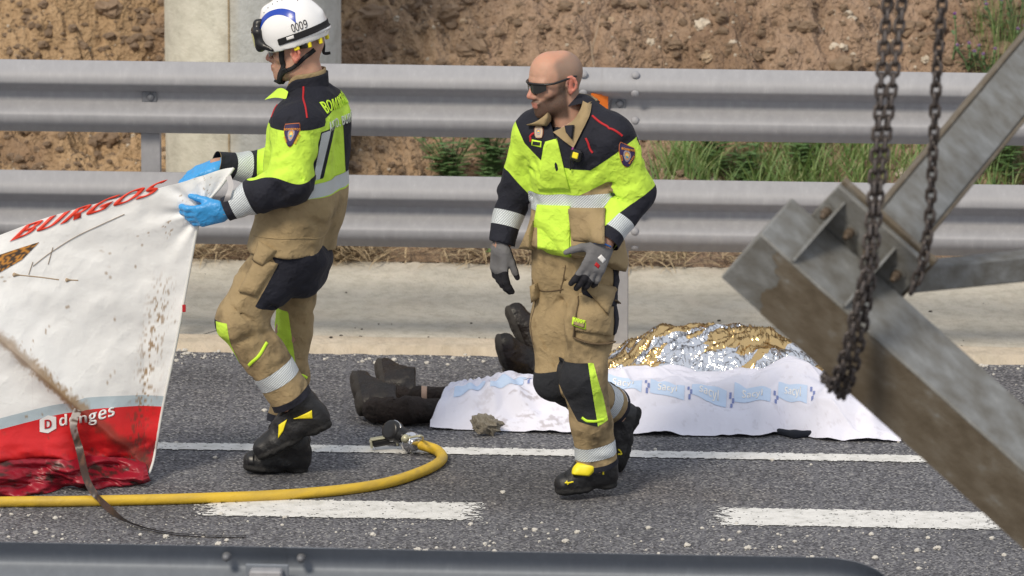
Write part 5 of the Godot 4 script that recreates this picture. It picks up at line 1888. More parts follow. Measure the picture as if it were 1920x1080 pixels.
	ts.cut([""], "knee_stripe", func(p: Vector3, _n: Vector3, w: Vector2) -> float: return maxf(k1s.d(p), maxf((w.x - w.y), kl.z - 0.03 - p.z)))
	ts.cut([""], "knee_patch", func(p: Vector3, _n: Vector3, w: Vector2) -> float: return minf(maxf(k1.d(p), maxf((w.x - w.y), kl.z - 0.06 - p.z)), maxf(maxf(p.y - lerpf(Vector3(-0.19, 0.503, 0.05).y, Vector3(-0.113, 0.52, 0.05).y, (p.x - Vector3(-0.19, 0.503, 0.05).x) / 0.08), (p - kr).dot(tr) - 0.14), -(w.x - w.y))))
	ts.cut([""], "shin_band", func(p: Vector3, _n: Vector3, w: Vector2) -> float: return minf(maxf(slab(p, Vector3(0.026, 0.23, 0.08), Vector3(0.028, 0.176, 0.08), tl), (w.x - w.y)), maxf(slab(p, ar - tr * 0.12, ar - tr * 0.06), -(w.x - w.y))))
	ts.cut([""], "ankle_edge", func(p: Vector3, _n: Vector3, w: Vector2) -> float: return minf(maxf((al - tl * 0.022 - p).dot(tl), (w.x - w.y)), maxf((ar - tr * 0.025 - p).dot(tr), -(w.x - w.y))) if p.y < 0.5 else 1.0)
	var tp := put("trousers", ts.mesh("", 0.0, grime(174, 0.95)), M.khaki, o)
	put_pieces("knee_stripe", ts, "knee_stripe", 0.001, grime(175, 0.3), M.hivis, tp)
	put_pieces("knee_patch", ts, "knee_patch", 0.001, grime(176, 0.4), M.knee, tp)
	put_pieces("shin_band", ts, "shin_band", 0.0015, null, M.tape, tp)
	put_pieces("ankle_edge", ts, "ankle_edge", 0.001, grime(177, 0.3), M.navy, tp)
	put("lime_piping", strip(t, [Vector3(-0.049, 0.347, 0.22), Vector3(-0.009, 0.335, 0.24), Vector3(0.037, 0.335, 0.24), Vector3(0.083, 0.342, 0.2)], 0.010, 0.003), M.lime_print, tp)
	put("side_strip", panel(t, Vector3(0.087, 0.933, 0.12), Vector3(0.113, 0.918, 0.05), Vector3(0.109, 0.671, 0.05), Vector3(0.092, 0.665, 0.12), 0.004, 6, 12).mesh("", 0.0, grime(178, 0.2)), M.navy, tp)
	put("thigh_pocket", panel(t, Vector3(-0.043, 0.841, 0.2), Vector3(0.094, 0.807, 0.22), Vector3(0.084, 0.666, 0.22), Vector3(-0.06, 0.697, 0.24), 0.014, 12, 12, null, 0.012).mesh("", 0.0, grime(179, 0.45)), M.khaki, tp)
	put("pocket_band", panel(t, Vector3(-0.031, 0.874, 0.24), Vector3(0.09, 0.82, 0.2), Vector3(0.09, 0.79, 0.2), Vector3(-0.035, 0.85, 0.24), 0.020, 8, 5).mesh("", 0.0, grime(180, 0.2)), M.navy, tp)
	put("pocket_flap", panel(t, Vector3(-0.027, 0.914, 0.24), Vector3(0.099, 0.854, 0.18), Vector3(0.115, 0.786, 0.2), Vector3(-0.023, 0.867, 0.24), 0.030, 12, 8, null, 0.008).mesh("", 0.0, grime(181, 0.45)), M.khaki, tp)
	put("hip_pouch", panel(t, Vector3(-0.26, 0.832, 0), Vector3(-0.231, 0.858, 0.05), Vector3(-0.23, 0.8, 0.05), Vector3(-0.256, 0.784, 0), 0.022, 8, 8, null, 0.01).mesh("", 0.0, grime(182, 0.3)), M.khaki, tp)
	var seam := mat(0.13, 0.09, 0.05, 0.9)
	for e in [[[1060, 503], [1056, 530], [1050, 556]], [[1094, 549], [1122, 563], [1160, 583]], [[1086, 556], [1080, 600], [1077, 629]], [[1078, 630], [1112, 640], [1147, 642]], [[993, 540], [992, 600], [1000, 660]], [[1000, 552], [1030, 556], [1056, 548]]]:
		var pts := []
		for q in e: pts.append(t.drop(Vector3(Vector3(-0.222, 0.843, 0.15).x + (q[0] - 1000) * 0.0021, Vector3(-0.222, 0.843, 0.15).y - (q[1] - 550) * 0.00216, 0)))
		put("seam", strip(t, pts, 0.005, 0.0165 if e[0][0] > 1070 and e[0][0] < 1095 else 0.0015), seam, tp)
	put("number_tag", panel(t, Vector3(-0.066, 0.75, 0.24), Vector3(-0.012, 0.737, 0.24), Vector3(-0.016, 0.705, 0.24), Vector3(-0.07, 0.72, 0.24), 0.022, 8, 6).mesh(), M.lime_print, tp)
	put("tag_inset", panel(t, Vector3(-0.061, 0.744, 0.24), Vector3(-0.017, 0.733, 0.24), Vector3(-0.02, 0.711, 0.24), Vector3(-0.064, 0.723, 0.24), 0.0235, 8, 6).mesh(), M.khaki.duplicate(), tp)
	var tg := letters("0007", 0.015, true, 0.001)
	var tag_at := Sheet.new(Vector2(-0.03, -0.012), Vector2(0.03, 0.012), Vector2i(4, 3), func(x: float, y: float) -> Vector3: return t.cast(Vector3(-0.041, 0.741, 0.3) + Vector3(0.97, -0.22, 0) * x + Vector3(0.2, 0.97, 0) * y, Vector3(0, 0, -1), 0.0255))
	put("tag_number", bent_letters(tg, func(v: Vector3) -> Vector3: return tag_at.at(v.x, v.y) + Vector3(0, 0, v.z)), M.lime_print, tp)
	# boots
	var b := make_boot(o, Vector3(0.099, 0.029, 0.02), Vector3(-0.125, 0.016, 0.11), Vector3.UP, Vector3(0.035, 0.195, 0.06), 183, 0.066)
	put("yellow_patch", panel(b[1], Vector3(-0.055, 0.149, 0.2), Vector3(0.033, 0.145, 0.22), Vector3(0.008, 0.1, 0.24), Vector3(-0.076, 0.108, 0.22), 0.018, 10, 10, func(v: float) -> float: return 0.8 + 0.2 * sin(v * PI), 0.006).mesh(), M.yellow, b[0])
	for e in [[Vector3(-0.092, 0.115, 0.24), Vector3(-0.076, 0.109, 0.25), Vector3(-0.047, 0.103, 0.25)], [Vector3(-0.103, 0.103, 0.2), Vector3(-0.092, 0.1, 0.22), Vector3(-0.08, 0.087, 0.24)], [Vector3(0.075, 0.118, 0.2), Vector3(0.084, 0.108, 0.2), Vector3(0.088, 0.093, 0.2)]]:
		put("lace_loop", strip(b[1], e, 0.006, 0.004), M.yellow, b[0])
	var b2 := make_boot(o, Vector3(0.212, 0.25, -0.4), Vector3(0.138, 0.001, -0.36), Vector3(-0.051, 0.2, -0.3) - Vector3(0.142, 0.098, -0.36), Vector3(0.051, 0.34, -0.28), 184, 0.068)
	for y in [856, 862, 868]:
		pass
	for e in [[Vector3(0.118, 0.097, -0.2), Vector3(0.135, 0.099, -0.2), Vector3(0.144, 0.096, -0.22)], [Vector3(0.116, 0.079, -0.2), Vector3(0.131, 0.084, -0.2), Vector3(0.142, 0.083, -0.22)]]:
		put("lace_loop", strip(b2[1], e, 0.006, 0.004), M.yellow, b2[0])
	# gloves: the knitted backs are grey, the dipped palms and fingertips black
	var gr := Field.new()
	var wr := Vector3(-0.352, 0.992, -0.05)
	hand_field(gr, wr, Vector3(-0.06, -1, 0.02), Vector3(-0.80, 0.05, 0.60), Vector3(-0.45, 0, -0.89) * -1.0 + Vector3(0.6, 0, 0.3), [0.30, 0.36, 0.42, 0.5], 0.05, 0.35, 1.08)
	var gs := gr.mesh(0.0042)
	gs.cut([""], "dipped", func(p: Vector3, n: Vector3, w: Vector2) -> float: return minf(n.dot(Vector3(-0.80, 0.05, 0.60)) + 0.35, p.y - wr.y + 0.105 + 0.01 * sin(p.x * 80.0)))
	var g1 := put("glove", gs.mesh("", 0.0, grime(185, 0.4)), M.glove_grey, o)
	put("dipped_palm", gs.mesh("dipped", 0.0005, grime(186, 0.4)), M.glove_black, g1)
	var gl := Field.new()
	var wl := Vector3(0.05, 1.05, 0.21)
	var gd := Vector3(-0.40, -0.88, 0.22).normalized()
	hand_field(gl, wl, gd, Vector3(0.25, 0.15, 0.95), Vector3(-0.9, 0.25, 0.2), [0.26, 0.32, 0.36, 0.42], 0.09, 0.85, 1.10)
	gs = gl.mesh(0.0042)
	gs.cut([""], "dipped", func(p: Vector3, n: Vector3, w: Vector2) -> float: return minf(n.dot(Vector3(0.25, 0.15, 0.95)) + 0.3, 0.142 + 0.008 * sin(p.x * 90.0) - (p - wl).dot(gd)))
	g1 = put("glove", gs.mesh("", 0.0, grime(187, 0.4)), M.glove_grey, o)
	put("dipped_palm", gs.mesh("dipped", 0.0005, grime(188, 0.4)), M.glove_black, g1)
	put("glove_label", panel(gl, wl + gd * 0.035 + Vector3(0.006, 0, 0.03), wl + gd * 0.06 + Vector3(0.035, 0, 0.03), wl + gd * 0.075 + Vector3(0.028, 0, 0.03), wl + gd * 0.05 + Vector3(-0.002, 0, 0.03), 0.0015, 6, 6).mesh(), M.white_print, g1)
	put("glove_print", panel(gl, wl + gd * 0.068 + Vector3(0.0, 0, 0.03), wl + gd * 0.085 + Vector3(0.022, 0, 0.03), wl + gd * 0.098 + Vector3(0.02, 0, 0.03), wl + gd * 0.082 + Vector3(-0.002, 0, 0.03), 0.0012, 6, 6).mesh(), M.red_pipe, g1)
	put("cuff_trim", tube(curve([wl + Vector3(-0.036, 0.012, 0.02), wl + Vector3(-0.01, 0.018, 0.042), wl + Vector3(0.03, 0.0, 0.036)], 6), PackedFloat32Array([0.004]), 6).mesh(), mat(0.02, 0.09, 0.3, 0.7), g1)
	# head
	var hd := head_field()
	var hp := frame_of(Vector3(-0.885, -0.10, 0.455), Vector3(-0.05, 1, 0), Vector3(-0.133, 1.662, 0), 1.09)
	figure(o, hd, hp, true, Vector3(-0.072, 1.473, 0), [
		[[chest + Vector3(0, 0.04, 0), waist, hem], [0.10, 0.08, 0.075]], [[chest - L * 0.11, lr[0], lr[1], lr[2], Vector3(-0.352, 0.95, -0.05)], [0.06, 0.05, 0.042, 0.03, 0.02]], [[chest + L * 0.11, ll[0], ll[1], ll[2], Vector3(0.023, 0.986, 0.22)], [0.06, 0.05, 0.042, 0.03, 0.02]],
		[[hem, hl, kl, al, Vector3(0.052, 0.084, 0.05), Vector3(-0.053, 0.048, 0.08)], [0.07, 0.065, 0.06, 0.045, 0.025, 0.015]], [[hem, hr, kr, ar, Vector3(0.131, 0.21, -0.35), Vector3(0.12, 0.1, -0.35)], [0.07, 0.065, 0.055, 0.045, 0.025, 0.015]]])
	sunglasses(o, hd, hp)

# ---------------------------------------------------------------- the tent that is dragged away
class Tent:   # a nearly upright wall: depth as a function of x and y
	var n := FastNoiseLite.new()
	var fold_a := Vector3(-2.101, 0.724, -0.3)
	var fold_b := Vector3(-1.469, 0.092, -0.5)
	var grip := Vector3(-1.215, 1.11, -0.4)
	func _init() -> void:
		n.noise_type = FastNoiseLite.TYPE_SIMPLEX
		n.seed = 91
		n.frequency = 2.2
		n.fractal_octaves = 2
	func fold(x: float, y: float) -> float:   # signed distance from the crease, positive above it
		var d := Vector2(fold_b.x - fold_a.x, fold_b.y - fold_a.y).normalized()
		var o := Vector2(x - fold_a.x, y - fold_a.y)
		return d.cross(o)
	func depth(x: float, y: float) -> float:
		var v := clampf(y / 1.15, 0.0, 1.1)
		var zb := lerpf(-0.10, -0.56, clampf((x + 2.4) / 0.94, 0.0, 1.0))
		var zt := lerpf(-0.36, -0.44, clampf((x + 2.1) / 0.9, 0.0, 1.0))
		var z := lerpf(zb, zt, v)
		var s := fold(x, y)
		z += 0.10 * exp(-absf(s) / 0.10) * smoothstep(-1.2, -1.6, x) + 0.05 * smoothstep(0.0, -0.3, s)
		var g := Vector2(x - grip.x, y - grip.y)
		var r := g.length()
		var a := atan2(g.y, g.x)
		z += 0.007 * sin(a * 9.0 + 1.0) * exp(-r / 0.30) * smoothstep(0.0, 0.08, r)
		z += 0.004 * sin(a * 17.0) * exp(-r / 0.14) * smoothstep(0.0, 0.05, r)
		z += 0.007 * n.get_noise_2d(x * 0.8 + y * 0.5, y * 1.2 - x * 0.4) + 0.0025 * n.get_noise_2d(x * 3.0 + 7.0, y * 3.0)
		var low := smoothstep(0.26, 0.0, y)
		z += low * (0.045 * sin(y * 24.0 + x * 4.0 + 3.0 * n.get_noise_2d(x * 0.8, 4.0)) + 0.04 * n.get_noise_2d(x * 1.6, y * 5.0) + 0.012 * absf(n.get_noise_2d(x * 5.0 + y * 6.0, y * 5.0)))
		return z
	func at(x: float, y: float, off := 0.0) -> Vector3:
		return Vector3(x, y, depth(x, y) + off)

func make_tent() -> void:
	var o := thing("tent", "muddy white and red collapsed tent wall dragged across the road by the helmeted firefighter", "tent")
	var tent := Tent.new()
	var bottom := curve([Vector3(-2.699, -0.075, 0), Vector3(-2.02, -0.002, -0.19), Vector3(-1.897, 0.005, -0.25), Vector3(-1.733, 0.013, -0.34), Vector3(-1.58, 0.008, -0.45), Vector3(-1.485, 0.01, -0.55), Vector3(-1.456, 0.027, -0.57)], 6)
	var top := curve([Vector3(-2.714, 0.779, -0.36), Vector3(-2.016, 1.029, -0.36), Vector3(-1.743, 1.119, -0.38), Vector3(-1.324, 1.222, -0.42), Vector3(-1.156, 1.274, -0.44), Vector3(-1.097, 1.285, -0.45)], 6)
	var right := curve([Vector3(-1.456, 0.027, -0.57), Vector3(-1.429, 0.082, -0.56), Vector3(-1.394, 0.279, -0.52), Vector3(-1.332, 0.573, -0.47), Vector3(-1.282, 0.839, -0.44), Vector3(-1.228, 1.098, -0.42), Vector3(-1.152, 1.205, -0.44), Vector3(-1.097, 1.285, -0.45)], 6)
	var pick := func(c: PackedVector3Array, t: float) -> Vector3:
		var k := clampf(t, 0.0, 1.0) * (c.size() - 1)
		var i := mini(int(k), c.size() - 2)
		return c[i].lerp(c[i + 1], k - i)
	var at := func(u: float, v: float) -> Vector3:
		var b: Vector3 = pick.call(bottom, u)
		var t: Vector3 = pick.call(top, u)
		var r: Vector3 = pick.call(right, v)
		var l: Vector3 = bottom[0].lerp(top[0], v)
		var p := b.lerp(t, v) + l.lerp(r, u) - bottom[0].lerp(bottom[bottom.size() - 1], u).lerp(top[0].lerp(top[top.size() - 1], u), v)
		return tent.at(p.x, maxf(p.y, 0.004))
	var s := Soup.new()
	s.grid(190, 130, at)
	s.normals()
	var seam := func(x: float) -> float: return Vector3(-1.688, 0.323, -0.35).y + (x - Vector3(-1.688, 0.323, -0.35).x) * (0.17 if x < Vector3(-1.688, 0.323, -0.35).x else -0.09)
	s.cut([""], "red", func(p: Vector3, _n: Vector3, _w: Vector2) -> float: return p.y - seam.call(p.x))
	s.cut([""], "pale", func(p: Vector3, _n: Vector3, _w: Vector2) -> float: return p.y - 0.045 - seam.call(p.x))
	var mud := noise(FastNoiseLite.TYPE_SIMPLEX, 7.0, 4, 92, 0.65)
	var fine := noise(FastNoiseLite.TYPE_SIMPLEX, 42.0, 3, 93, 0.6)
	var e0 := Vector3(-1.422, 0.109, -0.5)
	var e1 := Vector3(-1.299, 0.783, -0.5)
	var soil := func(p: Vector3) -> float:
		var f := absf(tent.fold(p.x, p.y) + 0.012 * mud.get_noise_2d(p.x, p.y))
		var k := smoothstep(0.034, 0.012, f + 0.016 * fine.get_noise_2d(p.x, p.y)) * smoothstep(0.35, 0.02, absf(p.x + 1.78))
		k = maxf(k, smoothstep(0.03, 0.008, f) * 0.8)
		var t := (p.x - e0.x) / (e1.x - e0.x) - (p.y - e0.y) / (e1.y - e0.y)
		var along := (p.x - e0.x + 0.085) - (p.y - e0.y) * (e1.x - e0.x) / (e1.y - e0.y)
		k = maxf(k, smoothstep(0.075, 0.0, absf(along + 0.0)) * smoothstep(0.18, 0.34, fine.get_noise_2d(p.x * 0.8, p.y * 1.7)) * smoothstep(0.88, 0.75, p.y))
		k = maxf(k, 0.85 * smoothstep(0.46, 0.58, fine.get_noise_2d(p.x * 0.5 + 9.0, p.y * 1.4)) * smoothstep(0.36, 0.5, mud.get_noise_2d(p.x * 0.5, p.y * 0.5 + 5.0)))
		return clampf(k, 0.0, 1.0)
	var cloth := mat(1, 1, 1, 0.42)
	cloth.vertex_color_use_as_albedo = true
	bump(tri(cloth, 1.3), M.hivis.heightmap_texture, 0.2)
	put("white_wall", s.mesh("", 0.0, func(p: Vector3, _n: Vector3) -> Color:
		var k := soil.call(p) as float
		var drip := smoothstep(0.0035, 0.001, absf(fposmod(p.x * 1.0, 0.151) - 0.07)) * smoothstep(0.15, 0.3, mud.get_noise_2d(floorf(p.x / 0.151) * 3.0, 4.0)) * smoothstep(0.0, -0.02, tent.fold(p.x, p.y)) * smoothstep(-0.14, -0.10, tent.fold(p.x, p.y))
		return Color(0.90, 0.91, 0.92).lerp(Color(0.36, 0.25, 0.15), k).lerp(Color(0.25, 0.2, 0.16), drip * 0.8)), cloth, o)
	put("pale_blue_strip", s.mesh("pale", 0.0, func(p: Vector3, _n: Vector3) -> Color: return Color(0.50, 0.60, 0.67).lerp(Color(0.36, 0.25, 0.15), soil.call(p) as float)), cloth, o)
	put("red_band", s.mesh("red", 0.0, func(p: Vector3, _n: Vector3) -> Color:
		var k := soil.call(p) as float
		var low := smoothstep(0.17, 0.08, p.y + 0.05 * mud.get_noise_2d(p.x * 2.0, p.y * 2.0)) * 0.75
		var c := Color(0.70, 0.020, 0.024).lerp(Color(0.27, 0.006, 0.020), low)
		c = c.lerp(Color(0.07, 0.035, 0.03), smoothstep(0.16, 0.4, mud.get_noise_2d(p.x * 2.2, p.y * 3.0)) * low * 1.1)
		return c.lerp(Color(0.16, 0.06, 0.04), k * 0.8)), cloth, o)
	# a rolled hem along the bottom and a bound edge up the right side
	var flap := Soup.new()
	flap.grid(150, 30, func(u: float, v: float) -> Vector3:
		var k := lerpf(0.0, 1.0, u)
		var p: Vector3 = pick.call(bottom, k)
		var tip := smoothstep(0.93, 1.0, u)
		var x := p.x + 0.022 * tip * (1.0 - v)
		var high := lerpf(0.135, 0.075, smoothstep(0.3, 1.0, u)) + 0.012 * mud.get_noise_2d(p.x * 0.5, 2.0)
		var y := 0.004 + high * v + 0.012 * tip * (1.0 - v)
		var fold := 0.5 + 0.5 * sin(v * 11.0 + 2.6 * mud.get_noise_2d(p.x * 0.22, 5.0) + p.x * 2.0)
		var z := tent.depth(p.x, y) + 0.010 + 0.048 * sin(PI * clampf(v * 0.9 + 0.12, 0.0, 1.0)) * (1.0 - 0.6 * tip)
		z += 0.014 * fold * sin(PI * v) + 0.020 * mud.get_noise_2d(p.x * 0.45 + y * 1.4, y * 1.1) * sin(PI * clampf(v + 0.08, 0.0, 1.0))
		z += 0.010 * absf(mud.get_noise_2d(p.x * 0.5 - y * 2.0, y * 1.4 + 8.0)) * sin(PI * v)
		return Vector3(x, y, z))
	flap.normals()
	put("folded_hem", flap.mesh("", 0.0, func(p: Vector3, _n: Vector3) -> Color:
		return Color(0.30, 0.008, 0.024).lerp(Color(0.05, 0.02, 0.018), smoothstep(0.05, 0.45, mud.get_noise_3dv(p * Vector3(0.9, 2.2, 1.6))))), cloth, o)
	var edge := PackedVector3Array()
	for i in 40:
		var p: Vector3 = at.call(1.0, lerpf(0.06, 0.995, i / 39.0))
		edge.append(p + Vector3(0.002, 0, 0))
	var bind := mat(0.70, 0.71, 0.70, 0.6)
	put("bound_edge", tube(edge, PackedFloat32Array([0.0055]), 6).mesh(), bind, o)
	# red lettering along the upper edge
	var red := mat(0.72, 0.045, 0.02, 0.5)
	var t0 := Vector3(-1.977, 1.003, -0.33)
	var t1 := Vector3(-1.423, 1.177, -0.38)
	var dir := Vector2(t1.x - t0.x, t1.y - t0.y)
	var a := letters("BURGOS", 0.066, true, 0.001, 0.0, 1.0)
	var wide := span(a)
	for bold in [-0.003, 0.003]:
		a = letters("BURGOS", 0.066, true, 0.001, 0.0, 1.0)
		put("lettering", bent_letters(a, func(v: Vector3) -> Vector3:
			var u := (v.x - wide.position.x) / wide.size.x
			var h := (v.y - wide.position.y) / wide.size.y
			var q := Vector2(t0.x + bold, t0.y + bold * 0.4) + dir * u + Vector2(0.070, 0.066) * h
			return tent.at(q.x, q.y, 0.0035 + bold * 0.1 + v.z)), red, o)
	var white: Material = M.white_print
	var m0 := Vector3(-1.791, 0.242, -0.3)
	a = letters("donges", 0.044, true, 0.001, 0.0, 1.0)
	wide = span(a)
	put("lettering", bent_letters(a, func(v: Vector3) -> Vector3:
		var x := v.x - wide.position.x
		return tent.at(m0.x + x * 1.05, m0.y + v.y - wide.position.y + x * 0.13, 0.0035 + v.z)), white, o)
	var hx := Vector3(-1.835, 0.27, -0.3)
	var six := Soup.new()
	six.grid(12, 4, func(u: float, v: float) -> Vector3:
		var x := (u - 0.5) * 0.064
		var h := 0.036 - 0.012 * pow(absf(u - 0.5) * 2.0, 1.0)
		return tent.at(hx.x + x, hx.y + (v - 0.5) * 2.0 * h + x * 0.1, 0.0035))
	six.normals()
	put("logo", six.mesh(), white, o)
	a = letters("D", 0.036, true, 0.001)
	put("logo_letter", bent_letters(a, func(v: Vector3) -> Vector3: return tent.at(hx.x + v.x, hx.y + v.y - 0.0, 0.006 + v.z)), M.red_pipe, o)
	# half of a dark and orange shield
	var sh := Soup.new()
	var c4 := [Vector3(-2.161, 0.913, -0.3), Vector3(-1.862, 0.997, -0.3), Vector3(-1.93, 0.93, -0.3), Vector3(-2.162, 0.81, -0.3)]
	sh.grid(24, 10, func(u: float, v: float) -> Vector3:
		var p: Vector3 = (c4[3] as Vector3).lerp(c4[2], u).lerp((c4[0] as Vector3).lerp(c4[1], u), v)
		return tent.at(p.x, p.y, 0.003))
	sh.normals()
	var em := mat(1, 1, 1, 0.6)
	em.vertex_color_use_as_albedo = true
	put("emblem", sh.mesh("", 0.0, func(p: Vector3, _n: Vector3) -> Color:
		var q := fine.get_noise_2d(p.x * 0.9 - p.y * 0.5, p.y * 2.2)
		return Color(0.06, 0.04, 0.03) if q < 0.05 else Color(0.55, 0.24, 0.04)), em, o)
	# seams, wires and scratches
	for e in [[Vector3(-1.888, 0.902, -0.3), Vector3(-1.814, 0.956, -0.3), Vector3(-1.698, 1.024, -0.3), Vector3(-1.528, 1.1, -0.35)], [Vector3(-1.905, 0.87, -0.3), Vector3(-1.888, 0.919, -0.3)], [Vector3(-1.829, 0.906, -0.3), Vector3(-1.81, 0.973, -0.3)]]:
		var pts := PackedVector3Array()
		for q in curve(e, 10): pts.append(tent.at(q.x, q.y, 0.002))
		put("stitching", tube(pts, PackedFloat32Array([0.0015]), 5).mesh(), mat(0.3, 0.24, 0.18, 0.8), o)
	for e in [[Vector3(-1.968, 0.874, -0.3), Vector3(-1.889, 0.861, -0.3), Vector3(-1.788, 0.842, -0.3)], [Vector3(-1.763, 0.84, -0.3), Vector3(-1.713, 0.836, -0.3)]]:
		var pts := PackedVector3Array()
		for q in curve(e, 10): pts.append(tent.at(q.x, q.y, -0.0015))
		var sm := tube(pts, PackedFloat32Array([0.004, 0.010, 0.008, 0.006, 0.004, 0.003]), 6).mesh()
		put("mud_smear", sm, mat(0.40, 0.31, 0.22, 0.9), o)
	# strap that hangs from the seam and trails on the road
	var path := curve([tent.at(Vector3(-1.714, 0.335, -0.3).x, Vector3(-1.714, 0.335, -0.3).y, 0.03), tent.at(Vector3(-1.734, 0.266, -0.3).x, Vector3(-1.734, 0.266, -0.3).y, 0.04), tent.at(Vector3(-1.711, 0.16, -0.2).x, Vector3(-1.711, 0.16, -0.2).y, 0.06), Vector3(-1.667, 0.087, -0.1), Vector3(-1.599, 0.03, 0.017), Vector3(-1.495, 0.012, 0.228), Vector3(-1.364, 0.008, 0.365), Vector3(-1.207, 0.008, 0.424), Vector3(-1.027, 0.008, 0.433)], 8)
	var sb := Soup.new()
	sb.grid(3, path.size() - 1, func(u: float, v: float) -> Vector3:
		var i := int(round(v * (path.size() - 1)))
		var d := (path[mini(i + 1, path.size() - 1)] - path[maxi(i - 1, 0)]).normalized()
		var flat := Vector3(0.6, 0.0, 0.8).lerp(Vector3(0.2, 0.35, 1.0), smoothstep(0.45, 0.7, v))
		if v < 0.45: flat = Vector3(1, 0.0, 0.25)
		var w := (flat - d * flat.dot(d)).normalized() * lerpf(0.032, 0.024, v)
		return path[i] + w * (u - 0.5) + Vector3(0, 0.001, 0))
	sb.normals()
	put("strap", sb.mesh("", 0.0, func(p: Vector3, _n: Vector3) -> Color:
		return Color(0.62, 0.60, 0.58).lerp(Color(0.045, 0.035, 0.03), smoothstep(0.30, 0.18, p.y + 0.06 * fine.get_noise_2d(p.y * 0.4, p.x))) if fine.get_noise_3dv(p * 0.8) < 0.25 else Color(0.12, 0.07, 0.05)), cloth, o)
	var loop := PackedVector3Array()
	for q in curve([Vector3(-1.118, 1.252, -0.42), Vector3(-1.106, 1.222, -0.38), Vector3(-1.115, 1.192, -0.34), Vector3(-1.125, 1.157, -0.36)], 6): loop.append(q)
	put("grab_loop", ribbon_along(loop, 0.022, Vector3(1, 0.2, 0.3)), mat(0.42, 0.41, 0.42, 0.7), o)
	var tab := put("red_tab", box(Vector3(0.014, 0.03, 0.006), 0.002), M.red_pipe, o)
	tab.position = Vector3(-1.298, 0.712, -0.45)

func ribbon_along(path: PackedVector3Array, width: float, flat: Vector3) -> ArrayMesh:
	var s := Soup.new()
	s.grid(2, path.size() - 1, func(u: float, v: float) -> Vector3:
		var i := int(round(v * (path.size() - 1)))
		var d := (path[mini(i + 1, path.size() - 1)] - path[maxi(i - 1, 0)]).normalized()
		return path[i] + (flat - d * flat.dot(d)).normalized() * width * (u - 0.5))
	s.normals()
	return s.mesh()


# ---------------------------------------------------------------- covers over the lying people
func ramp(table: Array, x: float) -> float:
	if x <= table[0][0]: return table[0][1]
	for i in table.size() - 1:
		if x < table[i + 1][0]:
			return lerpf(table[i][1], table[i + 1][1], smoothstep(0.0, 1.0, (x - table[i][0]) / (table[i + 1][0] - table[i][0])))
	return table[table.size() - 1][1]

class Sheeting:
	var n := FastNoiseLite.new()
	var tall := []
	var front := []
	var back := []
	var ramp: Callable
	func _init() -> void:
		n.noise_type = FastNoiseLite.TYPE_SIMPLEX
		n.seed = 95
		n.frequency = 1.0
		n.fractal_octaves = 2
	func ends(x: float) -> Vector2:
		return Vector2(ramp.call(front, x), ramp.call(back, x))
	func at(x: float, z: float) -> Vector3:   # road axes
		var e := ends(x)
		var k := clampf((e.x - z) / maxf(e.x - e.y, 0.01), 0.0, 1.0)
		var h: float = ramp.call(tall, x)
		var bump := pow(sin(PI * pow(clampf(k, 0.0, 1.0), 0.88)), 1.2)
		var y := 0.006 + h * bump
		var free := smoothstep(0.0, 0.18, k)
		y += free * (0.022 * n.get_noise_2d(x * 2.0, z * 3.0) + 0.020 * absf(n.get_noise_2d(x * 3.4 + z * 2.6, z * 2.2 - x * 0.8)))
		y += (1.0 - free) * maxf(0.0, 0.022 * n.get_noise_2d(x * 2.2, 3.0) + 0.004 * n.get_noise_2d(x * 9.0, 8.0))
		# crumple round something by the head
		var c := Vector2((x - 1.27) / 0.13, (z + 1.42) / 0.10)
		var r := c.length()
		y += 0.035 * smoothstep(1.05, 0.7, r) + 0.012 * exp(-pow((r - 1.0) / 0.12, 2.0))
		var ray := absf(fposmod((x - 1.05) * 0.8 - (z + 1.36) * 1.3, 0.24) - 0.12)
		y += 0.012 * exp(-pow(ray / 0.012, 2.0)) * smoothstep(0.95, 1.1, x) * smoothstep(0.8, 0.3, k) * free
		for q in 9:
			var a := 0.35 + q * 0.37 + sin(q * 12.9) * 0.6
			var l := (x - (-0.3 + 0.21 * q)) * sin(a) + (z + 1.62) * cos(a)
			var m := (x - (-0.3 + 0.21 * q)) * cos(a) - (z + 1.62) * sin(a)
			y += 0.007 * exp(-pow(l / 0.011, 2.0)) * smoothstep(0.26, 0.05, absf(m)) * free
		y += 0.007 * sin(x * 23.0 + 3.0 * n.get_noise_2d(x * 1.5, 2.0)) * smoothstep(0.55, 0.12, k) * free
		# folds from the toes
		var fan := atan2(z + 1.75, x + 0.30)
		y += 0.010 * sin(fan * 22.0) * smoothstep(0.75, 0.1, absf(x - 0.02)) * free
		return Vector3(x, y, z)

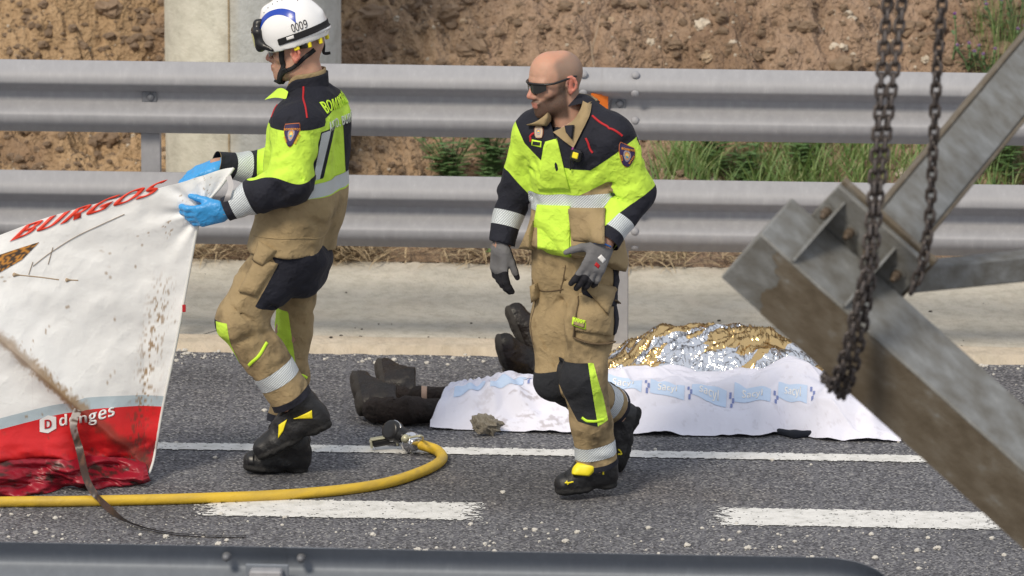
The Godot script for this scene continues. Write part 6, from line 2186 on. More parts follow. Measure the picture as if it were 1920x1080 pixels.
var sheeting: Sheeting
func make_sheet() -> void:
	sheeting = Sheeting.new()
	sheeting.ramp = ramp
	var xl := Vector3(-0.435, -0, -1.332).x
	var xr := Vector3(1.493, 0, -1.268).x
	sheeting.front = [[xl, Vector3(-0.435, -0, -1.332).z], [Vector3(-0.009, 0, -1.307).x, Vector3(-0.009, 0, -1.307).z], [Vector3(0.211, -0, -1.286).x, Vector3(0.211, -0, -1.286).z], [Vector3(0.907, 0, -1.29).x, Vector3(0.907, 0, -1.29).z], [Vector3(1.023, 0, -1.364).x, Vector3(1.023, 0, -1.364).z], [Vector3(1.212, 0, -1.247).x, Vector3(1.212, 0, -1.247).z], [xr, Vector3(1.494, 0, -1.249).z]]
	sheeting.back = [[xl, Vector3(-0.439, 0, -1.389).z], [Vector3(-0.37, -0, -1.951).x, Vector3(-0.37, -0, -1.951).z], [Vector3(-0.218, 0, -2.061).x, -1.92], [0.1, -2.02], [0.6, -2.08], [1.1, -2.02], [1.40, -1.72], [xr, Vector3(1.492, 0, -1.305).z]]
	sheeting.tall = [[xl, 0.015], [Vector3(-0.389, 0, -1.583).x, 0.115], [Vector3(-0.308, 0, -1.781).x, 0.135], [Vector3(-0.022, 0, -1.802).x, 0.150], [Vector3(0.243, 0, -1.821).x, 0.185], [Vector3(0.485, 0, -1.839).x, 0.190], [Vector3(0.684, 0, -1.854).x, 0.155], [Vector3(0.838, 0, -1.865).x, 0.18], [Vector3(1.047, 0, -1.88).x, 0.235], [Vector3(1.197, 0, -1.699).x, 0.16], [Vector3(1.356, 0, -1.521).x, 0.07], [xr, 0.0]]
	var o := thing("sheet", "white sheet with pale blue printed bands, held down by a stone", "sheet")
	o.rotation_degrees.y = TURN
	var s := Soup.new()
	s.grid(420, 120, func(u: float, v: float) -> Vector3:
		var x := lerpf(xl, xr, u)
		var e := sheeting.ends(x)
		return sheeting.at(x, lerpf(e.x, e.y, v)))
	s.normals()
	var spots := noise(FastNoiseLite.TYPE_SIMPLEX, 7.0, 4, 96, 0.7)
	var m := mat(1, 1, 1, 0.85)
	m.vertex_color_use_as_albedo = true
	bump(tri(m, 1.6), M.hivis.heightmap_texture, 0.25)
	m.backlight_enabled = true
	m.backlight = Color(0.12, 0.12, 0.13)
	put("cloth", s.mesh("", 0.0, func(p: Vector3, _n: Vector3) -> Color:
		var q := smoothstep(0.22, 0.5, spots.get_noise_2d(p.x * 0.9, p.z * 1.6)) * smoothstep(0.42, 0.1, absf(p.x - 0.06)) * 0.5
		q = maxf(q, smoothstep(0.35, 0.5, spots.get_noise_2d(p.x * 1.6 + 9.0, p.z * 2.5)) * 0.16 * smoothstep(-0.25, 0.0, spots.get_noise_2d(p.x * 0.3, p.z)))
		return Color(0.75, 0.755, 0.87).lerp(Color(0.27, 0.22, 0.22), q)), m, o)
	var pale := mat(0.54, 0.67, 0.88, 0.8)
	var deep := mat(0.2, 0.25, 0.5, 0.8)
	# x of the band's ends, its share of the way up from the hem, whether the name shows
	for e in [[Vector3(-0.348, 0, -1.778).x, Vector3(-0.224, 0, -1.787).x, 0.44, false], [Vector3(-0.198, 0, -1.789).x, Vector3(-0.066, 0, -1.799).x, 0.46, false], [Vector3(-0.083, 0, -1.797).x, Vector3(0.005, 0, -1.804).x, 0.60, true], [Vector3(0.269, 0, -1.823).x, Vector3(0.424, 0, -1.835).x, 0.47, true], [Vector3(0.459, 0, -1.837).x, Vector3(0.6, 0, -1.848).x, 0.43, true], [Vector3(0.629, 0, -1.85).x, Vector3(0.772, 0, -1.86).x, 0.42, true], [Vector3(0.803, 0, -1.863).x, Vector3(0.953, 0, -1.874).x, 0.43, true], [Vector3(0.983, 0, -1.876).x, Vector3(1.102, 0, -1.885).x, 0.37, true]]:
		var bs := Soup.new()
		var mid: Vector2 = sheeting.ends((e[0] + e[1]) * 0.5)
		var z0 := lerpf(mid.x, mid.y, e[2] - (0.19 if e[3] else 0.12))
		var slope := -0.05 if not e[3] else 0.03
		var place := func(u: float, v: float, off: float) -> Vector3:
			var x := lerpf(e[0], e[1], u)
			var p := sheeting.at(x, z0 + (u - 0.5) * slope - (v - 0.5) * 0.066)
			return p + Vector3(0, off, off * 0.7)
		bs.grid(18, 8, func(u: float, v: float) -> Vector3: return place.call(u, v, 0.0020))
		bs.normals()
		var b := put("printed_band", bs.mesh(), pale, o)
		if e[3]:
			var a := letters("Sacyl", 0.03, true, 0.0005)
			var r := span(a)
			put("lettering", bent_letters(a, func(v: Vector3) -> Vector3: return place.call(0.22 + 0.56 * (v.x - r.position.x) / r.size.x, 0.16 + 0.68 * (v.y - r.position.y) / r.size.y, 0.0036 + v.z * 0.5)), M.white_print, b)
		for t in [[0.0, 0.010, 0.0], [0.012, 0.0, 0.007], [0.006, -0.012, 0.0]]:
			var ds := Soup.new()
			var x1: float = e[1] + 0.016 + t[0]
			ds.grid(2, 2, func(u: float, v: float) -> Vector3:
				var p := sheeting.at(x1 + (u - 0.5) * 0.009, z0 + slope * 0.5 - t[1] * 1.8 + (0.5 - v) * 0.02)
				return p + Vector3(0, 0.0022, 0.0016))
			ds.normals()
			put("printed_cross", ds.mesh(), deep, o)
	var r := thing("rock", "rough grey and brown stone holding down the hem of the white sheet", "rock", Vector3(-0.107, 0.045, -1.266))
	var st := put("stone", stone_mesh(7, 11), M.rock, r)
	st.scale = Vector3(0.118, 0.072, 0.085)
	st.rotation_degrees = Vector3(0, 20, -6)

func make_foil() -> void:
	var o := thing("foil_blanket", "crumpled gold and silver foil blanket covering a second person behind the white sheet", "blanket")
	o.rotation_degrees.y = TURN
	var n := noise(FastNoiseLite.TYPE_SIMPLEX, 3.2, 2, 97)
	var c := noise(FastNoiseLite.TYPE_CELLULAR, 7.5, 1, 98)
	c.cellular_return_type = FastNoiseLite.RETURN_DISTANCE2_SUB
	var c2 := noise(FastNoiseLite.TYPE_CELLULAR, 17.0, 1, 99)
	c2.cellular_return_type = FastNoiseLite.RETURN_DISTANCE2_SUB
	var tall := [[Vector3(-0.119, 0, -2.386).x, 0.03], [Vector3(0.049, 0, -2.398).x, 0.07], [Vector3(0.218, 0, -2.41).x, 0.095], [Vector3(0.341, 0, -2.419).x, 0.16], [Vector3(0.464, 0, -2.428).x, 0.225], [Vector3(0.879, 0, -2.459).x, 0.228], [Vector3(0.991, 0, -2.467).x, 0.17], [Vector3(1.171, 0, -2.48).x, 0.10], [Vector3(1.305, 0, -2.49).x, 0.0]]
	var x0: float = tall[0][0]
	var x1: float = tall[tall.size() - 1][0]
	var g := RandomNumberGenerator.new()
	g.seed = 5
	var s := Soup.new()
	s.grid(250, 84, func(u: float, v: float) -> Vector3:
		var x := lerpf(x0, x1, u)
		var k := v
		var z := lerpf(-1.98, -2.62, k)
		var h := ramp(tall, x)
		var y := 0.005 + h * pow(sin(PI * pow(k, 1.15)), 0.62)
		var free := smoothstep(0.0, 0.12, k) * smoothstep(1.0, 0.93, k)
		var q := x * 0.80 + z * 0.95 + 0.06 * n.get_noise_2d(x, z)   # across the long slanting creases
		var r := x * 0.6 - z * 0.8
		y += free * (0.034 * (0.5 - absf(n.get_noise_2d(q * 3.2, r * 0.55))) + 0.020 * (0.5 - absf(n.get_noise_2d(q * 7.5 + 9.0, r * 1.3))))
		y += free * 0.016 * c.get_noise_2d(x * 1.1, z * 1.6)
		y += free * 0.010 * c2.get_noise_2d(q * 1.6, r * 0.8)
		return Vector3(x, maxf(y, 0.004), z))
	s.normals()
	s.cut([""], "gold", func(p: Vector3, _n: Vector3, _w: Vector2) -> float:
		var q := p.x * 0.80 + p.z * 0.95
		var e := n.get_noise_2d(q * 2.0 + 3.0, (p.x * 0.6 - p.z * 0.8) * 0.5)
		return -0.10 - e - 0.42 * smoothstep(0.16, 0.24, p.y) - 0.3 * smoothstep(Vector3(0.498, 0, -2.431).x, Vector3(0.274, 0, -2.414).x, p.x) + 0.55 * smoothstep(0.3, 0.0, absf(p.x - Vector3(0.635, -0, -2.846).x)) * smoothstep(0.22, 0.12, p.y))
	var crinkle := noise(FastNoiseLite.TYPE_CELLULAR, 0.02, 2, 131)
	crinkle.cellular_return_type = FastNoiseLite.RETURN_DISTANCE2_SUB
	var ct := ntex(crinkle, 512)
	var silver := bump(tri(mat(0.84, 0.85, 0.88, 0.14, 1.0), 2.3), ct, 1.3)
	var gold := bump(tri(mat(0.78, 0.54, 0.25, 0.17, 1.0), 1.7), ct, 0.9)
	put("silver_side", s.mesh(), silver, o)
	put("gold_side", s.mesh("gold"), gold, o)

func make_lying_people() -> void:
	var o := thing("person", "person lying under the white sheet, muddy dark boots and trouser legs showing", "person", Vector3.ZERO)
	var f := Field.new()
	var legs := [[Vector3(-0.564, 0.06, -1.467), Vector3(-0.437, 0.066, -1.442), Vector3(-0.298, 0.05, -1.481), Vector3(-0.251, 0.012, -1.728)], [Vector3(-0.491, 0.045, -1.82), Vector3(-0.375, 0.05, -1.76), Vector3(-0.243, 0.045, -1.781), Vector3(0, 0.04, -1.725)]]
	f.chain(legs[0], [0.052, 0.058, 0.046, 0.010], 0.03)
	f.chain(legs[1], [0.034, 0.036, 0.040, 0.030], 0.03)
	f.chain([Vector3(-0.242, 0.03, -1.719), Vector3(0, 0.04, -1.677), Vector3(0.308, 0.06, -1.62), Vector3(0.748, 0.05, -1.682), Vector3(1.011, 0.05, -1.634), Vector3(1.16, 0.07, -1.482)], [0.02, 0.035, 0.055, 0.05, 0.04, 0.055], 0.05)
	f.planes = [Plane(Vector3.DOWN, -0.004)]
	creases(f, legs[0][0], legs[0][2], 0.058, 14, 51, 0.012, 0.5)
	creases(f, legs[1][0], legs[1][2], 0.042, 10, 52, 0.010, 0.5)
	f.rough = noise(FastNoiseLite.TYPE_SIMPLEX, 9.0, 3, 191)
	f.rough_amp = 0.006
	var s := f.mesh(0.009)
	var skin0 := Vector3(-0.375, 0.05, -1.76)
	s.cut([""], "ankle", func(p: Vector3, _n: Vector3, _w: Vector2) -> float: return maxf(absf(p.x - skin0.x - 0.012) - 0.012, maxf(p.z - legs[0][1].z + 0.045, -0.5)))
	put("body", s.mesh("", 0.0, grime(192, 0.8)), M.mud_cloth, o)
	put("ankle", s.mesh("ankle", -0.002), mat(0.42, 0.29, 0.22, 0.7), o)
	make_lying_boot(o, Vector3(-0.639, 0.05, -1.472), Vector3(-0.639, 0.05, -1.472) + Vector3(-0.03, 0.075, -0.22), Vector3(-0.564, 0.062, -1.459), 193)
	make_lying_boot(o, Vector3(-0.553, 0.04, -1.841), Vector3(-0.553, 0.04, -1.841) + Vector3(-0.02, 0.05, -0.22), Vector3(-0.491, 0.045, -1.82), 194)
	var sleeve := Field.new()
	sleeve.chain([Vector3(1.077, 0.012, -1.292), Vector3(1.151, 0.013, -1.222), Vector3(1.239, 0.014, -1.246)], [0.014, 0.017, 0.014], 0.02)
	put("sleeve", sleeve.mesh(0.008).mesh(), M.shirt, o)
	o = thing("person", "person lying under the foil blanket, two black boot soles showing", "person", Vector3.ZERO)
	f = Field.new()
	f.chain([Vector3(0.056, 0.05, -2.171), Vector3(0.179, 0.045, -2.213), Vector3(0.426, 0.04, -2.294), Vector3(0.649, 0.06, -2.227), Vector3(1.029, 0.06, -2.227), Vector3(1.256, 0.04, -2.314)], [0.045, 0.04, 0.03, 0.05, 0.05, 0.03], 0.04)
	f.chain([Vector3(0.101, 0.06, -2.227), Vector3(0.179, 0.045, -2.293), Vector3(0.426, 0.04, -2.334)], [0.045, 0.035, 0.03], 0.04)
	f.planes = [Plane(Vector3.DOWN, -0.004)]
	put("body", f.mesh(0.014).mesh("", 0.0, grime(195, 0.5)), M.mud_cloth, o)
	make_lying_boot(o, Vector3(-0.029, 0.015, -2.204), Vector3(-0.029, 0.015, -2.204) + Vector3(-0.03, 0.13, 0.10), Vector3(0.056, 0.06, -2.088), 196)
	make_lying_boot(o, Vector3(0.063, 0.045, -2.293), Vector3(0.063, 0.045, -2.293) + Vector3(-0.07, 0.17, -0.03), Vector3(0.123, 0.08, -2.141), 197)

func make_lying_boot(o: Node3D, heel: Vector3, toe: Vector3, ankle: Vector3, sd: int) -> void:
	var d := (toe - heel).normalized()
	toe = heel + d * 0.27
	var up := Vector3(1, 0.12, 0)
	var f := Field.new()
	var fr := boot_field(f, heel, toe, up, ankle + Vector3(0.09, 0.0, 0.0), 0.054)
	f.planes.append(Plane(Vector3.RIGHT, ankle.x + 0.09))
	f.planes.append(Plane(Vector3.DOWN, -0.003))
	f.rough_amp = 0.003
	var dull := mat(0.036, 0.031, 0.027, 0.85)
	var s := f.mesh(0.006)
	s.cut([""], "sole", func(p: Vector3, _n: Vector3, _w: Vector2) -> float: return (p - heel).dot(fr.y) - 0.033)
	var b := put("boot", s.mesh("", 0.0, grime(sd, 1.2)), M.mud_boot, o)
	put("sole", s.mesh("sole"), dull, b)


# ---------------------------------------------------------------- hose
func make_hose() -> void:
	var o := thing("fire_hose", "yellow fire hose with a black and chrome nozzle lying across the road", "hose")
	var yellow := mat(1, 1, 1, 0.5)
	yellow.vertex_color_use_as_albedo = true
	bump(tri(yellow, 3.0), M.hivis.heightmap_texture, 0.1)
	var r := 0.0215
	var c := curve([Vector3(-2.869, 0.021, 0.181), Vector3(-2.135, 0.021, -0.035), Vector3(-1.676, 0.021, -0.07), Vector3(-1.175, 0.021, -0.122), Vector3(-0.8, 0.021, -0.201), Vector3(-0.528, 0.021, -0.342), Vector3(-0.362, 0.021, -0.555), Vector3(-0.283, 0.021, -0.754), Vector3(-0.297, 0.021, -0.9), Vector3(-0.338, 0.03, -0.938), Vector3(-0.379, 0.04, -0.943)], 10)
	var h := tube(c, PackedFloat32Array([r]), 16)
	var n := noise(FastNoiseLite.TYPE_SIMPLEX, 5.0, 4, 101, 0.65)
	put("hose", h.mesh("", 0.0, func(p: Vector3, _n: Vector3) -> Color:
		var q := clampf(0.35 + 0.9 * n.get_noise_3dv(p) + 1.1 * n.get_noise_3dv(p * Vector3(1, 6, 6)), 0.0, 1.0)
		return Color(0.66, 0.44, 0.035).lerp(Color(0.42, 0.29, 0.06), q * 0.7)), yellow, o)
	# the nozzle stands on the road; the hose enters from its lower right
	var base := Vector3(-0.442, 0, -1.174)
	var inlet := Vector3(-0.392, 0.046, -0.927)
	var ax := (Vector3(-0.344, 0.035, -0.899) - Vector3(-0.449, 0.055, -1.019)).normalized()
	var turn := Transform3D(Basis(ax, Vector3.UP.cross(ax).cross(ax).normalized() * -1.0, ax.cross(Vector3.UP.cross(ax).cross(ax).normalized() * -1.0)), inlet)
	var cp := put("coupling", lathe([[0.0, 0.012], [0.026, 0.012], [0.030, 0.006], [0.030, -0.006], [0.030, -0.010], [0.038, -0.014], [0.043, -0.020], [0.043, -0.036], [0.034, -0.042], [0.034, -0.06], [0.0, -0.06]], 24), M.chrome, o)
	cp.transform = turn
	for i in 6:
		var lug := put("lug", box(Vector3(0.020, 0.012, 0.016), 0.003), M.black_plastic, cp)
		lug.position = Vector3(-0.028, cos(i * TAU / 6.0) * 0.036, sin(i * TAU / 6.0) * 0.036)
		lug.rotation.x = i * TAU / 6.0
	var bodyf := Field.new()
	bodyf.add(Vector3(-0.422, 0.055, -0.982), Vector3(-0.466, 0.075, -0.991), 0.036, 0.032, 0.02)
	bodyf.add(Vector3(-0.466, 0.075, -0.991), Vector3(-0.483, 0.085, -1.004), 0.032, 0.028, 0.02)
	bodyf.add(Vector3(-0.463, 0.04, -1.081), Vector3(-0.459, 0.02, -1.128), 0.026, 0.022, 0.02)
	put("valve_body", bodyf.mesh(0.005).mesh(), M.black_plastic, o)
	var out := put("bumper", lathe([[0.0, 0.03], [0.030, 0.03], [0.040, 0.026], [0.043, 0.016], [0.043, -0.014], [0.038, -0.024], [0.029, -0.028], [0.0, -0.028]], 28), M.black_plastic, o)
	out.position = Vector3(-0.479, 0.082, -0.998)
	out.rotation_degrees = Vector3(0, 48, 158)
	var ring := put("bumper_ring", lathe([[0.032, 0.02], [0.0445, 0.02], [0.0445, 0.012], [0.032, 0.012]], 28), M.chrome, out)
	ring.position.x = -0.012
	var grip := put("pistol_grip", box(Vector3(0.098, 0.030, 0.034), 0.008), M.black_plastic, o)
	grip.position = Vector3(-0.518, 0.038, -0.997)
	grip.rotation_degrees = Vector3(0, 4, 9)
	var frame := put("grip_frame", box(Vector3(0.106, 0.007, 0.036), 0.002), M.brass_paint, grip)
	frame.position = Vector3(0.0, 0.018, 0)
	var fe := put("grip_frame", box(Vector3(0.008, 0.040, 0.038), 0.002), M.brass_paint, grip)
	fe.position = Vector3(0.052, -0.001, 0)
	var fl := put("grip_frame", box(Vector3(0.010, 0.032, 0.037), 0.003), M.brass_paint, grip)
	fl.position = Vector3(-0.052, 0.0, 0)
	var bail := PackedVector3Array()
	for q in curve([Vector3(-0.429, 0.085, -0.856), Vector3(-0.408, 0.09, -0.854), Vector3(-0.386, 0.108, -0.797), Vector3(-0.37, 0.115, -0.777), Vector3(-0.36, 0.106, -0.806), Vector3(-0.359, 0.075, -0.898), Vector3(-0.366, 0.042, -0.98)], 6): bail.append(q)
	put("bail_handle", ribbon_tube(bail, 0.013, 0.0045), M.brass_paint, o)
	var hub := put("bail_hub", lathe([[0.0, 0.01], [0.016, 0.01], [0.016, -0.01], [0.0, -0.01]], 16), M.brass_paint, o)
	hub.position = Vector3(-0.429, 0.085, -0.856)
	hub.rotation_degrees.y = 80
	var foot := put("lower_lug", box(Vector3(0.03, 0.014, 0.02), 0.003), M.brass_paint, o)
	foot.position = base + Vector3(0.005, 0.008, 0.01)

func ribbon_tube(path: PackedVector3Array, w: float, t: float) -> ArrayMesh:
	var s := tube(path, PackedFloat32Array([1.0]), 8)
	for i in path.size() * 8:
		var p := path[i / 8]
		var d := s.v[i] - p
		s.v[i] = p + Vector3(d.x * t, d.y * t, d.z * w)
	s.v[path.size() * 8] = path[0]
	s.normals()
	return s.mesh()


# ---------------------------------------------------------------- hanging steel and chains
func make_steel() -> void:
	var m := mat(1, 1, 1, 0.6, 0.25)
	m.albedo_texture = ntex(noise(FastNoiseLite.TYPE_SIMPLEX, 0.006, 6, 111, 0.6), 512, [[0.0, 0.15, 0.147, 0.137], [0.3, 0.20, 0.203, 0.20], [0.6, 0.24, 0.252, 0.262], [0.85, 0.29, 0.307, 0.325], [1.0, 0.34, 0.355, 0.37]])
	m.albedo_color = lin(0.92, 0.90, 0.86)
	tri(m, 2.2, false, Vector3(0.7, 1.2, 1.2))
	bump(m, M.galvanised.heightmap_texture, 0.12)
	var brown := m.duplicate()
	brown.albedo_texture = ntex(noise(FastNoiseLite.TYPE_SIMPLEX, 0.006, 6, 112, 0.6), 512, [[0.0, 0.115, 0.092, 0.064], [0.45, 0.155, 0.128, 0.094], [0.75, 0.185, 0.16, 0.125], [0.9, 0.22, 0.205, 0.18], [1.0, 0.30, 0.31, 0.31]])
	brown.albedo_color = lin(1.0, 1.0, 1.0)
	brown.roughness = 0.75
	var rust := mat(0.13, 0.10, 0.075, 0.7, 0.3)
	var o := thing("steel_frame", "weathered grey and brown steel beam with bolted braces hanging in chains at the right", "steel beam")
	o.transform = Transform3D(Basis(Vector3(0.74548, -0.65101, 0.14299), Vector3(0.49992, 0.68801, 0.52604), Vector3(-0.44084, -0.32067, 0.83835)), Vector3(0.798, 2.211, 5.2))
	var w := 0.252
	var beam := put("beam", box(Vector3(2.5, w, w - 0.004), 0.006), m, o)
	beam.position = Vector3(1.25, -w / 2.0, -w / 2.0 - 0.002)
	var skin := Soup.new()   # the mud-brown front face, with a ragged bare end
	skin.grid(90, 16, func(u: float, v: float) -> Vector3: return Vector3(0.005 + u * 2.49, -w + 0.006 + (w - 0.010) * v, 0.0018))
	skin.normals()
	var rag := noise(FastNoiseLite.TYPE_SIMPLEX, 7.0, 4, 113, 0.6)
	skin.cut([""], "bare", func(p: Vector3, _n: Vector3, _w: Vector2) -> float: return p.x - 0.10 + (p.y + 0.05) * 0.45 + 0.05 * rag.get_noise_2d(p.x, p.y))
	put("mud_layer", skin.mesh(), brown, o)
	var x0 := 0.085
	var x1 := 0.475
	var plate := put("end_plate", box(Vector3(x1 - x0, 0.42, 0.022), 0.004), m, o)
	plate.position = Vector3((x0 + x1) / 2.0, -0.05, -w - 0.0125)
	var plate2 := put("end_plate", box(Vector3(x1 - x0 + 0.012, 0.44, 0.022), 0.004), brown, o)
	plate2.position = Vector3((x0 + x1) / 2.0 + 0.006, -0.045, -w - 0.0375)
	for x in [0.135, 0.355]:
		var g := Soup.new()
		var t := 0.009
		var poly := [Vector2(0.0, -0.004), Vector2(0.0, 0.004), Vector2(0.125, -w + 0.001), Vector2(0.0, -w + 0.001)]
		poly = [Vector2(0.001, -0.004), Vector2(0.012, -0.004), Vector2(0.13, -w + 0.001), Vector2(0.001, -w + 0.001)]
		var tt := PackedInt32Array()
		for sd in [-1.0, 1.0]:
			for q in poly: g.v.append(Vector3(x + sd * t * 0.5, q.x, q.y))
		tt.append_array([0, 1, 2, 0, 2, 3, 4, 6, 5, 4, 7, 6])
		for i in 4:
			var k := (i + 1) % 4
			tt.append_array([i, i + 4, k, k, i + 4, k + 4])
		g.regions[""] = tt
		g.normals()
		put("gusset", g.mesh("", 0.0, null, true), m, o)
	var hexa := lathe([[0.0, 0.022], [0.015, 0.022], [0.018, 0.018], [0.018, 0.0], [0.0, 0.0]], 6)
	var washer := lathe([[0.0, 0.004], [0.026, 0.004], [0.026, 0.0], [0.0, 0.0]], 18)
	for x in [0.115, 0.215, 0.300, 0.420]:
		for y in [0.055]:
			for e in [[washer, 0.0, m], [hexa, 0.004, rust]]:
				var bl := put("bolt", e[0], e[2], o)
				bl.position = Vector3(x, y, -w + 0.0 + e[1])
				bl.rotation_degrees.y = -90
			var shank := put("bolt_shank", tube(PackedVector3Array([Vector3(x, y, -w + 0.02), Vector3(x, y, -w + 0.045)]), PackedFloat32Array([0.010]), 10).mesh(), rust, o)
			shank.name = "bolt_shank"
	var brace := put("brace", box(Vector3(0.170, 0.20, 2.2), 0.008), m, o)
	brace.position = Vector3(0.325, 0.045, -w - 0.05 - 1.1)
	for sd in [0.235, 0.415]:
		var fl := put("brace_edge", box(Vector3(0.012, 0.212, 2.18), 0.003), brown, o)
		fl.position = Vector3(sd, 0.042, -w - 0.05 - 1.09)
	# a thinner member that leaves level to the right
	var inv := o.transform.affine_inverse()
	var a := inv * Vector3(1.295, 1.972, 4.75)
	var b := inv * Vector3(2.056, 1.972, 4.4)
	var upv := inv.basis * Vector3.UP
	var z := (b - a).normalized()
	var x := upv.cross(z).normalized()
	var y := z.cross(x)
	var strut := put("strut", box(Vector3(0.11, 0.085, (b - a).length()), 0.005), m, o)
	strut.transform = Transform3D(Basis(x, y, z), (a + b) * 0.5)

func link_mesh() -> ArrayMesh:   # a chain link along x, lying in x and y
	var p := PackedVector3Array()
	for i in 25:
		var t := TAU * i / 24.0
		p.append(Vector3(cos(t) * 0.0135 + (0.0095 if cos(t) > 0.0 else -0.0095), sin(t) * 0.0145, 0))
	return tube(p, PackedFloat32Array([0.0066]), 8, false).mesh()

func make_chains() -> void:
	var steel := mat(1, 1, 1, 0.5, 0.7)
	steel.albedo_texture = ntex(noise(FastNoiseLite.TYPE_SIMPLEX, 0.03, 4, 121, 0.6), 256, [[0.0, 0.03, 0.022, 0.018], [0.45, 0.075, 0.062, 0.056], [0.75, 0.14, 0.13, 0.135], [1.0, 0.24, 0.23, 0.23]])
	tri(steel, 6.0)
	var link := link_mesh()
	var sling := thing("chain", "doubled rusty lifting chain wrapped round the hanging steel beam", "chain", Vector3.ZERO, "lifting chains")
	var single := thing("chain", "rusty lifting chain to the right of the doubled one, behind the steel beam", "chain", Vector3.ZERO, "lifting chains")
	var zf := 5.36
	var lists := [
		[sling, [Vector3(1.217, 3.168, 5.2), Vector3(1.201, 2.978, 5.2), Vector3(1.185, 2.796, 5.25), Vector3(1.168, 2.563, 5.3), Vector3(1.15, 2.328, 5.34), Vector3(1.129, 2.136, 5.38), Vector3(1.094, 1.93, 5.36), Vector3(1.06, 1.78, 5.32), Vector3(1.026, 1.729, 5.22), Vector3(1.017, 1.719, 5.1), Vector3(1.035, 1.724, 5)]],
		[sling, [Vector3(1.263, 3.168, 5.2), Vector3(1.247, 2.978, 5.2), Vector3(1.226, 2.796, 5.25), Vector3(1.194, 2.546, 5.3), Vector3(1.167, 2.31, 5.34), Vector3(1.151, 2.123, 5.36), Vector3(1.122, 1.93, 5.36), Vector3(1.09, 1.774, 5.33), Vector3(1.07, 1.697, 5.25), Vector3(1.063, 1.666, 5.1), Vector3(1.077, 1.671, 5)]],
		[sling, [Vector3(1.128, 2.118, 5.42), Vector3(1.101, 2.016, 5.43), Vector3(1.072, 1.891, 5.42), Vector3(1.048, 1.79, 5.36), Vector3(1.036, 1.732, 5.28), Vector3(1.038, 1.685, 5.12)]],
		[single, [Vector3(1.381, 3.172, 5.22), Vector3(1.375, 2.981, 5.22), Vector3(1.361, 2.756, 5.22), Vector3(1.35, 2.46, 5.22), Vector3(1.341, 2.25, 5.22), Vector3(1.322, 2.127, 5.22), Vector3(1.295, 2.048, 5.22), Vector3(1.285, 2.022, 5.22)]],
		[single, [Vector3(1.37, 2.878, 5.22), Vector3(1.354, 2.634, 5.22), Vector3(1.344, 2.408, 5.22), Vector3(1.334, 2.233, 5.22), Vector3(1.338, 2.162, 5.22)]]]
	for e in lists:
		if e[0] == single and e[1].size() == 5: continue
		var c := curve(e[1], 30)
		var step := 0.0345
		var need := 0.0
		var k := 0
		for i in c.size() - 1:
			var l := c[i].distance_to(c[i + 1])
			while need < l:
				var p := c[i].lerp(c[i + 1], need / l)
				var d := (c[mini(i + 4, c.size() - 1)] - c[maxi(i - 3, 0)]).normalized()
				var side := d.cross(Vector3(0.15, 0.1, 1)).normalized()
				var nrm := d.cross(side)
				var turn := deg_to_rad(38.0 + 10.0 * sin(k * 0.7)) + (PI / 2.0 if k % 2 else 0.0) - deg_to_rad(38.0 if e[0] == sling else 0.0)
				var y := side * cos(turn) + nrm * sin(turn)
				var o := put("link", link, steel, e[0])
				o.transform = Transform3D(Basis(d, y, d.cross(y)), p)
				need += step
				k += 1
			need -= l


# ---------------------------------------------------------------- stones, straw, plants
func on_bank(x: float, z: float) -> Vector3:
	return bank_point(x, z)

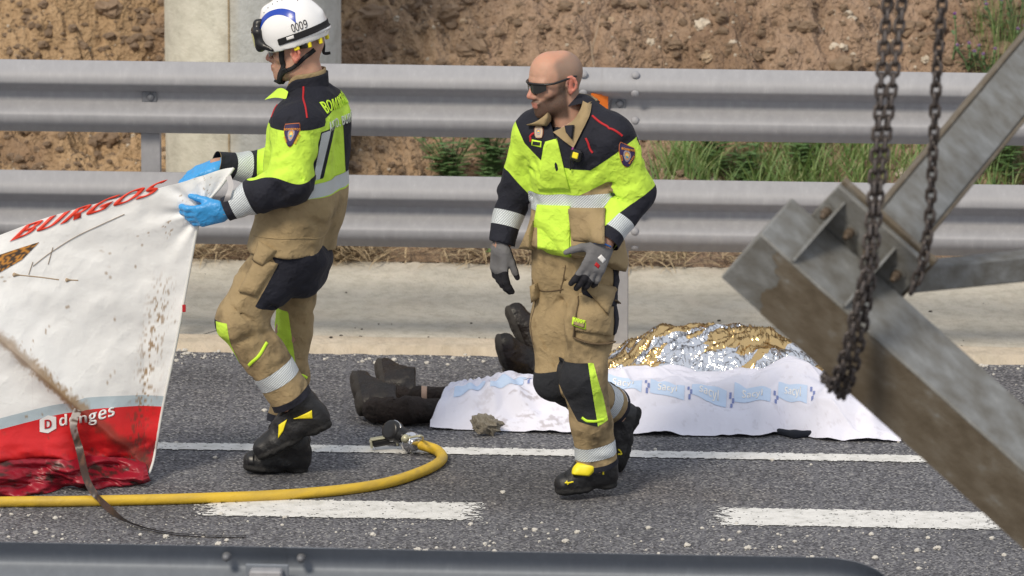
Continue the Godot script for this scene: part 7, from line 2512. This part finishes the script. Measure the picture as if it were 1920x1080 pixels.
func make_details() -> void:
	var turn := Basis(Vector3.UP, deg_to_rad(TURN))
	var g := RandomNumberGenerator.new()
	g.seed = 17
	var bank := get_node("dirt_bank")
	var shapes := [stone_mesh(1), stone_mesh(2), stone_mesh(3), stone_mesh(4)]
	var pale := [M.dirt_stone, mat(0.55, 0.48, 0.39, 0.9), mat(0.42, 0.32, 0.22, 0.95)]
	for i in 70:
		var x := g.randf_range(-2.3, 2.4)
		var z := g.randf_range(-5.92, -5.05)
		var s := put("stone", shapes[i % 4], pale[g.randi() % 3], bank)
		var r := g.randf_range(0.022, 0.05) * (1.6 if g.randf() < 0.18 else 1.0)
		s.transform = Transform3D(Basis.from_euler(Vector3(g.randf() * 6.0, g.randf() * 6.0, g.randf() * 6.0)).scaled(Vector3(r, r * 0.8, r)), on_bank(x, z) + Vector3(0, r * 0.1, 0))
	for i in 60:   # big sunken clods
		var x := g.randf_range(-2.4, 2.5)
		var z := g.randf_range(-5.95, -5.1)
		var s := put("clod", shapes[(i + 1) % 4], M.clod, bank)
		var r := g.randf_range(0.05, 0.12)
		s.transform = Transform3D(Basis.from_euler(Vector3(g.randf() * 6.0, g.randf() * 6.0, g.randf() * 6.0)).scaled(Vector3(r * 1.3, r * 0.8, r)), on_bank(x, z) - Vector3(0, r * 0.12, 0))
	var many: Array[Transform3D] = []
	for i in 7000:
		var x := g.randf_range(-2.8, 3.2)
		var z := g.randf_range(-6.2, -4.7)
		var r := 0.006 + 0.032 * pow(g.randf(), 2.6)
		many.append(Transform3D(Basis.from_euler(Vector3(g.randf() * 6.0, g.randf() * 6.0, g.randf() * 6.0)).scaled(Vector3(r, r * 0.75, r) * 1.5), on_bank(x, z)))
	scatter("dirt_clods", stone_mesh(5, 5), M.clod, many, bank)
	many = []
	for i in 1500:
		var x := g.randf_range(-2.8, 3.2)
		var z := g.randf_range(-6.2, -4.6)
		var r := 0.007 + 0.010 * pow(g.randf(), 2.0)
		many.append(Transform3D(Basis.from_euler(Vector3(g.randf() * 6.0, g.randf() * 6.0, g.randf() * 6.0)).scaled(Vector3(r, r, r)), on_bank(x, z)))
	scatter("gravel", stone_mesh(6, 5), M.dirt_stone, many, bank)
	# loose grit on the road, thicker at its edge and in front
	var rd := get_node("road")
	many = []
	for i in 1700:
		var x := g.randf_range(-2.4, 2.6)
		var z := g.randf_range(-2.62, 1.1)
		if i < 900: z = g.randf_range(-2.76, -2.56) + 0.05 * g.randfn()
		elif i < 1500: z = g.randf_range(0.15, 1.0)
		var r := 0.0025 + 0.013 * pow(g.randf(), 5.0)
		many.append(Transform3D(Basis.from_euler(Vector3(g.randf() * 6.0, g.randf() * 6.0, g.randf() * 6.0)).scaled(Vector3(r, r * 0.7, r) * 1.6), Vector3(x, r * 0.3, z)))
	scatter("grit", stone_mesh(8, 5), M.pebble, many, rd)
	for i in 12:
		var s := put("stone", shapes[i % 4], M.pebble, rd)
		var r := g.randf_range(0.016, 0.03)
		s.transform = Transform3D(Basis.from_euler(Vector3(0, g.randf() * 6.0, 0)).scaled(Vector3(r, r * 0.6, r)), Vector3(g.randf_range(-2.0, 2.0), r * 0.22, g.randf_range(0.2, 0.75)))
	many = []
	for i in 70:
		var r := 0.004 + 0.009 * pow(g.randf(), 2.0)
		many.append(Transform3D(Basis.from_euler(Vector3(0, g.randf() * 6.0, 0)).scaled(Vector3(r * 1.4, r * 0.7, r)), Vector3(g.randf_range(-2.3, 2.5), 0.005 + (0.012 if g.randf() < 2.0 else 0.0), g.randf_range(-4.3, -2.8))))
	for i in many.size(): many[i].origin.y = apron_height(many[i].origin.z) + 0.004
	scatter("dark_grit", stone_mesh(9, 5), M.dark_bit, many, get_node("concrete_apron"))
	# dry straw along the foot of the bank
	var blade := blade_mesh(0.020, 1.0, 0.25)
	many = []
	for i in 4200:
		var x := g.randf_range(-2.6, 3.0)
		var z := -4.37 - absf(g.randfn()) * 0.16
		if i < 700: x = -1.22 + g.randfn() * 0.16
		elif clump.get_noise_2d(x * 3.0, 7.0) < -0.02 and g.randf() < 0.75: continue
		var p := on_bank(x, z) if z < -4.42 else Vector3(x, apron_height(z) + 0.004, z)
		var b := Basis(Vector3.UP, g.randf() * TAU) * Basis(Vector3.RIGHT, g.randf_range(0.9, 1.65))
		many.append(Transform3D(b.scaled(Vector3.ONE * g.randf_range(0.05, 0.22)), p + Vector3(0, g.randf_range(0.0, 0.05 if i >= 700 else 0.16), 0)))
	var st := scatter("dry_straw", blade, M.straw, many)
	st.basis = turn
	# a few dead twigs on the bank
	for e in [[-2.05, -5.75, 0.5], [-1.80, -5.68, -0.7], [-0.05, -5.72, 0.2], [-0.02, -5.66, -0.15], [-1.55, -5.3, 0.3]]:
		var p := on_bank(e[0], e[1])
		var pts := [p, p + Vector3(0.05 * e[2], 0.06, 0.03), p + Vector3(0.14 * e[2], 0.13, 0.03), p + Vector3(0.2 * e[2], 0.20, 0.02)]
		put("twig", tube(curve(pts, 4), PackedFloat32Array([0.005, 0.0048, 0.0045, 0.004, 0.004, 0.0035, 0.003, 0.003, 0.0025, 0.002]), 5).mesh(), mat(0.45, 0.36, 0.27, 0.9), bank)
	# grass in the gap between the beams and at the right
	var green := []
	for c in [[0.10, 0.19, 0.05], [0.16, 0.245, 0.075], [0.28, 0.31, 0.14]]:
		var gm := mat(c[0], c[1], c[2], 0.6)
		gm.backlight_enabled = true
		gm.backlight = Color(0.25, 0.3, 0.1)
		green.append(gm)
	var tall := blade_mesh(0.0065, 1.0, 0.22)
	for k in 3:
		many = []
		for i in 640:
			var x := g.randf_range(0.30, 1.95)
			if g.randf() < 0.5: x = [0.36, 0.48, 0.76, 0.9, 1.02, 1.2, 1.82][g.randi() % 7] + g.randfn() * 0.05
			var z := g.randf_range(-5.35, -5.0)
			var h := g.randf_range(0.10, 0.30) * (0.7 if k == 2 else 1.0)
			many.append(Transform3D((Basis(Vector3.UP, g.randf() * TAU) * Basis(Vector3.RIGHT, absf(g.randfn()) * 0.16)).scaled(Vector3(h * 2.4, h, h)), on_bank(x, z)))
		for i in 160:
			var x := 1.66 + 0.34 * sqrt(g.randf())
			many.append(Transform3D((Basis(Vector3.UP, g.randf() * TAU) * Basis(Vector3.RIGHT, absf(g.randfn()) * 0.25)).scaled(Vector3.ONE * g.randf_range(0.12, 0.3)), on_bank(x, g.randf_range(-5.95, -5.55))))
		for i in 60:
			var x: float = [-0.22, 0.36, 0.9, 1.1][g.randi() % 4] + g.randfn() * 0.06
			many.append(Transform3D((Basis(Vector3.UP, g.randf() * TAU) * Basis(Vector3.RIGHT, absf(g.randfn()) * 0.5)).scaled(Vector3.ONE * g.randf_range(0.05, 0.12)), on_bank(x, g.randf_range(-4.75, -4.5))))
		var gr := scatter("grass", tall, green[k], many)
		gr.basis = turn
	# feathery leafed plants
	var spots := [[-0.66, -5.22, 0.34, "bushy feather-leafed plant left of the bareheaded man, between the barrier beams"], [-0.48, -5.22, 0.36, "feather-leafed green plant just beside the bareheaded man's right shoulder"], [0.56, -5.20, 0.30, "dark feather-leafed plant between the beams, left of a grassy stretch"], [0.68, -5.18, 0.27, "dark feather-leafed plant between the beams, second along the grass"], [0.95, -5.2, 0.28, "feather-leafed plant among grass near the hanging chains"], [1.88, -5.2, 0.34, "leafy green plant between the beams at the right edge"], [1.76, -5.22, 0.3, "leafy green plant just right of the steel brace between the beams"]]
	for e in spots:
		feather_plant(road(on_bank(e[0], e[1])), e[2], e[3], int(absf(e[0]) * 100.0) + 3, 14 if e[0] < 0.0 else 5)
	var th := [[1.61, -5.67, 0.24, "tall single thistle with a deep violet head beside the right chain"], [1.68, -5.66, 0.12, "thistle with two pale violet heads low behind the barrier top"], [1.80, -5.78, 0.18, "thistle with small lilac heads in the upper right corner"], [1.88, -5.86, 0.20, "thistle with lilac heads beside tall grass in the upper right corner"], [1.76, -5.64, 0.11, "short thistle with pink heads just above the barrier"], [1.95, -5.66, 0.14, "rightmost thistle with small lilac heads"]]
	for e in th: thistle(road(on_bank(e[0], e[1])), e[2], e[3], int(e[0] * 50.0))
	var leafy := thing("plant", "small broad-leafed weed in dry straw under the lower beam, left of the bareheaded man", "plant", road(on_bank(-0.40, -4.47)))
	for i in 5:
		var lf := put("leaf", leaf_mesh(0.055, 0.035), green[1], leafy)
		lf.transform = Transform3D(Basis(Vector3.UP, i * 1.3) * Basis(Vector3.RIGHT, -0.5), Vector3(0, 0.03, 0))

func apron_height(z: float) -> float:
	return 0.012 + 0.022 * smoothstep(-2.68, -2.74, z) - 0.055 * smoothstep(-2.85, -3.15, z) + 0.05 * smoothstep(-3.3, -4.4, z)

func blade_mesh(width: float, length: float, bend: float) -> ArrayMesh:
	var s := Soup.new()
	s.grid(1, 4, func(u: float, v: float) -> Vector3: return Vector3((u - 0.5) * width * 2.0 * (1.0 - v * v * 0.9), v * length * (1.0 - 0.15 * v), bend * v * v * length))
	s.normals()
	return s.mesh()

func leaf_mesh(length: float, width: float) -> ArrayMesh:
	var s := Soup.new()
	s.grid(4, 6, func(u: float, v: float) -> Vector3: return Vector3((u - 0.5) * width * sin(PI * clampf(v * 0.94 + 0.06, 0.0, 1.0)), 0.25 * absf(u - 0.5) * width - 0.3 * v * v * length, v * length))
	s.normals()
	return s.mesh()

func feather_plant(at: Vector3, h: float, label: String, sd: int, stems: int) -> void:
	var o := thing("plant", label, "plant", at, "feather-leafed plants on the bank")
	var g := RandomNumberGenerator.new()
	g.seed = sd
	var leaf := leaf_mesh(0.026, 0.008)
	var gm := mat(0.11, 0.20, 0.075, 0.6)
	gm.backlight_enabled = true
	gm.backlight = Color(0.2, 0.28, 0.1)
	var many: Array[Transform3D] = []
	for k in stems:
		var a := g.randf() * TAU
		var lean := g.randf_range(0.15, 0.6)
		var l := h * g.randf_range(0.7, 1.15)
		var pts := []
		for i in 6:
			var t := i / 5.0
			pts.append(Vector3(cos(a) * lean * l * t * t, l * t * (1.0 - 0.2 * lean * t), sin(a) * lean * l * t * t * 0.5))
		var c := curve(pts, 3)
		put("stem", tube(c, PackedFloat32Array([0.0028]), 5).mesh(), gm, o)
		for b in 11:   # fronds along each stem, leaflets along each frond
			var p := c[mini(2 + b, c.size() - 1)]
			var da := g.randf() * TAU
			var dir := Vector3(cos(da), 0.35, sin(da)).normalized()
			var fl := g.randf_range(0.05, 0.085)
			for i in 9:
				var q := p + dir * fl * (i + 1) / 9.0 + Vector3(0, -0.012 * pow(i / 9.0, 2.0), 0)
				for s in [-1.0, 1.0]:
					var z: Vector3 = (dir * 0.35 + dir.cross(Vector3.UP).normalized() * s).normalized()
					var x := Vector3.UP.cross(z).normalized()
					many.append(Transform3D(Basis(x, z.cross(x), z).scaled(Vector3.ONE * (1.0 - 0.04 * i)), q))
	scatter("leaflets", leaf, gm, many, o)

func thistle(at: Vector3, h: float, label: String, sd: int) -> void:
	var o := thing("thistle", label, "thistle", at, "thistles on the bank")
	var g := RandomNumberGenerator.new()
	g.seed = sd
	var gm := mat(0.10, 0.17, 0.07, 0.7)
	var vio := mat(0.33, 0.14, 0.48, 0.8) if h > 0.22 else mat(0.42, 0.27, 0.52, 0.8)
	for k in (1 if sd == 80 else 3):
		var top := Vector3(g.randf_range(-0.06, 0.06) * (0.2 if sd == 80 else 1.0), h * g.randf_range(0.75, 1.1), g.randf_range(-0.03, 0.03))
		put("stem", tube(curve([Vector3.ZERO, top * 0.5 + Vector3(0.01, 0, 0), top], 5), PackedFloat32Array([0.004]), 6).mesh(), gm, o)
		for i in 5:
			var lf := put("leaf", leaf_mesh(0.05, 0.016), gm, o)
			lf.transform = Transform3D(Basis(Vector3.UP, g.randf() * TAU) * Basis(Vector3.RIGHT, -0.6), top * (0.1 + 0.16 * i))
		var f := Field.new()
		f.add(Vector3.ZERO, Vector3(0, 0.006, 0), 0.009, 0.008, 0.004)
		var b := put("bud", f.mesh(0.004).mesh(), gm, o)
		b.position = top
		var spikes: Array[Transform3D] = []
		for i in 60:
			var bb := Basis(Vector3.UP, g.randf() * TAU) * Basis(Vector3.RIGHT, g.randf_range(0.0, 0.95))
			spikes.append(Transform3D(bb.scaled(Vector3(1.0, 1.0, 1.0) * 0.022), Vector3(0, 0.008, 0)))
		var fl := scatter("flower", blade_mesh(0.06, 1.0, 0.0), vio, spikes, o)
		fl.position = top

func _ready() -> void:
	rng.seed = 11
	make_view()
	make_materials()
	make_ground()
	make_pier()
	make_far_barrier()
	make_near_barrier()
	if true:
		make_helmet_firefighter()
		make_bald_firefighter()
	make_tent()
	make_sheet()
	make_foil()
	make_lying_people()
	make_hose()
	make_steel()
	make_chains()
	make_details()
